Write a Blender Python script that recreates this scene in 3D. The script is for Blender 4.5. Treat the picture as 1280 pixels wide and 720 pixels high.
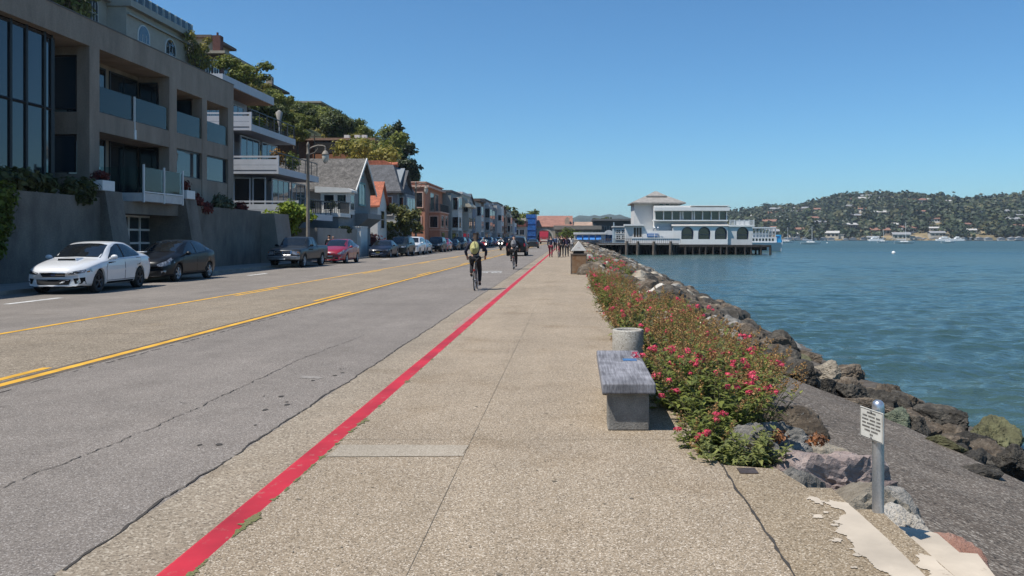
import bpy, bmesh, math, random
import numpy as np
from mathutils import Vector, Matrix, noise as mnoise
from mathutils.bvhtree import BVHTree
from mathutils.geometry import delaunay_2d_cdt
for _o in list(bpy.data.objects): bpy.data.objects.remove(_o)
R = math.radians
sc = bpy.context.scene
C = sc.collection
rng = random.Random(7)

# ------------------------------------------------------------------ camera, sky, sun, exposure
CH = 1.66                       # camera height above the road
FPX = 1030.0                    # focal length in pixels of the 1280 wide photograph
cam_d = bpy.data.cameras.new('camera'); cam = bpy.data.objects.new('camera', cam_d); C.objects.link(cam)
cam.location = (0, 0, CH); cam.rotation_euler = (R(90), 0, 0)
cam_d.sensor_width = 36; cam_d.lens = FPX / 1280 * 36
cam_d.shift_x = -(711 - 640) / 1280; cam_d.shift_y = -(360 - 297) / 1280
cam_d.clip_start = 0.1; cam_d.clip_end = 20000
sc.camera = cam
SUN_TO = Vector((-0.41, -0.24, 0.87)).normalized()
sun_el = math.asin(SUN_TO.z)
world = bpy.data.worlds.new('World'); sc.world = world; world.use_nodes = True
wn = world.node_tree.nodes; wl = world.node_tree.links
bg = wn['Background']; sky = wn.new('ShaderNodeTexSky'); sky.sky_type = 'NISHITA'; sky.sun_disc = False
sky.sun_elevation = sun_el
sky.sun_rotation = math.atan2(SUN_TO.x, SUN_TO.y)
sky.altitude = 0; sky.air_density = 1.0; sky.dust_density = 0.3; sky.ozone_density = 10.0
wmx = wn.new('ShaderNodeMix'); wmx.data_type = 'RGBA'; wmx.blend_type = 'MULTIPLY'; wmx.inputs[0].default_value = 1.0
wl.new(sky.outputs[0], wmx.inputs[6]); wmx.inputs[7].default_value = (0.79, 1.06, 1.08, 1)      # white balance of the sky light
wl.new(wmx.outputs[2], bg.inputs[0]); bg.inputs[1].default_value = 0.105
sun_d = bpy.data.lights.new('sun', 'SUN'); sun = bpy.data.objects.new('sun', sun_d); C.objects.link(sun)
sun_d.energy = 4.8; sun_d.angle = R(0.53); sun_d.color = (1.0, 0.955, 0.88)
sun.rotation_euler = SUN_TO.to_track_quat('Z', 'Y').to_euler(); sun.location = (-60, -30, 90)
sc.view_settings.view_transform = 'Standard'; sc.view_settings.look = 'None'
sc.view_settings.gamma = 1; sc.view_settings.use_curve_mapping = False; sc.view_settings.exposure = 0.22
sc.render.engine = 'CYCLES'
sc.cycles.use_denoising = True
sc.cycles.max_bounces = 6; sc.cycles.diffuse_bounces = 3; sc.cycles.transparent_max_bounces = 8
sc.cycles.caustics_reflective = False; sc.cycles.caustics_refractive = False

def PX(px, Y): return (px - 711) * Y / FPX          # survey: where a pixel column lies at distance Y
def PZ(py, Y): return CH - (py - 297) * Y / FPX

# ------------------------------------------------------------------ materials
def _sock(n, *names):
    for k in names:
        if k in n.inputs: return n.inputs[k]
MATS = {}
def mat(name, col, rough=0.8, var=0.12, vs=3.0, fine=0.0, fs=60.0, bump=0.0, bs=40.0, metal=0.0, spec=0.5, coat=0.0, tint=None, space='Object', streak=0.0):
    """Principled surface whose colour is broken up by two noises (large patches, fine grain)."""
    if name in MATS: return MATS[name]
    m = bpy.data.materials.new(name); m.use_nodes = True; MATS[name] = m
    n = m.node_tree.nodes; l = m.node_tree.links; b = n['Principled BSDF']
    col = tuple(col) + (1,)
    b.inputs['Roughness'].default_value = rough; b.inputs['Metallic'].default_value = metal
    s = _sock(b, 'Specular IOR Level', 'Specular'); s.default_value = spec
    if coat: _sock(b, 'Coat Weight', 'Clearcoat').default_value = coat; _sock(b, 'Coat Roughness').default_value = 0.04
    tc = n.new('ShaderNodeTexCoord'); src = tc.outputs[space]
    cur = None
    t = tint or tuple(max(0, c * (1 - 1.6 * var)) for c in col[:3])
    if var > 0:
        nz = n.new('ShaderNodeTexNoise'); nz.inputs['Scale'].default_value = vs; nz.inputs['Detail'].default_value = 6; nz.inputs['Roughness'].default_value = 0.62
        if streak:
            mp = n.new('ShaderNodeMapping'); mp.inputs['Scale'].default_value = (1, 1, streak); l.new(src, mp.inputs[0]); l.new(mp.outputs[0], nz.inputs['Vector'])
        else: l.new(src, nz.inputs['Vector'])
        rp = n.new('ShaderNodeValToRGB'); rp.color_ramp.elements[0].position = 0.32; rp.color_ramp.elements[1].position = 0.68
        rp.color_ramp.elements[0].color = tuple(t) + (1,)
        rp.color_ramp.elements[1].color = tuple(min(1, c * (1 + 0.6 * var)) for c in col[:3]) + (1,)
        l.new(nz.outputs['Fac'], rp.inputs[0]); cur = rp.outputs[0]
    if fine > 0:
        nf = n.new('ShaderNodeTexNoise'); nf.inputs['Scale'].default_value = fs; nf.inputs['Detail'].default_value = 2
        l.new(src, nf.inputs['Vector'])
        mr = n.new('ShaderNodeMapRange'); mr.inputs[1].default_value = 0.3; mr.inputs[2].default_value = 0.7; mr.inputs[3].default_value = 1 - fine; mr.inputs[4].default_value = 1 + fine
        l.new(nf.outputs['Fac'], mr.inputs[0])
        mx = n.new('ShaderNodeMix'); mx.data_type = 'RGBA'; mx.blend_type = 'MULTIPLY'; mx.inputs[0].default_value = 1
        if cur: l.new(cur, mx.inputs[6])
        else: mx.inputs[6].default_value = col
        l.new(mr.outputs[0], mx.inputs[7]); cur = mx.outputs[2]
    if cur: l.new(cur, b.inputs['Base Color'])
    else: b.inputs['Base Color'].default_value = col
    if bump > 0:
        nb = n.new('ShaderNodeTexNoise'); nb.inputs['Scale'].default_value = bs; nb.inputs['Detail'].default_value = 5
        l.new(src, nb.inputs['Vector'])
        bp = n.new('ShaderNodeBump'); bp.inputs['Strength'].default_value = bump; bp.inputs['Distance'].default_value = 0.02
        l.new(nb.outputs['Fac'], bp.inputs['Height']); l.new(bp.outputs[0], b.inputs['Normal'])
    return m

def leaf_mat(name, col, var=0.35, trans=0.3, vs=1.2):
    """Leaves: each leaf its own tone (random per island), half see-through to light."""
    if name in MATS: return MATS[name]
    m = bpy.data.materials.new(name); m.use_nodes = True; MATS[name] = m
    n = m.node_tree.nodes; l = m.node_tree.links; b = n['Principled BSDF']; out = n['Material Output']
    g = n.new('ShaderNodeNewGeometry')
    rp = n.new('ShaderNodeValToRGB')
    e = rp.color_ramp.elements
    e[0].color = tuple(c * (1 - var) for c in col) + (1,); e[1].color = (min(1, col[0] * (1 + var * 1.5)), min(1, col[1] * (1 + var)), col[2] * (1 + var * .3), 1)
    l.new(g.outputs['Random Per Island'], rp.inputs[0])
    b.inputs['Roughness'].default_value = 0.55; _sock(b, 'Specular IOR Level').default_value = 0.35
    l.new(rp.outputs[0], b.inputs['Base Color'])
    t = n.new('ShaderNodeBsdfTranslucent'); l.new(rp.outputs[0], t.inputs[0])
    mx = n.new('ShaderNodeMixShader'); mx.inputs[0].default_value = trans
    l.new(b.outputs[0], mx.inputs[1]); l.new(t.outputs[0], mx.inputs[2]); l.new(mx.outputs[0], out.inputs[0])
    return m

def aggregate_mat(name, base, dark, light, scale, pebble=0.5, patch=0.15, rough=0.9, streaks=True, bump=0.25, stain=(0.5, 0.45, 0.38), stain_amt=0.35):
    """Exposed-aggregate concrete or worn asphalt: small stones of mixed tone, broad stains, grain."""
    m = bpy.data.materials.new(name); m.use_nodes = True; MATS[name] = m
    n = m.node_tree.nodes; l = m.node_tree.links; b = n['Principled BSDF']
    b.inputs['Roughness'].default_value = rough; _sock(b, 'Specular IOR Level').default_value = 0.3
    g = n.new('ShaderNodeNewGeometry'); P = g.outputs['Position']
    v = n.new('ShaderNodeTexVoronoi'); v.inputs['Scale'].default_value = scale; l.new(P, v.inputs['Vector'])
    sep = n.new('ShaderNodeSeparateColor'); l.new(v.outputs['Color'], sep.inputs[0])
    rp = n.new('ShaderNodeValToRGB'); e = rp.color_ramp.elements
    e[0].position = 0.0; e[0].color = tuple(dark) + (1,); e[1].position = 1.0; e[1].color = tuple(light) + (1,)
    k = rp.color_ramp.elements.new(0.3); k.color = tuple(base) + (1,); k = rp.color_ramp.elements.new(0.75); k.color = tuple(c * 1.08 for c in base) + (1,)
    l.new(sep.outputs[0], rp.inputs[0])
    base_n = n.new('ShaderNodeMix'); base_n.data_type = 'RGBA'; base_n.inputs[0].default_value = pebble
    base_n.inputs[6].default_value = tuple(base) + (1,); l.new(rp.outputs[0], base_n.inputs[7])
    cur = base_n.outputs[2]
    def mul(cur, sc_, lo, hi, a=0.3, z=0.7, det=4, mapping=None):
        q = n.new('ShaderNodeTexNoise'); q.inputs['Scale'].default_value = sc_; q.inputs['Detail'].default_value = det; q.inputs['Roughness'].default_value = 0.6
        if mapping:
            mp = n.new('ShaderNodeMapping'); mp.inputs['Scale'].default_value = mapping; l.new(P, mp.inputs[0]); l.new(mp.outputs[0], q.inputs['Vector'])
        else: l.new(P, q.inputs['Vector'])
        r_ = n.new('ShaderNodeMapRange'); r_.inputs[1].default_value = a; r_.inputs[2].default_value = z; r_.inputs[3].default_value = lo; r_.inputs[4].default_value = hi
        l.new(q.outputs['Fac'], r_.inputs[0])
        mx = n.new('ShaderNodeMix'); mx.data_type = 'RGBA'; mx.blend_type = 'MULTIPLY'; mx.inputs[0].default_value = 1
        l.new(cur, mx.inputs[6]); l.new(r_.outputs[0], mx.inputs[7]); return mx.outputs[2], q
    cur, _ = mul(cur, 0.35, 1 - patch, 1 + patch)
    cur, _ = mul(cur, 2.3, 1 - patch * .7, 1 + patch * .6)
    if streaks: cur, _ = mul(cur, 1.0, 1 - patch * .8, 1 + patch * .5, mapping=(1.6, 0.12, 1))
    cur, q = mul(cur, scale * 1.7, 0.8, 1.2, det=2)
    # blotchy stains
    s = n.new('ShaderNodeTexNoise'); s.inputs['Scale'].default_value = 1.1; s.inputs['Detail'].default_value = 8; l.new(P, s.inputs['Vector'])
    r_ = n.new('ShaderNodeMapRange'); r_.inputs[1].default_value = 0.56; r_.inputs[2].default_value = 0.75; r_.inputs[3].default_value = 0; r_.inputs[4].default_value = stain_amt
    l.new(s.outputs['Fac'], r_.inputs[0])
    mx = n.new('ShaderNodeMix'); mx.data_type = 'RGBA'; mx.blend_type = 'MULTIPLY'; l.new(r_.outputs[0], mx.inputs[0]); l.new(cur, mx.inputs[6]); mx.inputs[7].default_value = tuple(stain) + (1,)
    l.new(mx.outputs[2], b.inputs['Base Color'])
    bp = n.new('ShaderNodeBump'); bp.inputs['Strength'].default_value = bump; bp.inputs['Distance'].default_value = 0.006
    l.new(v.outputs['Distance'], bp.inputs['Height']); l.new(bp.outputs[0], b.inputs['Normal'])
    return m

def worn_paint(name, col, under, wear=0.55, scale=9.0, rough=0.7):
    m = bpy.data.materials.new(name); m.use_nodes = True; MATS[name] = m
    n = m.node_tree.nodes; l = m.node_tree.links; b = n['Principled BSDF']; b.inputs['Roughness'].default_value = rough
    g = n.new('ShaderNodeNewGeometry'); P = g.outputs['Position']
    a = n.new('ShaderNodeTexNoise'); a.inputs['Scale'].default_value = scale; a.inputs['Detail'].default_value = 9; a.inputs['Roughness'].default_value = 0.75; l.new(P, a.inputs['Vector'])
    r_ = n.new('ShaderNodeMapRange'); r_.inputs[1].default_value = wear; r_.inputs[2].default_value = wear + 0.1; l.new(a.outputs['Fac'], r_.inputs[0])
    c = n.new('ShaderNodeTexNoise'); c.inputs['Scale'].default_value = 2.2; c.inputs['Detail'].default_value = 5; l.new(P, c.inputs['Vector'])
    rp = n.new('ShaderNodeValToRGB'); rp.color_ramp.elements[0].position = .3; rp.color_ramp.elements[1].position = .7
    rp.color_ramp.elements[0].color = tuple(x * .66 for x in col) + (1,); rp.color_ramp.elements[1].color = tuple(min(1, x * 1.12) for x in col) + (1,)
    l.new(c.outputs['Fac'], rp.inputs[0])
    mx = n.new('ShaderNodeMix'); mx.data_type = 'RGBA'; l.new(r_.outputs[0], mx.inputs[0]); l.new(rp.outputs[0], mx.inputs[6]); mx.inputs[7].default_value = tuple(under) + (1,)
    l.new(mx.outputs[2], b.inputs['Base Color'])
    return m

def glass_mat(name, col=(0.012, 0.016, 0.02), rough=0.03, spec=0.9):
    return mat(name, col, rough, var=0, spec=spec)

def clear_glass(name, tint=(0.72, 0.85, 0.86), alpha=0.3):
    if name in MATS: return MATS[name]
    m = bpy.data.materials.new(name); m.use_nodes = True; MATS[name] = m
    n = m.node_tree.nodes; l = m.node_tree.links; out = n['Material Output']; n.remove(n['Principled BSDF'])
    t = n.new('ShaderNodeBsdfTransparent'); t.inputs[0].default_value = tuple(tint) + (1,)
    gl = n.new('ShaderNodeBsdfGlossy'); gl.inputs['Roughness'].default_value = 0.03; gl.inputs[0].default_value = (1, 1, 1, 1)
    lw = n.new('ShaderNodeLayerWeight'); lw.inputs[0].default_value = alpha
    mx = n.new('ShaderNodeMixShader'); l.new(lw.outputs['Fresnel'], mx.inputs[0]); l.new(t.outputs[0], mx.inputs[1]); l.new(gl.outputs[0], mx.inputs[2]); l.new(mx.outputs[0], out.inputs[0])
    return m

# ------------------------------------------------------------------ mesh building
class MB:
    """Collects shapes (world or local coordinates) and links them as ONE mesh object."""
    def __init__(s): s.v = []; s.f = []; s.m = []; s.sm = []
    def add(s, verts, faces, mi=0, smooth=False):
        o = len(s.v); s.v += [tuple(p) for p in verts]
        for f in faces: s.f.append([i + o for i in f]); s.m.append(mi); s.sm.append(smooth)
        return s
    def box(s, x0, x1, y0, y1, z0, z1, mi=0):
        x0, x1 = min(x0, x1), max(x0, x1); y0, y1 = min(y0, y1), max(y0, y1); z0, z1 = min(z0, z1), max(z0, z1)
        v = [(x0, y0, z0), (x1, y0, z0), (x1, y1, z0), (x0, y1, z0), (x0, y0, z1), (x1, y0, z1), (x1, y1, z1), (x0, y1, z1)]
        return s.add(v, [(0, 3, 2, 1), (4, 5, 6, 7), (0, 1, 5, 4), (1, 2, 6, 5), (2, 3, 7, 6), (3, 0, 4, 7)], mi)
    def quad(s, a, b, c, d, mi=0): return s.add([a, b, c, d], [(0, 1, 2, 3)], mi)
    def tube(s, p0, p1, r0, r1=None, n=8, mi=0, caps=True, smooth=True):
        r1 = r0 if r1 is None else r1
        p0 = Vector(p0); p1 = Vector(p1); d = (p1 - p0)
        if d.length < 1e-6: return s
        q = d.to_track_quat('Z', 'Y'); v = []
        for p, r in ((p0, r0), (p1, r1)):
            for i in range(n):
                a = 2 * math.pi * i / n; v.append(p + q @ Vector((r * math.cos(a), r * math.sin(a), 0)))
        s.add(v, [(i, (i + 1) % n, n + (i + 1) % n, n + i) for i in range(n)], mi, smooth)
        if caps:
            s.add(v[:n], [tuple(range(n))[::-1]], mi); s.add(v[n:], [tuple(range(n))], mi)
        return s
    def path(s, pts, r, n=6, mi=0):
        for a, b in zip(pts, pts[1:]): s.tube(a, b, r, r, n, mi)
        return s
    def lathe(s, prof, c=(0, 0, 0), n=16, mi=0, smooth=True, axis='Z'):
        v = []
        for r, z in prof:
            for i in range(n):
                a = 2 * math.pi * i / n
                p = (r * math.cos(a), r * math.sin(a), z)
                if axis == 'X': p = (z, r * math.cos(a), r * math.sin(a))
                v.append((p[0] + c[0], p[1] + c[1], p[2] + c[2]))
        f = []
        for k in range(len(prof) - 1):
            for i in range(n): f.append((k * n + i, k * n + (i + 1) % n, (k + 1) * n + (i + 1) % n, (k + 1) * n + i))
        return s.add(v, f, mi, smooth)
    def prism(s, poly, z0, z1, mi=0):
        """poly of (x, y), extruded from z0 to z1"""
        n = len(poly); v = [(x, y, z0) for x, y in poly] + [(x, y, z1) for x, y in poly]
        ar = sum(poly[i][0] * poly[(i + 1) % n][1] - poly[(i + 1) % n][0] * poly[i][1] for i in range(n))
        f = [tuple(range(n))[::-1], tuple(range(n, 2 * n))] + [(i, (i + 1) % n, n + (i + 1) % n, n + i) for i in range(n)]
        if ar < 0: f = [t[::-1] for t in f]
        return s.add(v, f, mi)
    def prism_y(s, poly, y0, y1, mi=0):
        """poly of (x, z), extruded along y"""
        n = len(poly); v = [(x, y0, z) for x, z in poly] + [(x, y1, z) for x, z in poly]
        return s.add(v, [tuple(range(n)), tuple(range(n, 2 * n))[::-1]] + [(i, n + i, n + (i + 1) % n, (i + 1) % n) for i in range(n)], mi)
    def prism_x(s, poly, x0, x1, mi=0):
        """poly of (y, z), extruded along x"""
        n = len(poly); v = [(x0, y, z) for y, z in poly] + [(x1, y, z) for y, z in poly]
        return s.add(v, [tuple(range(n))[::-1], tuple(range(n, 2 * n))] + [(i, (i + 1) % n, n + (i + 1) % n, n + i) for i in range(n)], mi)
    def sphere(s, c, r, n=10, mi=0, sz=1.0, sx=1.0, sy=1.0):
        k = max(4, n // 2); prof = [(r * math.sin(math.pi * i / k), -r * math.cos(math.pi * i / k) * sz) for i in range(k + 1)]
        v0 = len(s.v); s.lathe([(max(a, 1e-4), z) for a, z in prof], c, n, mi)
        if sx != 1 or sy != 1:
            for i in range(v0, len(s.v)):
                x, y, z = s.v[i]; s.v[i] = (c[0] + (x - c[0]) * sx, c[1] + (y - c[1]) * sy, z)
        return s
    def build(s, name, mats, parent=None, world=True, bevel=0.0, fix=False):
        me = bpy.data.meshes.new(name)
        off = Vector((0, 0, 0))
        if parent is not None and world:
            p = parent
            while p is not None: off += p.location; p = p.parent
        me.from_pydata([(x - off.x, y - off.y, z - off.z) for x, y, z in s.v], [], s.f)
        mats = mats if isinstance(mats, (list, tuple)) else [mats]
        for m in mats: me.materials.append(m)
        me.polygons.foreach_set('material_index', s.m); me.polygons.foreach_set('use_smooth', s.sm)
        if fix or bevel:
            bm = bmesh.new(); bm.from_mesh(me); bmesh.ops.recalc_face_normals(bm, faces=bm.faces); bm.to_mesh(me); bm.free()
        me.update()
        o = bpy.data.objects.new(name, me); C.objects.link(o)
        if parent is not None: o.parent = parent
        if bevel:
            b = o.modifiers.new('bevel', 'BEVEL'); b.width = bevel; b.segments = 2; b.limit_method = 'ANGLE'; b.angle_limit = R(40)
        return o

def tag(o, label=None, cat=None, group=None, kind=None):
    if label: o['label'] = label
    if cat: o['category'] = cat
    if group: o['group'] = group
    if kind: o['kind'] = kind
    return o
def thing(name, label, cat, loc=(0, 0, 0), rz=0.0, group=None):
    o = bpy.data.objects.new(name, None); C.objects.link(o); o.location = loc; o.rotation_euler = (0, 0, rz); o.empty_display_size = 0.2
    return tag(o, label, cat, group)
KIDS = {}
def copy_tree(o, parent=None):
    c = o.copy(); C.objects.link(c)
    if parent is not None: c.parent = parent; c.matrix_parent_inverse = o.matrix_parent_inverse
    for ch in [x for x in bpy.data.objects if x.parent == o] if o.name not in KIDS else [bpy.data.objects[k] for k in KIDS[o.name]]: copy_tree(ch, c)
    return c
def remember(o):
    """note a thing's children once, so copying it does not search every object"""
    ks = [x for x in bpy.data.objects if x.parent == o]; KIDS[o.name] = [k.name for k in ks]
    for k in ks: remember(k)
def struct(o): o['kind'] = 'structure'; return o

def win(parent, ax, c, a0, a1, z0, z1, fr, gl, nv=1, nh=1, fw=0.07, proud=0.07, sill=True, name='window'):
    """A framed window on a wall: ax 'y' = wall y=c facing the camera, 'x' = wall x=c facing the street."""
    m = MB()
    def bx(p0, p1, q0, q1, d0, d1):
        if ax == 'y': m.box(p0, p1, c - d1, c - d0, q0, q1)
        elif ax == '-x': m.box(c - d1, c - d0, p0, p1, q0, q1)
        else: m.box(c + d0, c + d1, p0, p1, q0, q1)
    bx(a0 - fw, a1 + fw, z1, z1 + fw, -.02, proud); bx(a0 - fw, a1 + fw, z0 - fw, z0, -.02, proud + (.05 if sill else 0))
    bx(a0 - fw, a0, z0, z1, -.02, proud); bx(a1, a1 + fw, z0, z1, -.02, proud)
    for i in range(1, nv): t = a0 + (a1 - a0) * i / nv; bx(t - fw * .3, t + fw * .3, z0, z1, .015, proud * .7)
    for i in range(1, nh): t = z0 + (z1 - z0) * i / nh; bx(a0, a1, t - fw * .3, t + fw * .3, .015, proud * .65)
    f = m.build(name, fr, parent)
    p = MB()
    if ax == 'y': p.box(a0, a1, c - .02, c + .01, z0, z1)
    elif ax == '-x': p.box(c - .02, c + .01, a0, a1, z0, z1)
    else: p.box(c - .01, c + .02, a0, a1, z0, z1)
    g = p.build('pane', gl, f)
    return f

# leaves: N small faces spread through ellipsoid lobes
def leaf_mesh(name, lobes, n, size, m, r, shell=0.55, flat=0.35, asp=1.6, wood=None):
    v = []; f = []
    wts = [l[3] * l[4] * l[5] for l in lobes]; tot = sum(wts)
    for (cx, cy, cz, ax, ay, az), w in zip(lobes, wts):
        for _ in range(max(8, int(n * w / tot))):
            while True:
                d = Vector((r.gauss(0, 1), r.gauss(0, 1), r.gauss(0, 1)))
                if d.length > .05: break
            d.normalize(); t = (shell + (1 - shell) * r.random()) * (0.86 + 0.3 * mnoise.noise(d * 2.3 + Vector((cx, cy, cz))))
            p = Vector((cx + d.x * ax * t, cy + d.y * ay * t, cz + d.z * az * t))
            nn = (d + Vector((r.gauss(0, .6), r.gauss(0, .6), r.gauss(0, .6) + flat))).normalized()
            u = nn.cross(Vector((r.gauss(0, 1), r.gauss(0, 1), r.gauss(0, 1))))
            if u.length < 1e-3: continue
            u.normalize(); w_ = nn.cross(u); s = size * r.uniform(.6, 1.35)
            o = len(v); a = u * s * asp * .5; b = w_ * s * .5
            v += [p - a, p + b * .9 + nn * s * .12, p + a, p - b * .9 + nn * s * .12]; f.append((o, o + 1, o + 2, o + 3))
    me = bpy.data.meshes.new(name); me.from_pydata(v, [], f); me.materials.append(m)
    return me
def mesh_obj(name, me, parent=None, loc=(0, 0, 0)):
    o = bpy.data.objects.new(name, me); C.objects.link(o); o.location = loc
    if parent is not None: o.parent = parent
    return o
# ================================================================== the setting: ground, road, water
ASPH = aggregate_mat('asphalt_old', (0.184, 0.158, 0.134), (0.075, 0.066, 0.06), (0.40, 0.365, 0.33), 130, .85, .11, stain=(.62, .6, .58), stain_amt=.35)
ASPH2 = aggregate_mat('asphalt_far_lane', (0.194, 0.168, 0.143), (0.10, 0.09, 0.08), (0.36, 0.33, 0.295), 90, .6, .12, stain=(.7, .66, .6), stain_amt=.35)
AGG_ROAD = aggregate_mat('road_concrete', (0.225, 0.182, 0.132), (0.09, 0.072, 0.05), (0.42, 0.36, 0.28), 60, .85, .12, stain=(.72, .64, .52), stain_amt=.4)
AGG_GUT = aggregate_mat('gutter_concrete', (0.26, 0.212, 0.155), (0.10, 0.08, 0.058), (0.48, 0.42, 0.33), 85, .85, .12, stain=(.7, .62, .5), stain_amt=.45)
AGG_WALK = aggregate_mat('sidewalk_concrete', (0.278, 0.216, 0.148), (0.095, 0.075, 0.053), (0.58, 0.50, 0.40), 150, 1.0, .10, stain=(.66, .58, .46), stain_amt=.5)
AGG_STEP = aggregate_mat('step_concrete', (0.262, 0.200, 0.130), (0.085, 0.065, 0.042), (0.54, 0.46, 0.35), 140, .95, .12, stain=(.66, .56, .4), stain_amt=.6)
APRON = aggregate_mat('apron_asphalt', (0.118, 0.094, 0.073), (0.03, 0.025, 0.02), (0.34, 0.30, 0.25), 48, .95, .20, bump=.6, stain=(.55, .5, .45), stain_amt=.6, streaks=False)
SOIL = mat('soil', (0.10, 0.08, 0.055), .95, .3, 2.0, .3, 30, .6, 12, space='Object')
RED = worn_paint('red_kerb_paint', (0.46, 0.016, 0.032), (0.36, 0.15, 0.125), wear=.575, scale=11)
RED_OLD = worn_paint('old_red_paint', (0.36, 0.19, 0.155), (0.27, 0.235, 0.185), wear=.47, scale=5)
YEL = worn_paint('yellow_line_paint', (0.72, 0.385, 0.03), (0.25, 0.2, 0.13), wear=.68, scale=10)
WHT = worn_paint('white_road_paint', (0.62, 0.61, 0.58), (0.22, 0.21, 0.2), wear=.56, scale=6)
CREAM = worn_paint('cream_paint', (0.54, 0.455, 0.35), (0.30, 0.245, 0.175), wear=.60, scale=9)
CREAM_W = worn_paint('cream_paint_worn', (0.54, 0.455, 0.35), (0.25, 0.20, 0.135), wear=.5, scale=9)
PATCH = aggregate_mat('pale_patch', (0.335, 0.285, 0.22), (0.18, 0.15, 0.11), (0.52, 0.46, 0.38), 130, .7, .12)
CRACK = mat('crack_tar', (0.05, 0.043, 0.036), .95, .2, 8)
JOINT = mat('joint_dirt', (0.195, 0.158, 0.112), .95, .3, 8)
MOSS = mat('moss', (0.085, 0.105, 0.03), .95, .5, 14, .4, 120, tint=(0.17, 0.135, 0.07))

def sheet(name, x0, x1, y0, y1, z, m, nx=1, ny=1):
    mb = MB(); mb.quad((x0, y0, z), (x1, y0, z), (x1, y1, z), (x0, y1, z)); return struct(mb.build(name, m))

WATER_Z = -1.85
SW = 0.12                                            # sidewalk height
# hill and land beneath everything: one big ground sheet, well below the pavements, rising to the left into the hill
def smooth(a, b, t): t = min(1, max(0, (t - a) / (b - a))); return t * t * (3 - 2 * t)
def hill_z(x, y):
    k = smooth(122, 146, y); e = smooth(-25, -62, x) * (1 - k) + smooth(-29, -49, x) * k
    h = 24 - 0.03 * max(0, y - 100) - 26 * smooth(255, 420, y)
    h += 3.5 * math.sin(y * .05) * smooth(-40, -70, x) + 6 * smooth(-62, -140, x)
    return 0.1 + max(0, h) * e
mb = MB(); xs = [-900, -500, -300, -200, -140, -110, -90, -76, -66, -58, -51, -45, -40, -36, -32, -28.5, -26, -24, -19.2]
ys = [-60, -20, 10, 30, 50, 70, 90, 110, 130, 150, 170, 190, 210, 230, 250, 270, 290, 310, 330, 350, 380, 420, 500, 700, 1200, 2500, 6000]
vv = [(x, y, hill_z(x, y) - (0.25 if x > -30 else 0)) for y in ys for x in xs]; nx = len(xs)
mb.add(vv, [(j * nx + i, j * nx + i + 1, (j + 1) * nx + i + 1, (j + 1) * nx + i) for j in range(len(ys) - 1) for i in range(nx - 1)], 0, True)
HILLMAT = mat('hillside_scrub', (0.045, 0.055, 0.02), .95, .4, .25, .3, 3.0, space='Object', tint=(0.03, 0.035, 0.015))
struct(mb.build('hillside', HILLMAT))
# land under road and pavements out to the downtown shore
sheet('ground', -19.2, 0.9, -40, 6000, -0.03, SOIL)
sheet('far_sidewalk', -19.2, -16.4, -40, 330, 0.11, mat('far_walk', (0.24, 0.22, 0.195), .9, .15, 1.5, .15, 60))
mb = MB(); mb.box(-16.4, -16.25, -40, 330, -0.02, 0.125); struct(mb.build('far_kerb', mat('kerb_concrete', (0.26, 0.24, 0.21), .9, .2, 2, .15, 70)))
sheet('far_lane', -16.25, -9.62, -40, 330, 0.0, ASPH2)
sheet('centre_lane', -9.62, -6.22, -40, 330, 0.001, AGG_ROAD)
sheet('road', -6.22, -2.535, -40, 330, 0.0, ASPH)
sheet('gutter', -2.535, -1.915, -40, 330, 0.002, AGG_GUT)
# kerb: rounded concrete kerb with its painted top
mb = MB()
prof = [(-1.915, -.02), (-1.915, .085), (-1.895, .108), (-1.87, SW), (-1.735, SW)]
mb.prism_y(prof + [(-1.735, -.02)], -40, 45); mb.prism_y(prof + [(-1.735, -.02)], 45.6, 330)
struct(mb.build('kerb', RED, fix=True))
mb = MB(); mb.box(-1.915, -1.735, 45, 45.6, -.02, SW - .003); struct(mb.build('kerb_gap', AGG_GUT))
# faded red paint on the gutter further along
mb = MB(); mb.quad((-2.12, 15, .006), (-1.93, 15, .006), (-1.93, 60, .006), (-2.05, 60, .006)); struct(mb.build('faded_paint', RED_OLD))
# sidewalk slab with its real thickness
SWX = 0.80
mb = MB(); mb.prism([(-1.735, -40), (1.03, -40), (1.03, 5.6), (0.98, 6.8), (0.86, 9), (0.78, 12), (0.74, 20), (0.72, 35), (0.80, 60), (0.9, 330), (-1.735, 330)], -.5, SW)
struct(mb.build('sidewalk', AGG_WALK))
mb = MB(); mb.prism([(1.036, -40), (1.62, -40), (1.62, 5.08), (1.47, 5.09), (1.465, 5.14), (1.39, 5.50), (1.036, 5.6)], -.5, SW - .004)
struct(mb.build('sidewalk_edge', AGG_STEP))
mb = MB(); mb.box(1.62, 1.955, -4, 5.2, -.6, -0.055); struct(mb.build('step', AGG_STEP))
mb = MB(); mb.prism([(1.955, -4), (2.42, -4), (2.40, 4.62), (2.47, 4.98), (2.37, 5.0), (2.38, 5.32), (2.30, 5.40), (2.1, 5.5), (1.955, 5.46)], -.9, -0.25)
struct(mb.build('lower_landing', CREAM))
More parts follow.
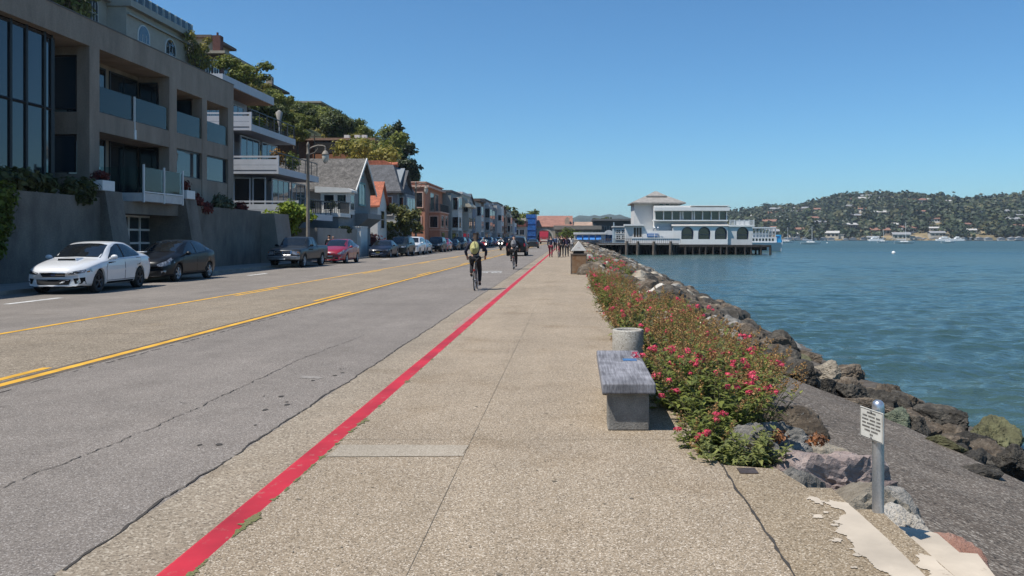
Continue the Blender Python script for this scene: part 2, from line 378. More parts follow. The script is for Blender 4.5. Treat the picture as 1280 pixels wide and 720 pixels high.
# cream paint spilled along the edge
def fractal(pts, amp, seed=1, levels=4):
    r_ = random.Random(seed); P = [Vector(p) for p in pts]
    for lv in range(levels):
        Q = []
        for i, a in enumerate(P):
            b = P[(i + 1) % len(P)]; d = b - a; L = d.length; Q.append(a)
            if L > .012: n_ = Vector((-d.y, d.x)) / L; Q.append((a + b) / 2 + n_ * r_.gauss(0, 1) * min(amp, L * .28))
        P = Q; amp *= .6
    return [tuple(p) for p in P]
def blot(name, pts, z, m, frac=0.0, seed=1):
    if frac: pts = fractal(pts, frac, seed)
    q = delaunay_2d_cdt([Vector(p) for p in pts], [(i, (i + 1) % len(pts)) for i in range(len(pts))], [], 1, 1e-5); mb = MB(); v = q[0]
    fs = [f if (v[f[1]] - v[f[0]]).cross(v[f[2]] - v[f[0]]) > 0 else f[::-1] for f in q[2]]
    mb.add([(p.x, p.y, z) for p in v], fs, 0); return struct(mb.build(name, m))
r = random.Random(3)
left = [(1.47 + .05 * math.sin(y * 4.2) + r.uniform(-.025, .025) - .02 * max(0, 4.6 - y), y) for y in [2.6 + i * .07 for i in range(31)]]
left[-1] = (1.52, 4.84); left[-2] = (1.50, 4.76); left[-3] = (1.55, 4.66)
blot('edge_paint', left[::-1] + [(1.617, 2.6), (1.617, 4.74)], SW + .001, CREAM, .014, 5)
blot('step_paint', [(1.80, 4.30), (1.84, 4.2), (1.83, 4.05), (1.78, 3.95), (1.74, 3.7), (1.68, 3.6), (1.66, 2.6), (1.953, 2.6), (1.953, 4.42), (1.87, 4.44)], -0.05, CREAM, .02, 6)
blot('edge_paint_spots', [(1.40, 4.86), (1.43, 4.9), (1.47, 4.88), (1.49, 4.8), (1.46, 4.74), (1.42, 4.79)], SW + .001, CREAM, .02, 7)
for k_, (x_, y_, w_) in enumerate([(1.38, 4.55, .03), (1.43, 4.42, .022), (1.36, 4.2, .03), (1.40, 4.0, .02), (1.44, 4.62, .018), (1.33, 3.85, .014)]): blot('edge_paint_spots', [(x_ + w_ * math.cos(a) * 1.2, y_ + w_ * math.sin(a)) for a in [k * 1.05 for k in range(6)]], SW + .001, CREAM, .02, 20 + k_)
blot('white_stripe', [(-1.70, 5.78), (-0.74, 5.80), (-0.74, 6.10), (-1.70, 6.11)], SW + .004, PATCH, .008, 3)
blot('road_patch', [(-3.2, 9.72), (-2.95, 9.66), (-2.90, 9.72), (-3.05, 9.86), (-3.25, 9.92)], .004, aggregate_mat('scuff', (0.25, 0.225, 0.2), (0.15, 0.135, 0.12), (0.34, 0.31, 0.28), 90, .5, .1), .03, 4)
# cracks and joints
def crack(name, pts, w, m, z, jit=.02, step=.12, gap=0.0, seed=1):
    r = random.Random(seed); mb = MB(); P = []
    for (x0, y0), (x1, y1) in zip(pts, pts[1:]):
        n = max(2, int(math.hypot(x1 - x0, y1 - y0) / step))
        for i in range(n): t = i / n; P.append((x0 + (x1 - x0) * t, y0 + (y1 - y0) * t))
    P.append(pts[-1]); L = []; off = 0
    horiz = abs(pts[-1][0] - pts[0][0]) > abs(pts[-1][1] - pts[0][1])
    for x, y in P:
        off = off * .8 + r.uniform(-jit, jit); ww = w * r.uniform(.4, 1.5)
        if horiz: L.append(((x, y + off - ww / 2), (x, y + off + ww / 2)))
        else: L.append(((x + off - ww / 2, y), (x + off + ww / 2, y)))
    for a, b in zip(L, L[1:]):
        if r.random() < gap: continue
        if horiz: mb.quad((*a[0], z), (*b[0], z), (*b[1], z), (*a[1], z))
        else: mb.quad((*a[0], z), (*a[1], z), (*b[1], z), (*b[0], z))
    return struct(mb.build(name, m))
crack('gutter_seam', [(-2.545, 2), (-2.535, 40)], .017, CRACK, .006, .012, .06, .03, seed=2)
crack('gutter_seam', [(-2.535, 40), (-2.53, 160)], .03, CRACK, .006, .012, .5, seed=3)
crack('road_crack', [(-3.80, 2.5), (-3.74, 5.6), (-3.62, 8), (-3.66, 11), (-3.5, 14)], .0085, CRACK, .005, .016, .05, .10, seed=4)
crack('road_crack', [(-5.7, 8), (-4.9, 8.3), (-4.1, 8.35), (-3.7, 8.2)], .006, CRACK, .005, .02, .06, .45, seed=5)
crack('road_crack', [(-9.5, 14), (-8, 14.2), (-6.3, 14.1)], .012, CRACK, .006, .02, .1, .2, seed=6)
crack('road_crack', [(-6.2, 17), (-4, 17.5), (-2.6, 17.4)], .009, CRACK, .006, .03, .1, .4, seed=8)
crack('road_seam', [(-6.12, 3), (-6.05, 60)], .025, CRACK, .003, .02, .1, .35, seed=7)
crack('pavement_joint', [(-0.74, 2), (-0.73, 60)], .003, JOINT, SW + .003, .001, .5, seed=8)
crack('pavement_joint', [(1.033, 2), (1.033, 5.6)], .014, CRACK, SW + .003, .007, .06, seed=9)
for i, y in enumerate([6.28, 9.3, 12.4, 15.5, 18.6, 24.8, 31, 37.2, 46]):
    crack('pavement_joint', [(-1.73, y), (SWX, y)], .004, JOINT, SW + .003, .002, .2, seed=20 + i)
for i in range(14): # tar spots and stains near the seam
    x = -2.75 - abs(rng.gauss(0, .18)); y = rng.uniform(6.5, 10.5); w = rng.uniform(.008, .035)
    blot('tar_spot', [(x + w * math.cos(a) * rng.uniform(.6, 1.2), y + w * 1.5 * math.sin(a) * rng.uniform(.6, 1.2)) for a in [k * .785 for k in range(8)]], .004, CRACK)
# moss along the kerb
for i in range(70):
    y = rng.choice([rng.uniform(3.3, 4.6), rng.uniform(3.6, 7), rng.uniform(6, 20)]); w = rng.uniform(.006, .022) * (1.6 if rng.random() < .15 else 1)
    blot('moss', [(-1.728 + w * .8 * math.cos(a) * rng.uniform(.5, 1.2), y + w * 3.2 * math.sin(a) * rng.uniform(.5, 1.2)) for a in [k * .628 for k in range(10)]], SW + .002 + i * .00004, MOSS, .02, i)
for i in range(60):  # grit, gum spots and small stones on the pavement
    x, y = rng.uniform(-1.6, .9), 3.5 + 9 * rng.random() ** 1.6; w = rng.uniform(.006, .016)
    if i % 5: blot('gum_spot', [(x + w * math.cos(a), y + w * math.sin(a)) for a in [k * .785 for k in range(8)]], SW + .0025 + i * .00002, JOINT, .01, i)
    else: mb = MB(); mb.sphere((x, y, SW + .004), w * .6, 6, 0, .7); struct(mb.build('grit', PATCH))
# painted lines
def line(x, y0, y1, w=.115, z=.005, m=YEL, curve=0.0):
    mb = MB(); n = max(1, int((y1 - y0) / 6)); P = [(x + curve * (y / 100) ** 2, y) for y in [y0 + (y1 - y0) * i / n for i in range(n + 1)]]
    for (xa, ya), (xb, yb) in zip(P, P[1:]): mb.quad((xa - w / 2, ya, z), (xa + w / 2, ya, z), (xb + w / 2, yb, z), (xb - w / 2, yb, z))
    return struct(mb.build('road_marking', m))
line(-6.38, -20, 330, .13); line(-9.78, -20, 330, .13)
line(-6.38, -20, 330, .30, .003, mat('old_line_stain', (0.12, 0.095, 0.07), .9, .3, 3, .2, 60))
for k in range(-1, 18):
    y = 6.9 + 14.6 * k; line(-6.64, y, y + 3.6, .12); line(-9.52, y + 2, y + 5.6, .12)
# sharrow: two chevrons and a bicycle painted on the lane
def sharrow(x, y, s=1.0):
    mb = MB(); z = .005
    for dy in (0, .42): 
        for sg in (-1, 1):
            mb.quad((x, y + 1.9 + dy, z), (x + sg * .5, y + 1.45 + dy, z), (x + sg * .5, y + 1.25 + dy, z), (x, y + 1.7 + dy, z))
    for cx in (-.32, .32):
        n = 16
        for i in range(n):
            a = 2 * math.pi * i / n; b = 2 * math.pi * (i + 1) / n
            mb.quad(*[(x + cx + rr * math.cos(t), y + .45 + rr * 1.7 * math.sin(t), z) for rr, t in ((.25, a), (.25, b), (.18, b), (.18, a))])
    for (ax_, ay), (bx_, by) in [((-.32, .45), (-.1, 1.1)), ((-.1, 1.1), (.22, 1.0)), ((.22, 1.0), (.32, .45)), ((-.32, .45), (0, .45)), ((0, .45), (.22, 1.0))]:
        mb.quad((x + ax_ - .04, y + ay, z + .001), (x + ax_ + .04, y + ay, z + .001), (x + bx_ + .04, y + by, z + .001), (x + bx_ - .04, y + by, z + .001))
    return struct(mb.build('road_marking', WHT))
sharrow(-3.75, 38.6); sharrow(-4.4, 100); sharrow(-13.0, 72)
for y in (20.5, 36, 62): 
    mb = MB(); mb.quad((-14.1, y, .005), (-13.9, y, .005), (-13.9, y + 2.2, .005), (-14.1, y + 2.2, .005)); struct(mb.build('road_marking', WHT))

# ---- shore: soil bed, revetment slope, apron
def shore_z(x, y=0):
    if x < 1.0: return -.05
    return -.10 - (x - 1.0) * .268
mb = MB(); xs = [0.6, 1.2, 2, 3, 4, 5, 6, 7, 8, 9.5, 12]; ys = [5.4 + i * 2.5 for i in range(0, 130)]
def bank_x(y): return 1.0 + .012 * max(0, y - 50)
vv = [(x * bank_x(y) ** .3 if x > 1 else x, y, shore_z(x) + .12 * mnoise.noise(Vector((x * .9, y * .7, 0))) - (.5 if y < 19.5 and 1.5 < x < 6.5 else 0)) for y in ys for x in xs]; nx = len(xs)
mb.add(vv, [(j * nx + i, j * nx + i + 1, (j + 1) * nx + i + 1, (j + 1) * nx + i) for j in range(len(ys) - 1) for i in range(nx - 1)], 0, True)
struct(mb.build('shore_bank', mat('bank_rubble', (0.11, 0.09, 0.07), .95, .4, 1.5, .35, 20, .9, 6)))
mb = MB(); nx, ny = 30, 60
vv = []
for j in range(ny + 1):
    y = -6 + 24.0 * j / ny
    x1 = 6.0 - .0 * y if y < 9 else 6.0 - (y - 9) * .2 - max(0, y - 14.2) * .55
    for i in range(nx + 1):
        x = 2.0 + (max(x1, 2.2) - 2.0) * i / nx
        vv.append((x, y, -.43 - (x - 2.4) * .30 + .025 * mnoise.noise(Vector((x * 1.3, y * 1.3, 3))) + .012 * mnoise.noise(Vector((x * 6, y * 6, 3)))))
nx += 1
mb.add(vv, [(j * nx + i, j * nx + i + 1, (j + 1) * nx + i + 1, (j + 1) * nx + i) for j in range(ny) for i in range(nx - 1)], 0, True)
def apron_z(x): return -.43 - (x - 2.4) * .30
struct(mb.build('apron', APRON))
crack('apron_streak', [(2.75, 5.05), (2.95, 4.9), (3.2, 4.92), (3.6, 4.8), (4.0, 4.8)], .04, mat('cement_streak', (0.5, 0.46, 0.39), .9, .2, 8), -.52, .01, .05, seed=31)
bpy.data.objects.remove(bpy.data.objects['apron_streak'])
mb = MB(); pts = [(2.75, 5.02), (2.9, 4.92), (3.05, 4.9), (3.2, 4.86), (3.4, 4.8), (3.6, 4.74), (3.9, 4.7)]
for (xa, ya), (xb, yb) in zip(pts, pts[1:]): mb.quad((xa, ya - .025, apron_z(xa) + .032), (xb, yb - .02, apron_z(xb) + .032), (xb, yb + .02, apron_z(xb) + .032), (xa, ya + .025, apron_z(xa) + .032))
struct(mb.build('cement_streak', MATS['cement_streak']))

# ---- water
def water_mat():
    m = bpy.data.materials.new('bay_water'); m.use_nodes = True; n = m.node_tree.nodes; l = m.node_tree.links; b = n['Principled BSDF']
    b.inputs['Roughness'].default_value = 0.12; _sock(b, 'Specular IOR Level').default_value = 0.5; b.inputs['IOR'].default_value = 1.33
    g = n.new('ShaderNodeNewGeometry'); P = g.outputs['Position']
    sp = n.new('ShaderNodeVectorMath'); sp.operation = 'LENGTH'; l.new(P, sp.inputs[0])      # wavelets too small to model show as roughness in the open bay
    rr_ = n.new('ShaderNodeMapRange'); rr_.inputs[1].default_value = 20; rr_.inputs[2].default_value = 320; rr_.inputs[3].default_value = .10; rr_.inputs[4].default_value = .36; l.new(sp.outputs['Value'], rr_.inputs[0]); l.new(rr_.outputs[0], b.inputs['Roughness'])
    a = n.new('ShaderNodeTexNoise'); a.inputs['Scale'].default_value = .03; a.inputs['Detail'].default_value = 4
    mp = n.new('ShaderNodeMapping'); mp.inputs['Scale'].default_value = (.25, 1.0, 1); l.new(P, mp.inputs[0]); l.new(mp.outputs[0], a.inputs['Vector'])
    rp = n.new('ShaderNodeValToRGB'); rp.color_ramp.elements[0].position = .35; rp.color_ramp.elements[1].position = .65
    rp.color_ramp.elements[0].color = (0.050, 0.084, 0.070, 1); rp.color_ramp.elements[1].color = (0.028, 0.068, 0.074, 1)
    l.new(a.outputs['Fac'], rp.inputs[0]); l.new(rp.outputs[0], b.inputs['Base Color'])
    def nz(sx, sy, s, det=3, rough=.55):
        q = n.new('ShaderNodeTexNoise'); q.inputs['Scale'].default_value = s; q.inputs['Detail'].default_value = det; q.inputs['Roughness'].default_value = rough
        k = n.new('ShaderNodeMapping'); k.inputs['Scale'].default_value = (sx, sy, 1); k.inputs['Rotation'].default_value = (0, 0, .25); l.new(P, k.inputs[0]); l.new(k.outputs[0], q.inputs['Vector']); return q.outputs['Fac']
    def ma(op, x, y):
        q = n.new('ShaderNodeMath'); q.operation = op
        for i, t in enumerate((x, y)):
            if isinstance(t, (int, float)): q.inputs[i].default_value = t
            else: l.new(t, q.inputs[i])
        return q.outputs[0]
    h = ma('ADD', ma('MULTIPLY', nz(.55, 1, .7, 3), .6), ma('ADD', ma('MULTIPLY', nz(.6, 1, 2.6, 4), .30), ma('MULTIPLY', nz(.35, 1, .12, 2), .9)))
    bp = n.new('ShaderNodeBump'); bp.inputs['Strength'].default_value = 1.0; bp.inputs['Distance'].default_value = .55
    l.new(h, bp.inputs['Height']); l.new(bp.outputs[0], b.inputs['Normal'])
    return m
WATER = water_mat()
mb = MB(); Z0 = WATER_Z - .25; mb.quad((-40, -80, Z0), (5000, -80, Z0), (5000, 9000, Z0), (-40, 9000, Z0)); struct(mb.build('water', WATER))
# the bay with real wavelets, finer towards the shore
NR, NC = 760, 460
Yr = 5.0 * (1040 / 5.0) ** (np.arange(NR) / (NR - 1)); T = np.linspace(-.02, .66, NC)
YY, TT = np.meshgrid(Yr, T, indexing='ij'); XX = TT * YY + 4.0
step = np.gradient(Yr)[:, None] * np.ones_like(TT); ZZ = np.zeros_like(XX); rw_ = np.random.RandomState(4)
for k in range(80):
    lam = .42 * (12 / .42) ** (k / 79); ang = rw_.normal(-.35, .45); ph = rw_.uniform(0, 6.28); kx, ky = math.sin(ang) * 6.283 / lam, math.cos(ang) * 6.283 / lam
    amp = lam * (.0100 if lam < 1.1 else .0070 if lam < 2.2 else .0040 if lam < 4 else .0014); fade = np.clip((lam / step - 1.8) / 1.5, 0, 1)
    warp = .3 * np.sin(XX * .13 + ph) + .3 * np.sin(YY * .09 + ph * 2)
    ZZ += amp * fade * np.sin(kx * XX + ky * YY + ph + warp)
gust = .62 + .30 * np.sin(XX * .045 + 1.5 * np.sin(YY * .021)) * np.sin(YY * .06 + .8 * np.sin(XX * .03))
ZZ = WATER_Z + ZZ * gust
me = bpy.data.meshes.new('water'); vv = np.stack([XX, YY, ZZ], -1).reshape(-1, 3); ii = (np.arange(NR - 1)[:, None] * NC + np.arange(NC - 1)[None]).ravel()
ff = np.stack([ii, ii + 1, ii + NC + 1, ii + NC], -1)
me.vertices.add(len(vv)); me.vertices.foreach_set('co', vv.ravel()); me.loops.add(ff.size); me.loops.foreach_set('vertex_index', ff.ravel()); me.polygons.add(len(ff)); me.polygons.foreach_set('loop_start', np.arange(len(ff)) * 4); me.polygons.foreach_set('loop_total', np.full(len(ff), 4)); me.polygons.foreach_set('use_smooth', np.ones(len(ff), bool)); me.update(calc_edges=True)
me.materials.append(WATER); o = bpy.data.objects.new('water', me); C.objects.link(o); struct(o)
# ================================================================== rocks
def rock_mat(name, a, b, c, lich=(0.5, 0.48, 0.42), amt=.12, bs=7):
    m = bpy.data.materials.new(name); m.use_nodes = True; MATS[name] = m; n = m.node_tree.nodes; l = m.node_tree.links; p = n['Principled BSDF']
    p.inputs['Roughness'].default_value = .9; _sock(p, 'Specular IOR Level').default_value = .25
    tc = n.new('ShaderNodeTexCoord'); oi = n.new('ShaderNodeObjectInfo'); ad = n.new('ShaderNodeVectorMath'); ad.operation = 'ADD'
    mu = n.new('ShaderNodeVectorMath'); mu.operation = 'SCALE'; mu.inputs[0].default_value = (37, 91, 53); l.new(oi.outputs['Random'], mu.inputs['Scale'])
    l.new(tc.outputs['Object'], ad.inputs[0]); l.new(mu.outputs[0], ad.inputs[1]); P = ad.outputs[0]
    q = n.new('ShaderNodeTexNoise'); q.inputs['Scale'].default_value = 2.2; q.inputs['Detail'].default_value = 8; q.inputs['Roughness'].default_value = .68; l.new(P, q.inputs['Vector'])
    rp = n.new('ShaderNodeValToRGB'); e = rp.color_ramp.elements; e[0].position = .3; e[0].color = tuple(a) + (1,); e[1].position = .72; e[1].color = tuple(c) + (1,); k = e.new(.5); k.color = tuple(b) + (1,)
    l.new(q.outputs['Fac'], rp.inputs[0])
    hs = n.new('ShaderNodeHueSaturation'); mr = n.new('ShaderNodeMapRange'); mr.inputs[3].default_value = .75; mr.inputs[4].default_value = 1.25; l.new(oi.outputs['Random'], mr.inputs[0]); l.new(mr.outputs[0], hs.inputs['Value']); l.new(rp.outputs[0], hs.inputs['Color'])
    s = n.new('ShaderNodeTexNoise'); s.inputs['Scale'].default_value = 9; s.inputs['Detail'].default_value = 7; s.inputs['Roughness'].default_value = .75; l.new(P, s.inputs['Vector'])
    r_ = n.new('ShaderNodeMapRange'); r_.inputs[1].default_value = .60; r_.inputs[2].default_value = .66; r_.inputs[4].default_value = amt * 5; l.new(s.outputs['Fac'], r_.inputs[0])
    mx = n.new('ShaderNodeMix'); mx.data_type = 'RGBA'; l.new(r_.outputs[0], mx.inputs[0]); l.new(hs.outputs[0], mx.inputs[6]); mx.inputs[7].default_value = tuple(lich) + (1,)
    l.new(mx.outputs[2], p.inputs['Base Color'])
    bq = n.new('ShaderNodeTexNoise'); bq.inputs['Scale'].default_value = bs; bq.inputs['Detail'].default_value = 9; bq.inputs['Roughness'].default_value = .65; l.new(P, bq.inputs['Vector'])
    bp = n.new('ShaderNodeBump'); bp.inputs['Strength'].default_value = .85; bp.inputs['Distance'].default_value = .09; l.new(bq.outputs['Fac'], bp.inputs['Height']); l.new(bp.outputs[0], p.inputs['Normal'])
    return m
RK_BROWN = rock_mat('rock_brown', (0.045, 0.036, 0.028), (0.115, 0.09, 0.066), (0.24, 0.195, 0.145))
RK_DARK = rock_mat('rock_dark', (0.022, 0.02, 0.017), (0.062, 0.055, 0.046), (0.15, 0.132, 0.105), (0.35, 0.34, 0.3), .08)
RK_GREEN = rock_mat('rock_green', (0.06, 0.07, 0.05), (0.14, 0.16, 0.11), (0.24, 0.25, 0.18), (0.10, 0.09, 0.06), .1)
RK_MOSS = rock_mat('rock_mossy', (0.05, 0.045, 0.03), (0.12, 0.115, 0.06), (0.20, 0.195, 0.10), (0.04, 0.035, 0.025), .15)
RK_GREY = rock_mat('rock_grey', (0.12, 0.115, 0.105), (0.24, 0.225, 0.20), (0.40, 0.37, 0.33), (0.10, 0.09, 0.08), .08)
RK_PALE = rock_mat('rock_pale', (0.28, 0.25, 0.21), (0.46, 0.42, 0.36), (0.62, 0.58, 0.52), (0.2, 0.18, 0.15), .06)
RK_PINK = rock_mat('rock_pink', (0.17, 0.13, 0.12), (0.32, 0.25, 0.225), (0.45, 0.37, 0.33), (0.16, 0.10, 0.09), .12, 5)
RK_RED = rock_mat('rock_red', (0.24, 0.12, 0.085), (0.36, 0.20, 0.15), (0.48, 0.31, 0.24), (0.5, 0.42, 0.38), .05, 4)
RK_TAN = rock_mat('rock_tan', (0.17, 0.145, 0.11), (0.31, 0.265, 0.205), (0.43, 0.38, 0.30), (0.12, 0.09, 0.07), .08, 5)
ROCKS = {}
KS = 40
def rock_mesh(seed, sub=4, facets=10, rough=.12, m=None):
    key = (seed, sub, m.name)
    if key in ROCKS: return ROCKS[key]
    r = random.Random(seed); bm = bmesh.new(); bmesh.ops.create_icosphere(bm, subdivisions=sub, radius=1)
    pl = []
    for _ in range(facets):
        d = Vector((r.gauss(0, 1), r.gauss(0, 1), r.gauss(0, 1))).normalized(); pl.append((d, r.uniform(.48, .92)))
    for v in bm.verts:
        d = v.co.normalized(); rad = 1.0; k = 0
        s = sum(math.exp(-KS * (h / max(.08, d.dot(n)))) if d.dot(n) > .08 else 0 for n, h in pl) + math.exp(-KS * 1.12)
        rad = -math.log(s) / KS
        p = d * 1.7 + Vector((seed * 3.7, 0, 0))
        rad += rough * (mnoise.noise(p) * 1.1 + .8 * (abs(mnoise.noise(p * 1.9)) - .25) * -1.4 + .75 * (abs(mnoise.noise(p * 4.1)) - .25) * -1.2 + .34 * mnoise.noise(p * 8.5) + .24 * mnoise.noise(p * 17) + .14 * mnoise.noise(p * 34))
        v.co = d * rad
    me = bpy.data.meshes.new('boulder'); bm.to_mesh(me); bm.free(); me.materials.append(m)
    ROCKS[key] = me; return me
def rock(x, y, z, s, m, seed, label, group, sc3=(1, 1, .75), rot=None, sub=4, name='boulder'):
    o = bpy.data.objects.new(name, rock_mesh(seed, sub, m=m)); C.objects.link(o); o.location = (x, y, z)
    o.scale = (s * sc3[0], s * sc3[1], s * sc3[2]); o.rotation_euler = rot or (rng.uniform(-.5, .5), rng.uniform(-.5, .5), rng.uniform(0, 6.28))
    tag(o, label, 'rock', group); return o
# the rocks one can point at, beside the steps
rock(2.02, 6.45, -.36, .62, RK_PINK, 3, 'large pinkish cracked boulder behind the sign post', None, (1.0, .75, .62), (0.1, .2, .4), 5)
rock(1.84, 5.80, -.46, .46, RK_TAN, 4, 'tan weathered boulder at the foot of the sign post', None, (1.25, .8, .85), (.2, .1, .1), 5)
rock(2.42, 6.05, -.50, .34, RK_GREY, 12, 'grey angular rock half in shadow right of the sign post', None, (1, 1, .8), (.2, .4, 1), 4)
rock(2.28, 5.55, -.35, .22, RK_PALE, 5, 'knobbly whitish grey rock at the end of the cream landing', None, (1, 1.0, .9), (.3, .1, .2), 5)
rock(2.45, 5.28, -.42, .21, RK_RED, 6, 'smooth reddish rock touching the cream landing', None, (.9, 1.1, .8), (.5, .3, .6), 4)
rock(1.36, 6.5, -.10, .36, RK_GREY, 7, 'pale grey boulder in front of the nearest flowering plant', None, (1.1, .8, .75), (.1, .1, .3), 5)
rock(1.62, 6.0, -.17, .27, RK_GREY, 8, 'blue grey rock beside the sidewalk corner', None, (1.1, .8, .8), (.4, .2, 1.3), 4)
rock(1.55, 5.72, -.20, .20, RK_PALE, 9, 'small pale fractured rock below the sidewalk corner', None, (1, .9, 1), (.5, .3, 2.2), 4)
rock(1.76, 5.55, -.24, .16, RK_GREY, 10, 'small grey rock wedged against the sidewalk jog', None, (1, .9, 1), (.8, .3, .2), 4)
rock(1.75, 7.2, -.20, .38, RK_GREY, 11, 'lilac grey jagged rock just right of the near plants', None, (1, .8, .8), (.2, .5, .7), 5)
rock(2.25, 7.5, -.42, .40, RK_TAN, 13, 'flat tan rock where the plants meet the apron', None, (1.2, 1, .5), (.1, 0, .2), 4)
# the large boulders at the edge of the apron
for px, py, w, m, seed, lab, s3 in [
    (1235, 553, 70, RK_MOSS, 21, 'big moss topped boulder, the largest by the water on the right', (1.0, .9, .82)),
    (1218, 584, 42, RK_DARK, 22, 'dark slanting boulder in front of the big moss topped one', (1.2, .8, .6)),
    (1266, 578, 44, RK_DARK, 23, 'dark wet boulder cut by the right edge of the picture', (1, 1, .85)),
    (1180, 532, 62, RK_DARK, 24, 'dark rounded boulder left of the big moss topped one', (1.15, .9, .72)),
    (1172, 550, 48, RK_MOSS, 25, 'flat olive boulder at the apron edge below the dark rounded one', (1.25, .8, .55)),
    (1147, 530, 36, RK_DARK, 26, 'blackish boulder touching the apron beside the pale greenish one', (1, .9, .9)),
    (1120, 522, 34, RK_GREEN, 27, 'pale greenish grey boulder right of the sign post', (1.2, .9, .8)),
    (1138, 507, 50, RK_BROWN, 28, 'brown knotty boulder above the pale greenish one at the waterline', (1.1, .9, .62)),
    (1114, 495, 36, RK_BROWN, 29, 'brown boulder at the waterline straight above the sign post', (1.1, .9, .75)),
    (1090, 505, 48, RK_BROWN, 30, 'broad brown boulder just left of the sign post', (1.2, .9, .6)),
    (1062, 492, 42, RK_DARK, 31, 'speckled dark boulder at the far end of the apron', (1.1, .9, .82)),
    (1035, 485, 26, RK_DARK, 32, 'small upright dark boulder where the apron ends', (.9, .9, 1.0)),
    (1061, 471, 36, RK_BROWN, 33, 'square brown boulder at the waterline behind the speckled one', (1.2, .9, .7)),
    (1033, 467, 38, RK_TAN, 35, 'tan brown boulder behind the small upright dark one', (1.1, .9, .75)),
    (1008, 467, 28, RK_DARK, 36, 'dark angular boulder left of the tan brown one', (1, .9, .9)),
    (1010, 451, 34, RK_BROWN, 37, 'brown boulder at the waterline behind the dark angular one', (1.1, .9, .7))]:
    a_, b_ = (px - 711) / FPX, (py - 297) / FPX; Y_ = (1.37 - .04) / (b_ - .3 * a_); s_ = w / 2 * Y_ / FPX * 1.15
    rock(a_ * Y_, Y_, CH - b_ * Y_ - (.06 if s3[2] < .65 else .02), s_, m, seed, lab, None, s3, (rng.uniform(-.2, .2), rng.uniform(-.2, .2), rng.uniform(0, 6.28)), 5)
for k in range(34):  # smaller stones at their feet, down to the water
    a_ = rng.uniform(.27, .56); Y_ = (5.9 + rng.uniform(-.1, 1.0)) / a_
    if Y_ > 19: continue
    m_, lab_, g_ = [(RK_DARK, 'small dark stone between the big boulders at the waterline', 'small dark stones at the waterline'), (RK_BROWN, 'small brown stone between the big boulders at the waterline', 'small brown stones at the waterline')][k % 2]
    rock(a_ * Y_, Y_, -1.62 - (a_ * Y_ - 5.8) * .2, rng.uniform(.22, .40), m_, 40 + k % 9, lab_, g_, (1.1, .9, .75), None, 4)
# the rest of the revetment, in rows down the slope
kinds = [(RK_BROWN, 'brown boulder in the rock bank below the promenade', 'brown boulders of the rock bank'), (RK_DARK, 'dark boulder in the rock bank beside the water', 'dark boulders of the rock bank'),
         (RK_GREY, 'grey boulder in the rock bank beyond the bench', 'grey boulders of the rock bank'), (RK_PALE, 'whitish boulder in the rock bank beyond the bench', 'whitish boulders of the rock bank'),
         (RK_TAN, 'tan boulder in the rock bank beyond the bench', 'tan boulders of the rock bank'), (RK_MOSS, 'olive brown boulder in the rock bank by the water', 'olive boulders of the rock bank')]
rr = random.Random(11); nrock = 0; y = 8.2
while nrock < 270 and y < 190:
    gap = .42 + .011 * y
    wx = bank_x(y) ** .3 * 6.9
    x = 1.55 + (.0 if y > 12 else .1)
    if y > 34: x = 1.15
    while x < wx:
        if y < 17.6 and x > 2.4: break
        if y < 19.5 and x > 5.6: break
        s = rr.choice([rr.uniform(.20, .34), rr.uniform(.22, .46), rr.uniform(.3, .55)]) * (1 + .008 * y) * (1.0 if x > 3 else .72)
        u = (x - 1.2) / max(1, wx - 1.2)
        k = rr.choices(range(6), weights=[4.2, 1.6 + 3.5 * u, 1.5 * (1 - u) + .2, .6 * (1 - u) + .04, 1.1 * (1 - .7 * u), .7 * u])[0]
        m, lab, g = kinds[k]
        rock(x + rr.uniform(-.2, .2), y + rr.uniform(-.35, .35), shore_z(x / bank_x(y) ** .3) + s * .12 - .11 * max(0, x - 3.2), s, m, 40 + rr.randrange(9), lab, g, (rr.uniform(.9, 1.35), rr.uniform(.75, 1.1), rr.uniform(.6, .9)), None, 5 if y < 15 else 4 if y < 34 else 3)
        nrock += 1; x += s * rr.uniform(1.15, 1.6)
    y += gap
FAR_ROCK_Y = y
# beyond: the bank reads as one mass of stones
mb = MB(); base = rock_mesh(41, 3, m=RK_BROWN); bv = [v.co.copy() for v in base.vertices]; bf = [tuple(p.vertices) for p in base.polygons]
while y < 300:
    for _ in range(15):
        x = rr.uniform(.9, 7.0 * bank_x(y) ** .3); s = rr.uniform(.28, .62) * (1 + .004 * y); q = Matrix.Rotation(rr.uniform(0, 6.28), 3, 'Z') @ Matrix.Rotation(rr.uniform(-.6, .6), 3, 'X')
        c = Vector((x, y + rr.uniform(-.8, .8), shore_z(x / bank_x(y) ** .3) + .1 - .10 * max(0, x - 3.2))); mb.add([c + (q @ p) * s for p in bv], bf, rr.choice([0, 0, 0, 2, 2, 1, 3]), False)
    y += 1.0
o = mb.build('rocks', [RK_BROWN, RK_GREY, RK_DARK, RK_TAN]); tag(o, 'far end of the rock bank running to the pier', 'rocks', None, 'stuff')

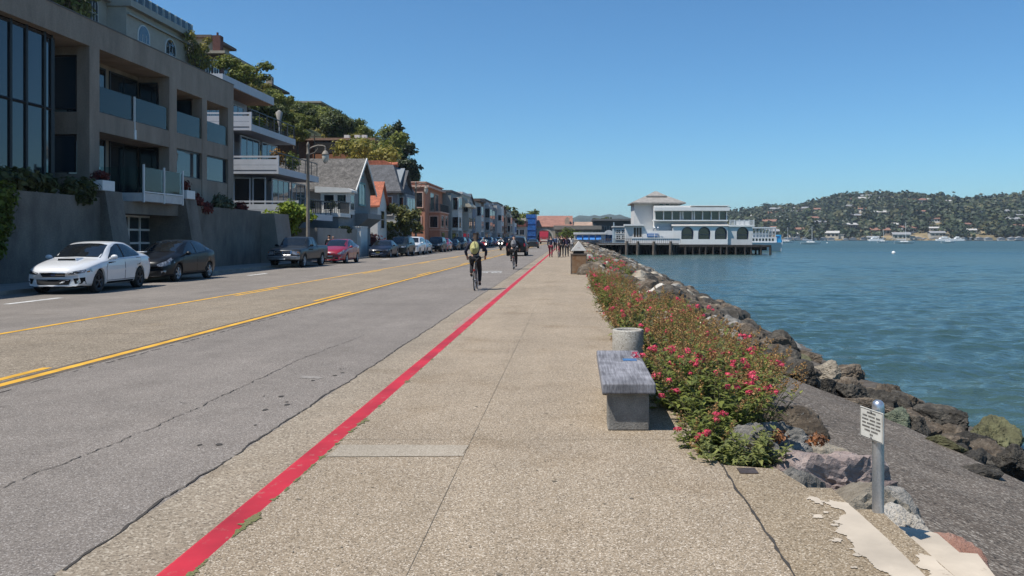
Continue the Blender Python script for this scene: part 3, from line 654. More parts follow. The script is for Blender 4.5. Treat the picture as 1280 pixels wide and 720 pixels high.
# ================================================================== flowering plants (red valerian) and weeds
LEAF = leaf_mat('valerian_leaf', (0.165, 0.215, 0.065), .5, .45)
LEAF2 = leaf_mat('valerian_leaf_pale', (0.215, 0.26, 0.10), .45, .45)
STEM = mat('plant_stem', (0.14, 0.13, 0.06), .8, .25, 10)
PINK = leaf_mat('valerian_flower', (0.74, 0.10, 0.19), .3, .4)
SEED = leaf_mat('valerian_seedhead', (0.34, 0.225, 0.11), .5, .4)
def plant_meshes(seed, h, rad, nstem, nleaf, nflower, nseed, lsz=.062, fl_r=.030):
    """leaves on arching stems, domed flower heads, feathery spent heads: three meshes"""
    r = random.Random(seed); lv, lf, lm = [], [], []; fv, ff = [], []; sv, sf = [], []; st = MB(); tips = []
    def leaf(p, d, L, W, up):
        o = len(lv); d = d.normalized(); sd = d.cross(Vector((0, 0, 1)))
        if sd.length < .1: sd = Vector((1, 0, 0))
        sd.normalize(); nn = sd.cross(d); droop = Vector((0, 0, -L * .28 * r.random()))
        a = p; b = p + d * L * .45 + sd * W * .5 + nn * W * .22; c = p + d * L + droop; e = p + d * L * .45 - sd * W * .5 + nn * W * .22; mid = p + d * L * .5
        lv.extend([a, b, c, e, mid]); lf.append((o, o + 1, o + 4)); lf.append((o + 1, o + 2, o + 4)); lf.append((o + 2, o + 3, o + 4)); lf.append((o + 3, o, o + 4))
    for i in range(nstem):
        a = r.uniform(0, 6.28); q = math.sqrt(r.random()) * rad; bx, by = q * .45 * math.cos(a), q * .45 * math.sin(a)
        hh = h * r.uniform(.55, 1.05) * (1 - .25 * (q / rad) ** 2); top = Vector((q * 1.25 * math.cos(a) + r.gauss(0, .05), q * 1.25 * math.sin(a) + r.gauss(0, .05), hh))
        base = Vector((bx, by, 0)); mid = (base + top) / 2 + Vector((r.gauss(0, .03), r.gauss(0, .03), hh * .08))
        pts = [base, (base + mid) / 2 + Vector((0, 0, hh * .04)), mid, (mid + top) / 2 + Vector((0, 0, hh * .03)), top]
        for j in range(4): st.tube(pts[j], pts[j + 1], .0045 * (1 - j * .15), .0042 * (1 - j * .18), 4, 0, False)
        tips.append((top, (top - mid).normalized()))
        nl = max(4, int(nleaf / nstem * r.uniform(.7, 1.3)))
        for k in range(nl):
            t = r.random() ** .8 * .97; seg = min(3, int(t * 4)); p = pts[seg].lerp(pts[seg + 1], t * 4 - seg)
            b = r.uniform(0, 6.28); d = Vector((math.cos(b), math.sin(b), r.uniform(-.1, .75)))
            L = lsz * r.uniform(.7, 1.5) * (1.35 - .7 * t); leaf(p + d * .012, d, L, L * r.uniform(.38, .55), 1)
    r.shuffle(tips)
    def head(c, rr_, n, V, F, sz, dome=True, cup=True):
        for _ in range(n):
            while True:
                d = Vector((r.gauss(0, 1), r.gauss(0, 1), r.gauss(0, 1) + (.5 if dome else 0)))
                if d.length > .1: break
            d.normalize(); p = c + Vector((d.x * rr_, d.y * rr_, d.z * rr_ * .75)) * r.uniform(.55, 1.05); s = sz * r.uniform(.6, 1.3)
            u = d.cross(Vector((r.gauss(0, 1), r.gauss(0, 1), r.gauss(0, 1))))
            if u.length < .01: continue
            u.normalize(); w = d.cross(u); o = len(V)
            V.extend([p + u * s, p + w * s, p - u * s, p - w * s]); F.append((o, o + 1, o + 2, o + 3))
    for (p, d) in tips[:nflower]:
        for _ in range(r.choice([1, 2, 3])):
            head(p + Vector((r.gauss(0, fl_r * .9), r.gauss(0, fl_r * .9), r.gauss(0, fl_r * .5))), fl_r * r.uniform(.7, 1.15), 46, fv, ff, .0095)
    for (p, d) in tips[nflower:nflower + nseed]:   # long feathery panicles
        for k in range(9):
            t = k / 8; c = p + d * (t * .16 - .07) + Vector((r.gauss(0, .012), r.gauss(0, .012), 0)); head(c, .030 * (1.15 - t * .7), 8, sv, sf, .0085, False)
    def mk(nm, v, f, m):
        me = bpy.data.meshes.new(nm); me.from_pydata(v, [], f); me.materials.append(m); return me
    so = st.build('stems', STEM); sm = so.data; bpy.data.objects.remove(so)
    return mk('foliage', lv, lf, LEAF if seed % 3 else LEAF2), mk('flowers', fv, ff, PINK), mk('seed_heads', sv, sf, SEED), sm
PLANTS = [plant_meshes(101, .72, .42, 40, 720, 9, 12, .10, .046), plant_meshes(102, .82, .42, 54, 560, 4, 44, .085, .036), plant_meshes(103, .60, .40, 36, 700, 6, 10, .105, .046), plant_meshes(104, .74, .42, 48, 520, 2, 40, .085, .034), plant_meshes(105, .38, .26, 22, 420, 0, 2, .085)]
def plant(x, y, z, s, kind, label, group=None, name='flowering_plant'):
    t = thing(name, label, 'plant', (x, y, z), rng.uniform(0, 6.28), group); t.scale = (s, s, s * rng.uniform(.9, 1.1))
    for nm, me in zip(('foliage', 'flowers', 'seed_heads', 'stems'), PLANTS[kind]):
        mesh_obj(nm, me, t)
    return t
def bank_top(x): return shore_z(x) + .05
named = [(1.02, 6.15, .0, .62, 2, 'lush flowering plant with red flowers nearest the camera, at the sidewalk corner'),
         (1.28, 6.95, -.05, .95, 0, 'tall pink flowered plant right of the front of the bench'),
         (1.05, 7.55, .0, .92, 0, 'bushy pink flowered plant against the right side of the bench'),
         (1.66, 7.75, -.15, .95, 1, 'brown seeded plant right of the bench, nearest the apron'),
         (1.22, 8.55, .0, 1.0, 1, 'tall brown seeded plant behind the bench'),
         (1.78, 8.75, -.15, .95, 0, 'pink flowered plant behind the bench on its water side'),
         (1.42, 9.7, -.05, 1.02, 3, 'feathery brown plant touching the concrete ash bin'),
         (2.0, 9.9, -.2, 1.0, 2, 'green and pink plant on the water side of the ash bin')]
for x, y, z, s, k, lab in named: plant(x, y, z, s, k, lab)
plant(1.42, 6.22, -.08, .8, 4, 'small leafy weed on the pale grey boulder by the corner', name='weed')
plant(1.08, 5.78, .0, .7, 4, 'low leafy weed growing out at the corner of the sidewalk edge', name='weed')
rp = random.Random(5); y = 10.5
while y < 33:
    for k in range(3 if y < 21 else 2):
        x = 1.05 + k * .62 + rp.uniform(-.15, .15)
        if rp.random() < (.26 if y < 23 else .5): continue
        plant(x, y + rp.uniform(-.3, .3), bank_top(x), rp.uniform(.85, 1.15) * (1 if y < 20 else .85), rp.choice([0, 1, 1, 2, 3, 3]), 'pink flowered plant along the sidewalk edge between the ash bin and the wooden bin', 'flowering plants beyond the ash bin')
    y += .95 + .024 * y
for k in range(16):
    y = 35 + k * 1.6 + rp.uniform(-.5, .5); x = 1.1 + rp.uniform(0, 1.7)
    plant(x, y, bank_top(x) + .05, 1.25, rp.choice([0, 0, 2]), 'pink flowered plant on the bank beside and beyond the wooden bin', 'flowering plants by the wooden bin')
# low red weed on the pink boulder
SUCC = leaf_mat('reddish_weed', (0.22, 0.11, 0.06), .5, .2)
for x, y, z, lab in [(1.72, 6.75, -.02, 'reddish weed between the near boulders and the plants'), (1.98, 6.55, .0, 'small reddish weed growing on top of the pinkish boulder')]:
    me = leaf_mesh('weed', [(0, 0, .05, .10, .08, .06)], 120, .026, SUCC, rp); tag(mesh_obj('weed', me, None, (x, y, z)), lab, 'weed')

# ================================================================== bench, ash bin, wooden bin, sign post, plate
BENCH_C = mat('bench_concrete', (0.24, 0.225, 0.20), .9, .25, 5, .25, 140, .4, 70)
def plank_mat():
    m = mat('weathered_wood', (0.27, 0.265, 0.27), .85, 0); n = m.node_tree.nodes; l = m.node_tree.links; b = n['Principled BSDF']
    tc = n.new('ShaderNodeTexCoord'); mp = n.new('ShaderNodeMapping'); mp.inputs['Scale'].default_value = (38, 1.6, 10); l.new(tc.outputs['Object'], mp.inputs[0])
    q = n.new('ShaderNodeTexNoise'); q.inputs['Scale'].default_value = 1.5; q.inputs['Detail'].default_value = 8; q.inputs['Roughness'].default_value = .7; l.new(mp.outputs[0], q.inputs['Vector'])
    rp_ = n.new('ShaderNodeValToRGB'); e = rp_.color_ramp.elements; e[0].position = .3; e[0].color = (0.085, 0.08, 0.085, 1); e[1].position = .72; e[1].color = (0.35, 0.345, 0.36, 1); k = e.new(.5); k.color = (0.215, 0.21, 0.225, 1)
    l.new(q.outputs['Fac'], rp_.inputs[0])
    q2 = n.new('ShaderNodeTexNoise'); q2.inputs['Scale'].default_value = 4; q2.inputs['Detail'].default_value = 5; l.new(tc.outputs['Object'], q2.inputs['Vector'])
    r_ = n.new('ShaderNodeMapRange'); r_.inputs[1].default_value = .35; r_.inputs[2].default_value = .65; r_.inputs[3].default_value = .6; r_.inputs[4].default_value = 1.15; l.new(q2.outputs['Fac'], r_.inputs[0])
    mx = n.new('ShaderNodeMix'); mx.data_type = 'RGBA'; mx.blend_type = 'MULTIPLY'; mx.inputs[0].default_value = 1; l.new(rp_.outputs[0], mx.inputs[6]); l.new(r_.outputs[0], mx.inputs[7]); l.new(mx.outputs[2], b.inputs['Base Color'])
    bp = n.new('ShaderNodeBump'); bp.inputs['Strength'].default_value = .6; bp.inputs['Distance'].default_value = .01; l.new(q.outputs['Fac'], bp.inputs['Height']); l.new(bp.outputs[0], b.inputs['Normal'])
    return m
PLANK = plank_mat()
b = thing('park_bench', 'grey weathered backless bench on concrete legs among the flowers', 'bench', (0.475, 6.5, SW), R(-.6))
mb = MB(); mb.box(-.212, .212, .0, 1.92, .305, .388); mb.build('seat', PLANK, b, False, .012)
for y0 in (.07, 1.55):
    mb = MB(); mb.prism_y([(-.165, 0), (.165, 0), (.165, .305), (-.165, .305)], y0, y0 + .26); mb.build('leg', BENCH_C, b, False, .012)
mb = MB(); mb.box(.02, .15, 1.20, 1.32, .388, .393); mb.build('plaque', mat('blue_plaque', (0.06, 0.16, 0.33), .5, .2, 20), b, False)
t = thing('ash_bin', 'round pebbled concrete ash bin behind the bench', 'bin', (0.70, 9.76, SW))
mb = MB(); mb.lathe([(.001, 0), (.178, 0), (.185, .01), (.185, .44), (.178, .455), (.142, .455), (.137, .44), (.135, .30)], (0, 0, 0), 40); mb.build('drum', aggregate_mat('bin_pebble', (0.36, 0.335, 0.29), (0.17, 0.15, 0.12), (0.55, 0.52, 0.46), 90, .7, .1), t, False)
mb = MB(); mb.lathe([(.135, .30), (.001, .305)], (0, 0, 0), 30); mb.build('sand', mat('bin_sand', (0.10, 0.085, 0.065), .95, .4, 20), t, False)
RUST = mat('rusty_board', (0.24, 0.165, 0.10), .85, .3, 5, .2, 60, tint=(0.20, 0.085, 0.03))
t = thing('litter_bin', 'rusty square litter bin with a white triangular lid on the sidewalk', 'bin', (0.42, 35.0, SW))
mb = MB()
mb.box(-.33, .33, -.3, .3, .04, .82); mb.build('box', RUST, t, False, .015)
mb = MB(); mb.box(-.35, .35, -.32, .32, .822, .86); 
for sx in (-.34, .30):
    for sy in (-.31, .27): mb.box(sx, sx + .04, sy, sy + .04, 0, .82)
mb.build('frame', mat('bin_frame', (0.17, 0.13, 0.10), .7, .3, 6), t, False)
mb = MB(); mb.prism_y([(-.33, .98), (.33, .98), (0, 1.40)], -.30, .30); mb.build('lid', mat('bin_lid_white', (0.72, 0.68, 0.62), .7, .08, 5), t, False, .01)
mb = MB(); mb.box(-.22, .22, -.24, .24, .862, .978); mb.build('opening', mat('bin_dark', (0.02, 0.018, 0.016), .9, 0), t, False)
mb = MB()
for k, (x, w) in enumerate([(-.05, .02), (-.01, .02), (.03, .02)]): mb.box(x, x + w, -.304, -.30, 1.10, 1.13)
mb.build('lid_mark', mat('faded_mark', (0.45, 0.33, 0.28), .8, .2, 9), t, False)
GALV = mat('galvanised_steel', (0.52, 0.53, 0.54), .42, .15, 6, .1, 80, metal=.75, streak=.4)
t = thing('sign_post', 'short galvanised post carrying a small white notice at the steps', 'sign', (1.935, 5.155, -.055))
mb = MB(); mb.tube((0, 0, 0), (0, 0, .62), .036, .036, 24); mb.build('post', GALV, t, False)
mb = MB(); mb.lathe([(.0385, .615), (.0385, .65), (.037, .67), (.03, .687), (.018, .697), (.001, .70)], (0, 0, 0), 24); mb.lathe([(.036, .608), (.0385, .615)], (0, 0, 0), 24); mb.build('cap', mat('cap_metal', (0.55, 0.56, 0.58), .3, .05, 9, metal=.8), t, False)
mb = MB(); mb.box(-.12, .12, -.048, -.0445, .452, .642); so = mb.build('notice', mat('notice_white', (0.62, 0.61, 0.56), .6, .12, 12), t, False, .006)
so.location = (.0, 0, 0)
INK = mat('notice_ink', (0.09, 0.085, 0.08), .7, .1, 20)
mb = MB(); e = .006
for a0, a1, b0, b1 in [(-.114, .114, .457, .4595), (-.114, .114, .6345, .637), (-.114, -.1115, .457, .637), (.1115, .114, .457, .637)]: mb.box(a0, a1, -.0495, -.0482, b0, b1)
rs = random.Random(2)
for k, wds in enumerate([(.09,), (.05, .07, .04), (.07, .06, .04), (.04, .08, .05), (.08, .04, .05), (.06, .07), (.03,)]):
    z = .612 - k * .0225; tot = sum(wds) + .010 * (len(wds) - 1); x = -tot / 2
    for w in wds:
        q = x
        while q < x + w - .004:
            mb.box(q, q + .0052, -.0494, -.0482, z, z + .0105); q += .0082 if rs.random() > .2 else .0092
        x += w + .010
mb.build('lettering', INK, so, False)
mb = MB(); mb.tube((0, -.049, .627), (0, -.053, .627), .006, .006, 8); mb.tube((0, -.049, .468), (0, -.053, .468), .006, .006, 8); mb.build('bolt', GALV, so, False)
so.rotation_euler = (0, 0, R(-76))
mb = MB(); mb.box(1.12, 1.24, 5.38, 5.50, SW - .003, SW + .004); tag(mb.build('ground_plate', mat('bronze_plate', (0.10, 0.075, 0.065), .5, .3, 20, metal=.3)), 'small dark metal plate set into the sidewalk corner', 'plate')
# ================================================================== buildings on the left
CONC = mat('ribbed_concrete', (0.30, 0.24, 0.19), .9, .20, 1.0, .12, 25, .3, 30, space='Object', streak=.3)
CONC2 = mat('stucco_wall', (0.18, 0.16, 0.135), .92, .26, 1.1, .15, 18, .5, 26, streak=.5)
SOFFIT = mat('soffit_brown', (0.17, 0.12, 0.09), .85, .2, 1.5)
MULL = mat('dark_mullion', (0.02, 0.021, 0.023), .4, .1, 4)
GLASS = glass_mat('window_glass'); GLASS2 = glass_mat('window_glass_blue', (0.02, 0.035, 0.05))
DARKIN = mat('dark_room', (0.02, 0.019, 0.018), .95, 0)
CURT = mat('curtain', (0.42, 0.42, 0.40), .9, .15, 8)
WHITEM = mat('white_painted_metal', (0.70, 0.70, 0.69), .5, .06, 4)
CLEAR = clear_glass('rail_glass')
LSHRUB = leaf_mat('shrub_leaf', (0.065, 0.085, 0.035), .5, .25); LRED = leaf_mat('red_shrub_leaf', (0.14, 0.035, 0.035), .5, .25); LVINE = leaf_mat('vine_leaf', (0.10, 0.14, 0.025), .5, .3)
LBRIGHT = leaf_mat('bright_leaf', (0.19, 0.27, 0.035), .4, .35); LGREY = leaf_mat('grey_green_leaf', (0.10, 0.13, 0.085), .4, .2)

# --- concrete building
FX = -20.5
cb = thing('concrete_building', 'grey brown concrete building with curved dark glass bay and deep balconies', 'building', (-22, 36, 0.1))
mb = MB(); mb.box(-42, -22.12, 12, 50.35, .1, 10.7)
mb.box(-22.13, -20.55, 12, 50.3, 2.9, 3.62)                      # deck the building stands on
mb.build('wall', CONC, cb)
mb = MB(); mb.box(-42, FX, 12, 36, 9.86, 10.98); mb.box(-42, FX, 36.002, 42.3, 9.9, 10.98); mb.box(-42, FX, 42.302, 50.4, 9.45, 10.98)
mb.build('parapet', CONC, cb)
mb = MB(); mb.box(-42.05, FX + .03, 12, 50.43, 10.982, 11.03); mb.build('roof_edge', mat('roof_flashing', (0.13, 0.12, 0.11), .7, .15, 3), cb)
for y0, y1 in ((35.25, 36.0), (42.3, 43.1), (46.1, 46.7), (49.6, 50.39)):
    mb = MB(); mb.box(-21.05, FX - .004, y0, y1, 3.0, 9.87); mb.build('column', CONC, cb)
mb = MB()
mb.box(-22.1, FX - .02, 36.003, 42.297, 6.3, 7.14); mb.box(-22.1, FX - .02, 43.103, 46.097, 6.36, 7.16); mb.box(-22.1, FX - .02, 46.703, 49.597, 6.36, 7.16)
mb.box(-21.0, FX - .05, 43.103, 46.097, 3.6, 4.9); mb.box(-21.0, FX - .05, 46.703, 49.597, 3.6, 4.9)
mb.box(-23.2, -21.06, 35.30, 35.9, 3.0, 4.4); mb.box(-23.2, -21.06, 35.30, 35.9, 6.1, 7.05); mb.box(-23.2, -21.06, 35.36, 35.9, 9.5, 9.85); mb.box(-23.2, -22.9, 35.31, 35.9, 3, 9.85)
mb.build('spandrel', CONC, cb)
# side wall of each balcony recess and its floor-to-ceiling doors
for z0, z1 in ((3.66, 6.25), (7.16, 9.6)):
    w = win(cb, 'x', -22.11, 36.4, 39.2, z0 + .1, z1, MULL, GLASS, 2, 1, .08, .05, False, 'glass_door')
    win(cb, 'x', -22.11, 39.7, 42.1, z0 + .1, z1, MULL, GLASS, 2, 1, .08, .05, False, 'glass_door')
    win(cb, 'y', 42.29, -22.0, -21.15, z0 + .1, z1 - .05, MULL, GLASS, 1, 1, .06, .04, False, 'glass_door')
win(cb, 'x', -22.11, 43.4, 45.9, 7.25, 9.3, MULL, GLASS, 2, 1, .08, .05, False, 'glass_door')
win(cb, 'y', 46.09, -22.0, -21.15, 7.25, 9.3, MULL, GLASS2, 1, 1, .06, .04, False, 'glass_door')
for y0, y1 in ((43.15, 46.05), (46.75, 49.55)):
    m_ = MB(); t = .07
    m_.box(-20.72, -20.62, y0, y1, 4.905, 4.97); m_.box(-20.72, -20.62, y0, y1, 6.28, 6.355); m_.box(-20.72, -20.62, y0, y0 + t, 4.97, 6.28); m_.box(-20.72, -20.62, y1 - t, y1, 4.97, 6.28)
    f = m_.build('window', MULL, cb); q = MB(); q.box(-20.70, -20.67, y0 + t, y1 - t, 4.97, 6.28); q.build('pane', GLASS2, f)
win(cb, 'y', 35.355, -22.75, -21.15, 7.2, 9.4, MULL, GLASS2, 1, 1, .05, .04, False)
win(cb, 'y', 35.295, -22.75, -21.15, 4.5, 6.0, MULL, GLASS2, 1, 1, .05, .04, False)
for y0, y1 in ((36.05, 42.25), (43.12, 46.08), (46.72, 49.58)):     # glass balcony rails on the upper floor
    q = MB(); q.box(-20.60, -20.585, y0, y1, 7.20, 8.3); rl = q.build('balcony_rail', CLEAR, cb)
    q = MB(); q.box(-20.61, -20.575, y0, y1, 7.165, 7.20); q.build('channel', MULL, rl)
q = MB(); q.box(-20.57, -20.50, 38.92, 38.98, 6.55, 8.32); q.box(-20.57, -20.47, 38.88, 39.03, 6.3, 6.75); q.build('drain_pipe', WHITEM, cb)
# curved glass bay
path = [(-20.9, 20.0 + .9 * i) for i in range(14)]; path = [p for p in path if p[1] < 32.7] + [(-22.8 + 1.9 * math.cos(a), 32.8 + 1.9 * math.sin(a)) for a in [i * math.pi / 2 / 5 for i in range(6)]] + [(-23.6, 34.7)]
g = MB()
for (xa, ya), (xb, yb) in zip(path, path[1:]): g.quad((xa, ya, 3.3), (xb, yb, 3.3), (xb, yb, 9.86), (xa, ya, 9.86))
bay = g.build('curved_bay', glass_mat('bay_glass', (0.010, 0.013, 0.017), .05), cb)
g = MB()
for i, (x, y) in enumerate(path): g.tube((x + .02, y + .01, 3.3), (x + .02, y + .01, 9.86), .075, .075, 6, 0, False, False)
for z in (3.5, 6.85, 9.75):
    for (xa, ya), (xb, yb) in zip(path, path[1:]): g.tube((xa + .02, ya, z), (xb + .02, yb, z), .06, .06, 4, 0, False, False)
g.build('mullions', MULL, bay)
# projecting glass balcony over the garage
q = MB(); q.box(-20.5, -18.55, 35.9, 39.6, 3.25, 3.62); fl = q.build('balcony', mat('balcony_white', (0.52, 0.52, 0.51), .7, .08, 3), cb)
for a in [(-18.57, -18.55, 35.95, 37.7), (-18.57, -18.55, 37.78, 39.5)]:
    q = MB(); q.box(a[0], a[1], a[2], a[3], 3.72, 4.74); q.build('glass_panel', CLEAR, fl)
q = MB(); q.box(-20.45, -18.62, 35.92, 35.94, 3.72, 4.74); q.build('glass_panel', CLEAR, fl)
q = MB()
for y in (35.93, 37.74, 39.56): q.box(-18.57, -18.50, y - .03, y + .03, 3.2, 4.86)
q.box(-18.56, -18.51, 35.93, 39.56, 3.64, 3.69); q.build('post', WHITEM, fl)
# --- retaining wall with piers and garage
rw = thing('retaining_wall', 'tall grey stucco retaining wall with slanted piers along the far sidewalk', 'wall', (-18.9, 33, .1))
mb = MB(); mb.box(-20.4, -18.9, -10, 33.25, .1, 3.28); mb.box(-20.4, -18.9, 41.4, 50.6, .1, 3.28); mb.box(-22, -20.55, 33.3, 41.3, .1, 3.0)
mb.build('wall', CONC2, rw)
mb = MB(); mb.box(-20.55, -19.02, 34.52, 40.18, 2.7, 3.24); mb.build('lintel', CONC2, rw)
for y0, y1 in ((33.25, 34.5), (40.2, 41.4)):
    mb = MB(); mb.prism_y([(-20.5, .1), (-18.15, .1), (-18.72, 3.56), (-20.5, 3.56)], y0, y1); mb.build('pier', CONC2, rw, fix=True)
mb = MB(); mb.prism_y([(-19.6, .1), (-17.7, .1), (-18.1, 3.15), (-19.6, 3.15)], 50.6, 53.2); mb.build('pier', mat('stucco_tan', (0.27, 0.235, 0.195), .92, .15, 1, .15, 20), rw, fix=True)
gd = MB()
for i in range(5): y = 36.3 + i * 1.0; gd.box(-20.54, -20.44, y - .045, y + .045, .12, 2.68)
for i in range(5): z = .14 + i * .63; gd.box(-20.54, -20.45, 36.3, 40.3, z - .045, z + .045)
gdo = gd.build('garage_door', WHITEM, rw); q = MB(); q.box(-20.545, -20.50, 36.3, 40.3, .12, 2.68); q.build('pane', glass_mat('garage_glass', (0.03, 0.045, 0.055), .25), gdo)
# planters and shrubs over the wall
for x, y, lab in ((-19.3, 33.6, 'white planter box on the near slanted pier'), (-19.2, 40.7, 'white planter box on the far slanted pier')):
    t = thing('planter_box', lab, 'planter', (x, y, 3.56)); q = MB(); q.box(-.45, .55, -.45, .45, 0, .42); q.build('box', WHITEM, t, False, .02)
    q = MB(); q.box(-.38, .48, -.38, .38, .40, .43); q.build('soil', SOIL, t, False)
rs = random.Random(17)
def shrub(x, y, z, lobes, n, size, m, label, group=None, name='shrub', stems=True, flat=.35):
    t = thing(name, label, 'shrub', (x, y, z), 0, group)
    mesh_obj('foliage', leaf_mesh('foliage', lobes, n, size, m, rs, .35, flat), t)
    if stems:
        q = MB()
        for l in lobes:
            for _ in range(2): q.tube((l[0] * .3, l[1] * .3, -.05), (l[0] + rs.uniform(-.2, .2) * l[3], l[1], l[2] + .2 * l[5]), .025, .01, 5)
        q.build('branches', mat('twig', (0.10, 0.08, 0.06), .9, .2, 6), t, False)
    return t
shrub(-19.2, 28.2, 3.3, [(0, 0, .35, .55, .8, .55), (0, 1.2, .4, .5, .7, .5), (-.1, 2.2, .35, .5, .6, .45)], 1100, .17, LSHRUB, 'pale leafed shrub on the wall top at the left edge, by the curved glass bay')
shrub(-19.1, 32.1, 3.3, [(0, -.4, .3, .5, .7, .45), (.1, .4, .35, .45, .5, .5), (.25, 0, -.1, .25, .8, .35)], 700, .15, LSHRUB, 'drooping shrub on the wall top just left of the near pier')
shrub(-18.72, 27.3, 2.4, [(0, 0, .55, .35, .7, .7), (.1, -.2, -.2, .3, .55, .8), (.05, -.4, -1.0, .25, .45, .6)], 1500, .11, LVINE, 'yellow green vine hanging down the wall at the left edge', name='vine')
shrub(-19.2, 33.75, 3.98, [(0, 0, .22, .42, .42, .26)], 260, .11, LRED, 'red flowered bush in the near planter box')
shrub(-19.1, 40.75, 3.98, [(0, 0, .25, .42, .45, .35)], 320, .11, LRED, 'dark red bush in the far planter box')
shrub(-19.2, 43.0, 3.3, [(0, -.8, .25, .5, .8, .45), (.25, 0, -.1, .3, .9, .4)], 800, .14, LRED, 'dark red shrub trailing over the wall right of the far planter')
shrub(-19.2, 45.4, 3.3, [(0, 0, .3, .5, .9, .55), (.1, .8, .2, .4, .6, .4)], 800, .13, LGREY, 'grey green shrub on the wall top under the two blue windows')
shrub(-19.2, 48.2, 3.3, [(0, 0, .15, .4, .7, .35)], 400, .12, LRED, 'small reddish shrub at the right end of the wall top')

# --- blue grey modern house with stepped decks
BG = mat('bluegrey_siding', (0.30, 0.31, 0.345), .7, .08, 1.2, .05, 14); BG_L = mat('bluegrey_trim', (0.47, 0.475, 0.50), .6, .06, 2); WOODS = mat('cedar_soffit', (0.30, 0.16, 0.085), .7, .25, 3, .2, 12)
RAILM = mat('dark_rail', (0.04, 0.042, 0.045), .5, .1, 5)
bh = thing('modern_house', 'blue grey modern house with white edged decks stepping out over the street', 'house', (-24, 60, .1))
mb = MB(); mb.box(-40, -25.4, 56.5, 65, .1, 12.4); mb.box(-25.41, -22.8, 56.5, 65, .1, 6.6); mb.box(-22.81, -20.6, 56.5, 64.9, .1, 3.4); mb.build('wall', BG, bh)
mb = MB(); mb.prism_x([(55.7, 12.15), (65.4, 12.15), (65.4, 12.75), (55.7, 12.75)], -42, -23.4); mb.build('roof', BG_L, bh)
mb = MB(); mb.box(-41, -23.5, 55.8, 65.3, 12.10, 12.148); mb.build('soffit', WOODS, bh)
def deck(name_x, z0, y0, y1, xb, hrail=1.05, solid=1.6):
    d = MB(); d.box(xb, name_x, y0, y1, z0, z0 + .42); dk = d.build('deck', BG, bh)
    d = MB()
    for k, (za, zb) in enumerate(((.0, .16), (.26, .58), (.60, .98), (1.10, 1.22))): d.box(xb, name_x + .03, y0 - .06, y0 - .002, z0 + za, z0 + zb)
    d.box(name_x - .09, name_x + .05, y0 - .08, y0 + .06, z0 - .02, z0 + 1.24); d.build('front_siding', BG_L, dk)
    d = MB(); d.box(name_x, name_x + .05, y0 + .07, y1, z0 - .02, z0 + .44); d.build('fascia', BG_L, dk)
    d = MB(); n = int((y1 - y0) / 1.3)
    for i in range(n + 1): y = y0 + .2 + (y1 - y0 - .3) * i / n; d.box(name_x - .08, name_x - .03, y - .025, y + .025, z0 + .42, z0 + 1.45)
    d.box(name_x - .09, name_x - .02, y0, y1, z0 + 1.42, z0 + 1.48)
    for k in range(4): d.box(name_x - .06, name_x - .05, y0, y1, z0 + .6 + .2 * k, z0 + .615 + .2 * k)
    d.build('railing', RAILM, dk); return dk
deck(-21.6, 8.95, 56, 65, -26); deck(-19.75, 6.0, 56, 64.9, -26); deck(-18.4, 2.95, 56, 64, -26)
for z, x in ((9.5, -25.39), (6.5, -22.79), (3.5, -20.59)):
    win(bh, 'y', 56.49, x - 2.3, x - 1.3, z + .3, z + 2.2, BG_L, GLASS, 1, 1, .08, .06)
    win(bh, 'y', 56.49, x - 1.0, x - .25, z + .2, z + 2.2, BG_L, GLASS, 1, 1, .08, .06)
    win(bh, 'x', x, 57.2, 60.5, z + .2, z + 2.2, BG_L, GLASS2, 3, 1, .08, .06, False); win(bh, 'x', x, 61.2, 64.2, z + .2, z + 2.2, BG_L, GLASS2, 3, 1, .08, .06, False)
for i, (x, y, z, lab, m, s) in enumerate([(-22.1, 58.6, 9.4, 'potted plant behind the railing of the top deck', LVINE, .45), (-20.4, 57.6, 6.45, 'orange tinged bush on the middle deck', leaf_mat('autumn_leaf', (0.22, 0.13, 0.03), .5, .3), .75), (-20.3, 60.2, 6.45, 'yellow green bush on the middle deck', LVINE, .8)]):
    shrub(x, y, z, [(0, 0, s, s * .8, s * 1.3, s)], 420, .14, m, lab)
for i, (y, lab) in enumerate(((62.6, 'closed parasol on the top deck of the blue grey house'),)):
    t = thing('parasol', lab, 'parasol', (-22.0, y, 9.4)); q = MB(); q.tube((0, 0, 0), (0, 0, 1.9), .03, .03, 6); q.build('pole', WHITEM, t, False)
    q = MB(); q.lathe([(.05, .7), (.28, 1.75), (.03, 1.95)], (0, 0, 0), 8); q.build('canopy', mat('canvas', (0.30, 0.28, 0.26), .9, .1, 6), t, False)

# --- gables and helper for pitched houses
def gable_roof(parent, x0, x1, y0, y1, ze, zr, ridge, m, ov=.35, th=.18, name='roof'):
    """ridge 'x': ridge runs along x (gable faces the street); 'y': along the street"""
    q = MB()
    if ridge == 'x':
        c = (y0 + y1) / 2; h = (y1 - y0) / 2; s = (zr - ze) / h; a, b = y0 - ov, y1 + ov; zl = ze - s * ov
        q.prism_x([(a, zl), (c, zr), (b, zl), (b, zl + th), (c, zr + th), (a, zl + th)], x0 - ov, x1 + ov)
    else:
        c = (x0 + x1) / 2; h = (x1 - x0) / 2; s = (zr - ze) / h; a, b = x0 - ov, x1 + ov; zl = ze - s * ov
        q.prism_y([(a, zl), (c, zr), (b, zl), (b, zl + th), (c, zr + th), (a, zl + th)], y0 - ov, y1 + ov)
    return q.build(name, m, parent, fix=True)
SHING = mat('grey_shingle', (0.13, 0.12, 0.11), .95, .35, 2.2, .35, 9, .6, 12, tint=(0.06, 0.055, 0.05)); SHING2 = mat('slate_shingle', (0.105, 0.105, 0.11), .95, .25, 2.0, .3, 10, .5, 12)
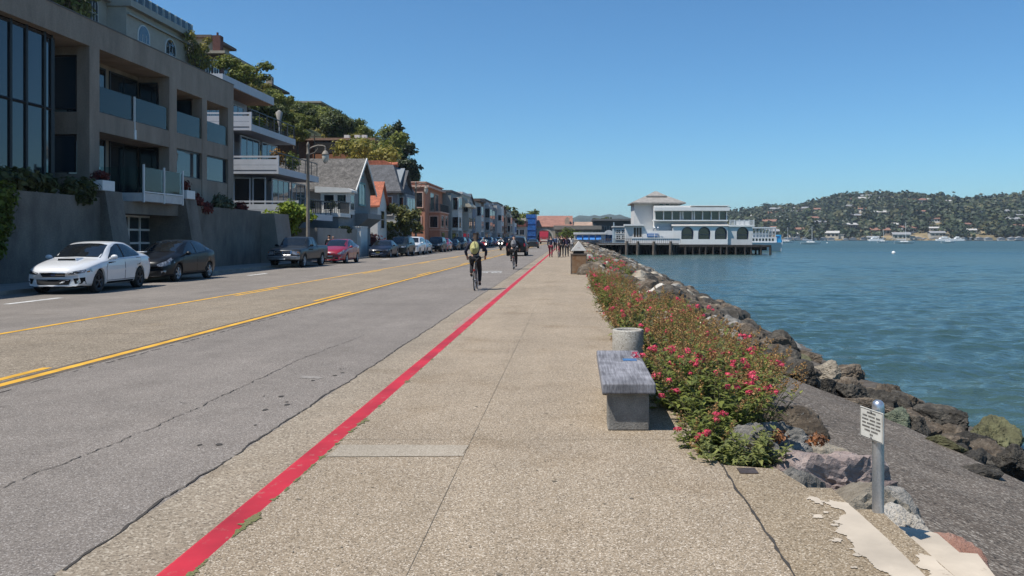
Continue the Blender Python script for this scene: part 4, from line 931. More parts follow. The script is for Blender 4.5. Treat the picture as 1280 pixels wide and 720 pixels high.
TILE = mat('red_roof_tile', (0.42, 0.13, 0.07), .85, .25, 3, .3, 14); TRIM = mat('white_trim', (0.62, 0.61, 0.58), .6, .06, 3)
GREYW = mat('grey_clapboard', (0.20, 0.205, 0.205), .8, .1, 1.5, .08, 12); BLUEW = mat('bluegrey_clapboard', (0.215, 0.24, 0.26), .8, .1, 1.5, .08, 12); TEAL = mat('teal_shutter', (0.13, 0.28, 0.27), .6, .1, 4)
# grey gabled house (2)
h2 = thing('gabled_house', 'grey gabled house with patchy shingle roof and white bay window', 'house', (-21, 73, .1))
mb = MB(); mb.box(-33, -18.4, 70, 76.4, .1, 5.9); mb.prism_x([(70, 5.9), (76.4, 5.9), (73.2, 8.5)], -33, -18.4); mb.build('wall', GREYW, h2, fix=True)
gable_roof(h2, -33, -18.4, 70, 76.4, 5.9, 8.5, 'x', SHING, .4)
mb = MB(); mb.prism_x([(69.5, 5.44), (73.2, 8.44), (76.9, 5.44), (76.9, 5.70), (73.2, 8.72), (69.5, 5.70)], -17.98, -17.90); mb.build('bargeboard', TRIM, h2, fix=True)
mb = MB(); mb.box(-20.6, -18.2, 68.4, 69.99, 3.6, 5.4); mb.build('bay', TRIM, h2)
mb = MB(); mb.prism_y([(-21, 5.402), (-17.95, 5.402), (-17.95, 5.58), (-18.3, 5.75), (-21, 5.9)], 68.1, 69.97); mb.build('bay_roof', TRIM, h2, fix=True)
win(h2, 'y', 68.39, -20.3, -19.5, 4.0, 5.2, TRIM, GLASS, 1, 2, .06, .04); win(h2, 'y', 68.39, -19.2, -18.5, 4.0, 5.2, TRIM, GLASS, 1, 2, .06, .04); win(h2, 'x', -18.19, 68.6, 69.8, 4.0, 5.2, TRIM, GLASS2, 1, 2, .06, .04)
win(h2, 'x', -18.39, 72.2, 74.2, 4.6, 6.4, TEAL, GLASS, 2, 1, .14, .05); win(h2, 'x', -18.39, 72.9, 73.5, 7.0, 7.7, TEAL, GLASS, 1, 1, .1, .05)
mb = MB(); mb.box(-18.39, -17.3, 71.0, 76, 3.3, 3.75); mb.prism_y([(-18.39, 3.3), (-17.3, 3.3), (-18.39, 2.5)], 71.0, 76); mb.build('porch', GREYW, h2, fix=True)
mb = MB(); mb.box(-26, -18.3, 65.5, 69.95, .1, 3.3); mb.build('garage', GREYW, h2)
dk = MB(); dk.box(-26, -18.1, 65.3, 68.38, 3.31, 3.62); dk = dk.build('deck', TRIM, h2)
q = MB()
for i in range(46): x = -25.8 + i * .167; q.box(x, x + .035, 65.4, 65.44, 3.62, 4.5)
for i in range(15): y = 65.5 + i * .19; q.box(-18.2, -18.16, y, y + .035, 3.62, 4.5)
q.box(-25.9, -18.15, 65.38, 65.46, 4.5, 4.56); q.box(-18.22, -18.14, 65.4, 68.3, 4.5, 4.56); q.build('railing', RAILM, dk)
for x, lab in ((-20.6, 'flower pot behind the railing of the gabled house deck'), (-19.0, 'leafy pot plant near the white bay window')):
    shrub(x, 65.9, 3.62, [(0, 0, .65, .55, .35, .45)], 260, .12, LSHRUB if x < -20 else LGREY, lab, stems=True)
# pale stucco garden wall and gate
gw = thing('garden_wall', 'pale stucco garden wall with ivy and white gate posts', 'wall', (-17.6, 66, .1))
mb = MB(); mb.box(-20, -17.5, 57.4, 68, .1, 2.35); mb.build('wall', mat('pale_stucco', (0.30, 0.275, 0.245), .92, .12, 1, .12, 22), gw)
mb = MB(); mb.box(-17.8, -17.2, 68.1, 70.4, .1, 2.5); mb.box(-17.85, -17.15, 68.02, 70.45, 2.5, 2.6); mb.build('gate', TRIM, gw)
shrub(-17.6, 64.8, 2.4, [(0, 0, .05, .22, 1.8, .16), (.1, .8, -.2, .15, .9, .25)], 420, .11, LSHRUB, 'ivy trailing along the top of the pale garden wall', name='ivy')
# small white cottage with orange roof
h2b = thing('white_cottage', 'narrow white cottage with a steep orange tiled roof', 'house', (-20, 83, .1))
mb = MB(); mb.box(-26, -18.7, 80.6, 84.6, .1, 4.9); mb.prism_x([(80.6, 4.9), (84.6, 4.9), (82.6, 7.1)], -26, -18.7); mb.build('wall', TRIM, h2b, fix=True)
gable_roof(h2b, -26, -18.7, 80.6, 84.6, 4.9, 7.1, 'x', TILE, .25)
win(h2b, 'x', -18.69, 81.8, 83.4, 2.6, 4.3, TRIM, GLASS, 1, 2)
# slate house (3)
h3 = thing('slate_house', 'blue grey house with dark slate roof topped by a red tile ridge', 'house', (-20, 91, .1))
mb = MB(); mb.box(-27, -18.3, 88, 96, .1, 6.6); mb.prism_x([(88.0, 6.6), (96, 6.6), (92, 9.4)], -19.2, -18.3); mb.build('wall', BLUEW, h3, fix=True)
mb = MB(); v = [(-27.4, 87.5, 6.6), (-17.8, 87.5, 6.6), (-17.8, 96.5, 6.6), (-27.4, 96.5, 6.6), (-25.6, 91, 9.7), (-19.4, 91, 9.7), (-19.4, 93, 9.7), (-25.6, 93, 9.7), (-27.4, 87.5, 6.42), (-17.8, 87.5, 6.42), (-17.8, 96.5, 6.42), (-27.4, 96.5, 6.42)]
mb.add(v, [(0, 1, 5, 4), (1, 2, 6, 5), (2, 3, 7, 6), (3, 0, 4, 7), (4, 5, 6, 7), (8, 9, 1, 0), (9, 10, 2, 1), (10, 11, 3, 2), (11, 8, 0, 3), (11, 10, 9, 8)]); rf = mb.build('roof', SHING2, h3, fix=True)
mb = MB()
for i in range(9): mb.tube((-25.3 + i * .7, 91.9, 9.76), (-24.65 + i * .7, 91.9, 9.8), .28, .28, 8)
mb.prism_y([(-25.6, 9.705), (-19.4, 9.705), (-20.4, 10.2), (-24.9, 10.2)], 91.1, 92.9); mb.build('ridge', TILE, rf, fix=True)
gable_roof(h3, -19.6, -18.2, 89.3, 94.7, 6.7, 9.0, 'x', SHING2, .3, .16, 'gable')
mb = MB(); mb.box(-19.9, -17.6, 89.2, 94.8, 3.5, 6.4); mb.build('bay', BLUEW, h3)
win(h3, 'y', 87.99, -21.3, -18.9, 4.1, 6.0, TRIM, GLASS, 3, 1, .09, .06); win(h3, 'y', 89.19, -19.0, -17.9, 4.0, 6.0, TRIM, GLASS, 1, 1, .08, .06); win(h3, 'x', -17.59, 89.6, 94.4, 4.0, 6.0, TRIM, GLASS2, 3, 1, .09, .06)
mb = MB(); mb.box(-21.5, -18.31, 87.55, 87.98, 3.2, 3.42); mb.build('awning', TRIM, h3)
# salmon apartment house (4)
SALM = mat('salmon_stucco', (0.47, 0.205, 0.125), .9, .12, 1, .1, 14); SALM_T = mat('salmon_trim', (0.66, 0.42, 0.32), .8, .08, 3)
h4 = thing('salmon_house', 'salmon pink stucco apartment house with corner balcony', 'house', (-19, 108, .1))
mb = MB(); mb.box(-28, -18.1, 103.6, 118, .1, 8.6); mb.box(-18.11, -16.75, 107, 114.5, .1, 4.9); mb.build('wall', SALM, h4)
mb = MB(); mb.box(-28.2, -17.6, 103.4, 118.2, 8.02, 8.25); mb.box(-28.1, -17.9, 103.5, 118.1, 8.60, 8.72); mb.box(-18.12, -16.6, 106.9, 114.6, 4.9, 5.05); mb.box(-18.12, -16.62, 106.92, 114.55, 2.6, 2.72); mb.build('cornice', SALM_T, h4)
win(h4, 'y', 103.59, -19.9, -18.4, 5.5, 7.3, SALM_T, GLASS, 2, 1, .12, .07); win(h4, 'y', 106.99, -18.0, -17.05, 3.0, 4.4, SALM_T, GLASS, 1, 1, .12, .06); win(h4, 'x', -16.74, 108, 110, 3.0, 4.5, SALM_T, GLASS, 1, 1, .12, .06); win(h4, 'x', -16.74, 111.5, 113.5, 3.0, 4.5, SALM_T, GLASS, 1, 1, .12, .06)
win(h4, 'x', -18.09, 107.5, 110.3, 5.1, 7.5, SALM_T, GLASS2, 2, 1, .1, .06, False); win(h4, 'x', -18.09, 111.5, 114, 5.1, 7.5, SALM_T, GLASS2, 2, 1, .1, .06, False); win(h4, 'y', 103.59, -19.6, -18.6, 2.7, 4.3, SALM_T, GLASS, 1, 1, .12, .06)
mb = MB()
for i in range(40): y = 107.1 + i * .187; mb.box(-16.72, -16.68, y, y + .03, 5.05, 6.0)
for i in range(8): x = -18.0 + i * .17; mb.box(x, x + .03, 107, 107.04, 5.05, 6.0)
mb.box(-16.74, -16.66, 107, 114.5, 6.0, 6.05); mb.box(-18.1, -16.7, 106.98, 107.06, 6.0, 6.05); mb.build('balcony_rail', RAILM, h4)
win(h4, 'x', -16.74, 108.5, 110.9, .2, 2.3, MULL, GLASS, 1, 1, .08, .03, False, 'garage_door'); win(h4, 'x', -18.09, 115, 117, .2, 2.2, MULL, GLASS, 1, 1, .08, .03, False, 'garage_door')
# --- row of narrow houses on towards downtown
W = lambda n, c: mat(n, c, .85, .1, 1, .08, 12)
row = [
 (118.2, 127.5, -16.9, 8.3, W('row_greygreen', (0.24, 0.26, 0.25)), 'flat', 'grey green flat roofed house next to the salmon house'),
 (127.8, 139, -16.6, 8.6, W('row_offwhite', (0.40, 0.39, 0.36)), 'tan', 'off white house with a tan awning roof and tall dark windows'),
 (139.3, 150, -17.3, 7.6, W('row_blue', (0.17, 0.20, 0.25)), 'gable', 'dark blue narrow house behind the second street lamp'),
 (150.3, 160, -17.0, 8.3, W('row_white', (0.50, 0.51, 0.53)), 'brown', 'white house with a brown oversailing flat roof'),
 (160.3, 176, -16.5, 9.1, W('row_greywhite', (0.38, 0.385, 0.39)), 'flat', 'tall grey white house with three stacked window bands'),
 (176.3, 190, -17.4, 9.3, W('row_slate', (0.15, 0.165, 0.18)), 'flat', 'slate coloured house beyond the tall grey white one'),
 (190.3, 206, -16.6, 9.7, W('row_pale', (0.42, 0.42, 0.41)), 'flat', 'pale block with a blank side wall in the street row'),
 (206.3, 222, -17.0, 8.2, W('row_brown', (0.30, 0.17, 0.10)), 'gable', 'brown gabled building far along the street row'),
 (222.3, 240, -16.8, 9.0, W('row_cream', (0.44, 0.40, 0.33)), 'flat', 'cream building near the end of the street row'),
 (240.3, 262, -16.9, 7.0, W('row_lilac', (0.36, 0.34, 0.37)), 'brown', 'low lilac grey building at the end of the street row')]
BROWN_R = mat('brown_roof', (0.14, 0.10, 0.08), .9, .2, 2); TAN_R = mat('tan_awning', (0.50, 0.44, 0.34), .85, .1, 3)
for i, (y0, y1, x, h, m, kind, lab) in enumerate(row):
    t = thing('row_house', lab, 'house', (x - 3, (y0 + y1) / 2, .1), 0, 'houses along the street')
    mb = MB(); mb.box(x - 12, x, y0, y1, .1, h); 
    if kind == 'gable': mb.prism_x([(y0, h), (y1, h), ((y0 + y1) / 2, h + 1.6)], x - 12, x)
    mb.build('wall', m, t, fix=True)
    L = y1 - y0
    if kind == 'gable': gable_roof(t, x - 12, x, y0, y1, h, h + 1.6, 'x', SHING2, .25)
    elif kind == 'brown': mb = MB(); mb.box(x - 12, x + .9, y0 - .6, y1 + .4, h + .002, h + .42); mb.build('roof', BROWN_R, t)
    else: mb = MB(); mb.box(x - 12.1, x + .15, y0 - .12, y1 + .05, h - .15, h + .18); mb.build('roof', TRIM if i % 2 else SHING2, t)
    bx = x + .9                                  # projecting bay on the upper floors
    mb = MB(); mb.box(x - .01, bx, y0 + L * .12, y0 + L * .55, 2.7, h - 1.0); mb.build('bay', m if i % 3 else TRIM, t)
    if kind == 'tan': mb = MB(); mb.prism_x([(y0 + .2, h - 1.8), (y0 + L * .9, h - 1.8), (y0 + L * .9, h - .3), (y0 + .2, h - .3)], x, x + .02); mb.prism_y([(x, h - .6), (x + 1.4, h - 2.0), (x + 1.4, h - 2.2), (x, h - 2.2)], y0 + .3, y0 + L * .7); mb.build('awning', TAN_R, t, fix=True)
    rw_ = random.Random(60 + i)
    for z0 in (3.2, 5.7):
        if z0 + 1.5 > h - 1.0: continue
        hh = rw_.uniform(1.1, 1.9); fr_ = rw_.choice([TRIM, MULL, m, m])
        if rw_.random() < .7: win(t, 'y', y0 + L * .12, x + .15, bx - .1, z0, z0 + hh, fr_, GLASS, 1, 1, .08, .05)
        k_ = rw_.random()
        if k_ < .4: win(t, 'x', bx, y0 + L * .16, y0 + L * .33, z0, z0 + hh, fr_, GLASS, 1, 1, .1, .05); win(t, 'x', bx, y0 + L * .36, y0 + L * .52, z0, z0 + hh, fr_, GLASS, 1, 1, .1, .05)
        elif k_ < .8: win(t, 'x', bx, y0 + L * .18, y0 + L * .5, z0 - .2, z0 + hh, fr_, GLASS, 3, 1, .1, .05)
        else: win(t, 'x', bx, y0 + L * .25, y0 + L * .4, z0, z0 + hh, fr_, GLASS, 1, 2, .1, .05)
        if rw_.random() < .75: win(t, 'x', x, y0 + L * rw_.uniform(.62, .7), y0 + L * rw_.uniform(.8, .93), z0, z0 + hh, fr_, GLASS2, 2, 1, .1, .05)
    win(t, 'y', y0, x - 2.2, x - 1.0, 4.8, 6.2, TRIM, GLASS, 1, 1, .08, .05)
    win(t, 'x', x, y0 + L * .15, y0 + L * .5, .2, 2.3, MULL, GLASS, 1, 1, .08, .04, False, 'garage_door'); win(t, 'x', x, y0 + L * .65, y0 + L * .78, .2, 2.3, TRIM, GLASS, 1, 1, .08, .04, False, 'door')

# --- houses up the hill
MANS = mat('mansion_cream', (0.40, 0.355, 0.295), .85, .1, .6, .08, 8)
ms = thing('hill_mansion', 'cream hillside mansion with arched white windows and glass roof terraces', 'house', (-48, 88, 18))
mb = MB(); mb.box(-66, -46.2, 86, 100, 14, 25.8); mb.box(-70, -48.2, 76, 85.99, 14, 31.5); mb.build('wall', MANS, ms)
mb = MB(); mb.box(-67, -45.6, 85.8, 100.6, 25.81, 26.5); mb.box(-67, -45.9, 86.1, 100.3, 25.0, 25.2); mb.box(-71, -47.6, 75.3, 85.7, 26.2, 26.9); mb.box(-71, -47.5, 75.5, 85.8, 31.51, 32.2); mb.build('cornice', mat('mansion_trim', (0.38, 0.35, 0.30), .8, .08, 2), ms)
mb = MB(); mb.prism_y([(-52, 20.5), (-43.6, 20.5), (-47.5, 22.6), (-52, 22.6)], 76, 86.2); mb.build('porch_roof', SHING2, ms, fix=True)
def arch_win(parent, ax, c, a, z0, w, h, fr, gl, seg=8):
    pts = [(a - w / 2, z0), (a + w / 2, z0), (a + w / 2, z0 + h)] + [(a + w / 2 * math.cos(t), z0 + h + w / 2 * math.sin(t)) for t in [math.pi * k / seg for k in range(1, seg)]] + [(a - w / 2, z0 + h)]
    out = [(a + (p - a) * 1.18, z0 + (z - z0) * 1.07 - .06) for p, z in pts]
    m = MB(); g = MB()
    if ax == 'x': m.prism_x(out, c - .02, c + .08); g.prism_x(pts, c + .06, c + .10)
    else: m.prism_y(out, c - .08, c + .02); g.prism_y(pts, c - .10, c - .06)
    f = m.build('window', fr, parent, fix=True); g.build('pane', gl, f, fix=True)
    m = MB()
    for k in (-.17, .17):
        if ax == 'x': m.box(c + .095, c + .12, a + k * w - .03, a + k * w + .03, z0, z0 + h * 1.1)
        else: m.box(a + k * w - .03, a + k * w + .03, c - .12, c - .095, z0, z0 + h * 1.1)
    if ax == 'x': m.box(c + .095, c + .125, a - w / 2, a + w / 2, z0 + h * .5, z0 + h * .5 + .06)
    else: m.box(a - w / 2, a + w / 2, c - .125, c - .095, z0 + h * .5, z0 + h * .5 + .06)
    m.build('muntin', fr, f)
for y in (89.5, 95.5): arch_win(ms, 'x', -46.2, y, 22.0, 2.2, 1.5, TRIM, GLASS2)
for y in (77.6, 80.2, 83.4): arch_win(ms, 'x', -48.2, y, 23.4, 1.5, 1.9, TRIM, GLASS2); 
for y in (78.5, 82.5): win(ms, 'x', -48.2, y - .8, y + .8, 28, 30.4, TRIM, GLASS2, 2, 1, .12, .08)
for x in (-50.5, -53.5): win(ms, 'y', 75.99, x - .8, x + .8, 23.5, 25.6, TRIM, GLASS2, 2, 1, .1, .06)
q = MB(); q.box(-45.8, -45.76, 86, 100.3, 26.5, 27.5); q.box(-48, -45.8, 86.0, 86.04, 26.5, 27.5); rl = q.build('terrace_rail', CLEAR, ms)
q = MB()
for i in range(11): y = 86 + i * 1.42; q.box(-45.84, -45.74, y, y + .06, 26.5, 27.58)
q.build('post', WHITEM, rl)
def simple_house(name, lab, x0, x1, y0, y1, z0, z1, wallm, roofm, kind='flat', wins=(), chim=None, group=None):
    t = thing(name, lab, 'house', ((x0 + x1) / 2, (y0 + y1) / 2, z0), 0, group)
    mb = MB(); mb.box(x0, x1, y0, y1, z0 - 2, z1); mb.build('wall', wallm, t)
    if kind == 'flat': mb = MB(); mb.box(x0 - .6, x1 + .9, y0 - .8, y1 + .6, z1 + .002, z1 + .38); mb.build('roof', roofm, t)
    else: gable_roof(t, x0, x1, y0, y1, z1, z1 + (y1 - y0) * .28, 'x', roofm, .5)
    for (ax, a, b, za, zb) in wins: win(t, ax, y0 - .003 if ax == 'y' else x1 + .003, a, b, za, zb, TRIM, GLASS2, 2, 1, .12, .07)
    if chim: mb = MB(); mb.box(chim[0], chim[0] + 1.1, chim[1], chim[1] + 1.1, z1, z1 + chim[2]); mb.tube((chim[0] + .5, chim[1] + .5, z1 + chim[2]), (chim[0] + .5, chim[1] + .5, z1 + chim[2] + .5), .16, .16, 8); mb.build('chimney', wallm, t)
    return t
def S(px, Y): return PX(px, Y)
DKRED = mat('dark_red_shingle', (0.115, 0.045, 0.035), .9, .2, 2, .2, 10); TANW = mat('tan_house', (0.36, 0.30, 0.225), .85, .1, 1)
simple_house('hill_house', 'dark red shingled hill house with white trimmed windows right of the mansion', S(255, 118) - 9, S(276, 118), 118, 128, 22, PZ(68, 118), DKRED, TANW, 'flat', [('x', 119.2, 121.2, 24.9, 27.2), ('y', S(258, 118), S(263, 118), 25, 27), ('y', S(268, 118), S(273, 118), 25, 27)], (S(262, 118), 119, 3.0))
simple_house('hill_house', 'brown roofed hill house directly behind the cream mansion', S(236, 122) - 8, S(252, 122), 124, 132, 24, PZ(48, 124), TANW, BROWN_R, 'flat', [('x', 125.5, 128, 27.5, 29.6)])
simple_house('hill_house', 'tan hill house with a tall chimney above the blue grey house', S(320, 150) - 7, S(336, 150), 150, 158, 24, PZ(108, 150), TANW, BROWN_R, 'flat', [('x', 151, 153, PZ(122, 150), PZ(113, 150)), ('y', S(323, 150), S(330, 150), PZ(122, 150), PZ(113, 150))], (S(327, 150), 152, 2.2))
simple_house('hill_house', 'low pale roofed hill house showing just above the hillside trees', S(360, 190) - 12, S(398, 190), 190, 200, 28, PZ(129, 190), TANW, TANW, 'flat', [])
cd = simple_house('cedar_house', 'long cedar house with deep dark balconies below the hillside trees', S(385, 130) - 14, S(463, 130), 130, 141, 8, PZ(176, 130), mat('cedar_wall', (0.20, 0.085, 0.045), .85, .2, 2, .2, 8), mat('cedar_roof_edge', (0.34, 0.20, 0.13), .8, .2, 2), 'flat', [], None)
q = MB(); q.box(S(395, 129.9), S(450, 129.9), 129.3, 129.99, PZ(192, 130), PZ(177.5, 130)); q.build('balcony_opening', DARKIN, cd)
q = MB(); q.box(S(392, 129), S(455, 129), 128.6, 129.9, PZ(199, 129), PZ(193, 129)); q.build('balcony', mat('cedar_rail', (0.32, 0.13, 0.06), .85, .2, 3), cd)
for px in (430, 443, 452): 
    q = MB(); q.box(S(px, 133), S(px, 133) + .8, 133, 133.8, PZ(176, 130) + .3, PZ(176, 130) + 1.3); q.build('chimney', TRIM, cd)

# ================================================================== trees
BARK = mat('bark', (0.09, 0.07, 0.05), .95, .3, 3, .3, 20, .6, 12)
L_DARK = leaf_mat('dark_evergreen', (0.075, 0.105, 0.035), .55, .25); L_MID = leaf_mat('mid_green', (0.15, 0.19, 0.045), .5, .3); L_OLIVE = leaf_mat('olive_green', (0.24, 0.235, 0.06), .45, .35); L_CYP = leaf_mat('cypress', (0.040, 0.060, 0.030), .45, .15)
rt = random.Random(31)
def crown_lobes(h, w, n, r, base=.35):
    L = [(0, 0, h * .62, w * .55, w * .55, h * .34)]
    for i in range(n):
        a = 6.283 * i / n + r.uniform(-.4, .4); q = w * r.uniform(.45, .8); z = h * r.uniform(base + .1, .92); s = w * r.uniform(.28, .5)
        L.append((q * math.cos(a), q * math.sin(a), z, s, s, s * r.uniform(.6, .9)))
    return L
def tree_proto(name, h, w, n, size, m, r, label, group, nl=9, conifer=False, cat='tree'):
    t = thing(name, label, cat, (0, 0, 0), 0, group)
    lobes = crown_lobes(h, w, nl, r)
    if conifer:
        lobes = []
        for k in range(9):
            z = h * (.22 + .72 * k / 8); q = w * (1.0 - .72 * (k / 8) ** 1.4) * r.uniform(.8, 1.1)
            for j in range(4): a = j * 1.57 + k * .9 + r.uniform(-.5, .5); e = r.uniform(.6, 1.15); lobes.append((q * .55 * e * math.cos(a), q * .55 * e * math.sin(a), z + r.uniform(-.5, .5), q * .46, q * .46, h * .085))
    mesh_obj('crown', leaf_mesh('crown', lobes, n, size, m, r, .3, .5), t)
    q = MB(); q.tube((0, 0, -1.5), (0, 0, h * .3), w * .085, w * .065, 8); q.tube((0, 0, h * .3), (.1, 0, h * .62), w * .065, w * .03, 7)
    for l in lobes[1:]: q.tube((0, 0, h * .3), (l[0] * .8, l[1] * .8, l[2]), w * .035, w * .012, 5)
    q.build('trunk', BARK, t, False); remember(t); return t
GT = 'trees covering the hillside'
protos = [tree_proto('hillside_tree', 8, 4.2, 4200, .34, L_DARK, rt, 'dark evergreen tree in the wood on the hillside', GT), tree_proto('hillside_tree', 7, 4.0, 4200, .31, L_MID, rt, 'mid green rounded tree in the wood on the hillside', 'mid green trees on the hillside'),
          tree_proto('hillside_tree', 6, 3.6, 3800, .28, L_OLIVE, rt, 'yellow green tree in the wood on the hillside', 'yellow green trees on the hillside')]
used = [False] * 3
def put(pi, x, y, z, s, label=None, group=None):
    p = protos[pi]; o = p if not used[pi] else copy_tree(p); used[pi] = True
    o.location = (x, y, z); o.rotation_euler = (0, 0, rt.uniform(0, 6.28)); o.scale = (s * rt.uniform(.9, 1.15), s * rt.uniform(.9, 1.15), s * rt.uniform(.85, 1.1))
    if label: o['label'] = label; o['group'] = group or ''
    return o
ntree = 0
def sky_py(px):
    P = [(240, 70), (275, 84), (330, 108), (345, 124), (400, 131), (440, 147), (465, 160), (490, 182), (515, 206), (560, 240)]
    for (a, va), (b, vb) in zip(P, P[1:]):
        if px <= b: return va + (vb - va) * max(0, (px - a)) / (b - a)
    return 250
for y in range(136, 330, 6):
    for x in range(-92, -30, 6):
        xx, yy = x + rt.uniform(-2.5, 2.5), y + rt.uniform(-2.5, 2.5); px = 711 + xx * FPX / yy
        if px < 250 or (y < 150 and x > -46): continue
        z = hill_z(xx, yy)
        if z < 4 and yy < 200: continue
        if px > 512 and z > 3: continue
        k_ = rt.choices([0, 1, 2], [3, 3, 3.2])[0]; s_ = rt.uniform(.75, 1.2); hh_ = (8, 7, 6)[k_] * 1.05
        room = (PZ(sky_py(px), yy) - z + .5) / hh_
        if room < .3: continue
        put(k_, xx, yy, z - .5, min(s_, room)); ntree += 1
for (px, Y, pyb, s, k) in [(365, 165, 165, .9, 2), (385, 150, 175, .8, 2), (400, 165, 165, .9, 1), (372, 120, 175, .55, 2), (420, 160, 165, .8, 2), (462, 118, 205, .75, 1), (470, 122, 208, .8, 2), (455, 119, 200, .6, 2), (480, 128, 206, .8, 1), (340, 120, 142, .6, 0), (352, 130, 138, .6, 1), (346, 104, 158, .5, 1), (357, 108, 160, .5, 0), (368, 112, 166, .5, 1), (352, 114, 150, .5, 2), (338, 100, 150, .45, 0), (364, 122, 152, .55, 0), (376, 120, 160, .5, 1), (330, 104, 135, .5, 1)]:
    put(k, PX(px, Y), Y, PZ(pyb, Y) - 1.5, s); ntree += 1
print('hill trees', ntree)
cy = tree_proto('cypress_tree', 12, 6.0, 4200, .5, L_CYP, rt, 'dark spreading cypress at the right end of the wooded hill', None, 9, True); cy.location = (PX(496, 150), 150, PZ(214, 150) - 3); 
pr = tree_proto('pruned_tree', 7.5, 4.4, 2600, .34, L_OLIVE, rt, 'olive leaved tree with bare trunk between the cedar house and the slate roof', None, 8); pr.location = (PX(460, 112), 112, PZ(225, 112) - 2.5)
tb = tree_proto('hill_tree', 7, 4.2, 3000, .34, L_MID, rt, 'bushy tree standing above the roof of the blue grey house', None, 8); tb.location = (PX(303, 96), 96, PZ(108, 96) - 1.2); tb.scale = (.80, .80, .62)
tg = tree_proto('hill_tree', 8, 3.2, 1800, .34, L_OLIVE, rt, 'yellow green tree beside the arched windows of the mansion', None, 7); tg.location = (PX(246, 100), 100, PZ(96, 100) - 2); tg.scale = (.7, .7, .9)
tk = tree_proto('hill_tree', 8, 4.2, 2800, .4, L_DARK, rt, 'dark tree over the parapet at the top left edge', None, 8); tk.location = (PX(86, 62), 62, PZ(20, 62) - 3.0); tk.scale = (.8, .8, .9)
st = tree_proto('street_tree', 3.6, 1.55, 3200, .17, LBRIGHT, rt, 'bright green street tree behind the pickup truck by the wall end', None, 9); st.location = (PX(361, 55), 55, .1); st.scale = (1.15, 1.15, 1.22)
s2 = tree_proto('street_tree', 5.0, 2.2, 2600, .22, leaf_mat('street_leaf', (0.09, 0.105, 0.035), .5, .2), rt, 'loose olive street tree in front of the slate and salmon houses', None, 9); s2.location = (PX(506, 86), 86, .1)
shrub(PX(465, 78), 78, .1, [(0, 0, 1.1, 1.1, 1.4, 1.1), (.6, 1.5, .8, .8, 1, .8)], 1100, .18, LRED, 'dark reddish hedge behind the blue sedan'); shrub(PX(484, 84), 84, .1, [(0, 0, .7, .8, 1.0, .7)], 500, .16, LBRIGHT, 'bright yellow green bush behind the dark suv')
shrub(PX(492, 86), 85.5, .1, [(0, 0, 1.2, 1.0, .8, 1.2)], 700, .18, LSHRUB, 'dark bush between the slate house and the parked suv')
# ================================================================== downtown end of the street
WG = lambda n, c, v=.1: mat(n, c, .85, v, .6, .06, 8)
t = thing('tarp_building', 'tall narrow building wrapped in bright blue tarpaulin', 'building', (PX(663, 300), 305, 0))
mb = MB(); mb.box(PX(657.5, 300), PX(669.5, 300), 300, 312, 0, PZ(268, 300)); mb.build('wall', mat('blue_tarp', (0.02, 0.13, 0.42), .55, .25, .8, .1, 4), t)
mb = MB(); [mb.box(PX(657.5, 300) - .15, PX(669.5, 300) + .15, 299.85, 300 - .01, z, z + .1) for z in (2.2, 4.4, 6.6, 8.8)]; mb.build('scaffold', mat('scaffold', (0.02, 0.11, 0.36), .7, .1), t)
t = thing('shop_building', 'white fronted shop with a dark red roof left of the blue tarpaulin', 'building', (PX(650, 290), 292, 0))
mb = MB(); mb.box(PX(640, 285), PX(657, 285), 285, 297, 0, PZ(276, 285)); mb.build('wall', WG('shop_white', (0.45, 0.43, 0.40)), t)
mb = MB(); mb.box(PX(639, 284.5), PX(657.5, 284.5), 284, 298, PZ(283, 285), PZ(276.5, 285)); mb.build('roof', WG('shop_red', (0.20, 0.06, 0.05)), t)
mb = MB(); mb.box(PX(639, 284.5), PX(657.5, 284.5), 283.8, 298, PZ(276.3, 285), PZ(273, 285)); mb.build('parapet', WG('shop_cream', (0.52, 0.46, 0.38)), t)
win(t, 'y', 284.99, PX(642, 285), PX(648, 285), 2.6, 4.4, TRIM, GLASS, 2, 1, .12, .1); win(t, 'y', 284.99, PX(650, 285), PX(655, 285), 2.6, 4.4, TRIM, GLASS, 2, 1, .12, .1)
# arched hall with red tile roof
t = thing('arched_hall', 'low tan hall with a big round arch and a long red tile roof', 'building', (PX(690, 310), 312, 0))
y = 308; x0, x1 = PX(669, y), PX(741, y); zr = PZ(284, y)
cx, rr_ = PX(681, y), 2.75
pts = [(x0, 0), (cx - rr_, 0), (cx - rr_, 1.6)] + [(cx - rr_ * math.cos(math.pi * k / 12), 1.6 + rr_ * 1.05 * math.sin(math.pi * k / 12)) for k in range(1, 12)] + [(cx + rr_, 1.6), (cx + rr_, 0), (x1, 0), (x1, zr), (x0, zr)]
mb = MB(); mb.prism_y(pts, y, y + .8); mb.box(x0, x1, y + 3, y + 3.4, 0, zr); mb.build('wall', WG('hall_tan', (0.33, 0.285, 0.215)), t, fix=True)
mb = MB(); mb.box(cx - rr_, cx + rr_, y + 2.6, y + 2.9, 0, 4.8); mb.build('arch_glass', GLASS, t)
mb = MB()
for k in range(12):
    a, b = math.pi * k / 12, math.pi * (k + 1) / 12
    q = [(cx - r_ * math.cos(s), 1.6 + r_ * 1.05 * math.sin(s)) for r_, s in ((2.76, a), (2.76, b), (3.35, b), (3.35, a))]; mb.prism_y(q, y - .15, y - .003)
mb.build('arch_trim', WG('arch_trim', (0.45, 0.41, 0.34)), t, fix=True)
mb = MB(); mb.prism_x([(y - .4, zr), (y + 8, PZ(270, y)), (y + 16, zr), (y + 16, zr + .3), (y + 8, PZ(270, y) + .3), (y - .4, zr + .3)], x0 + .5, PX(716, y)); mb.build('roof', WG('hall_tile', (0.30, 0.145, 0.105), .2), t, fix=True)
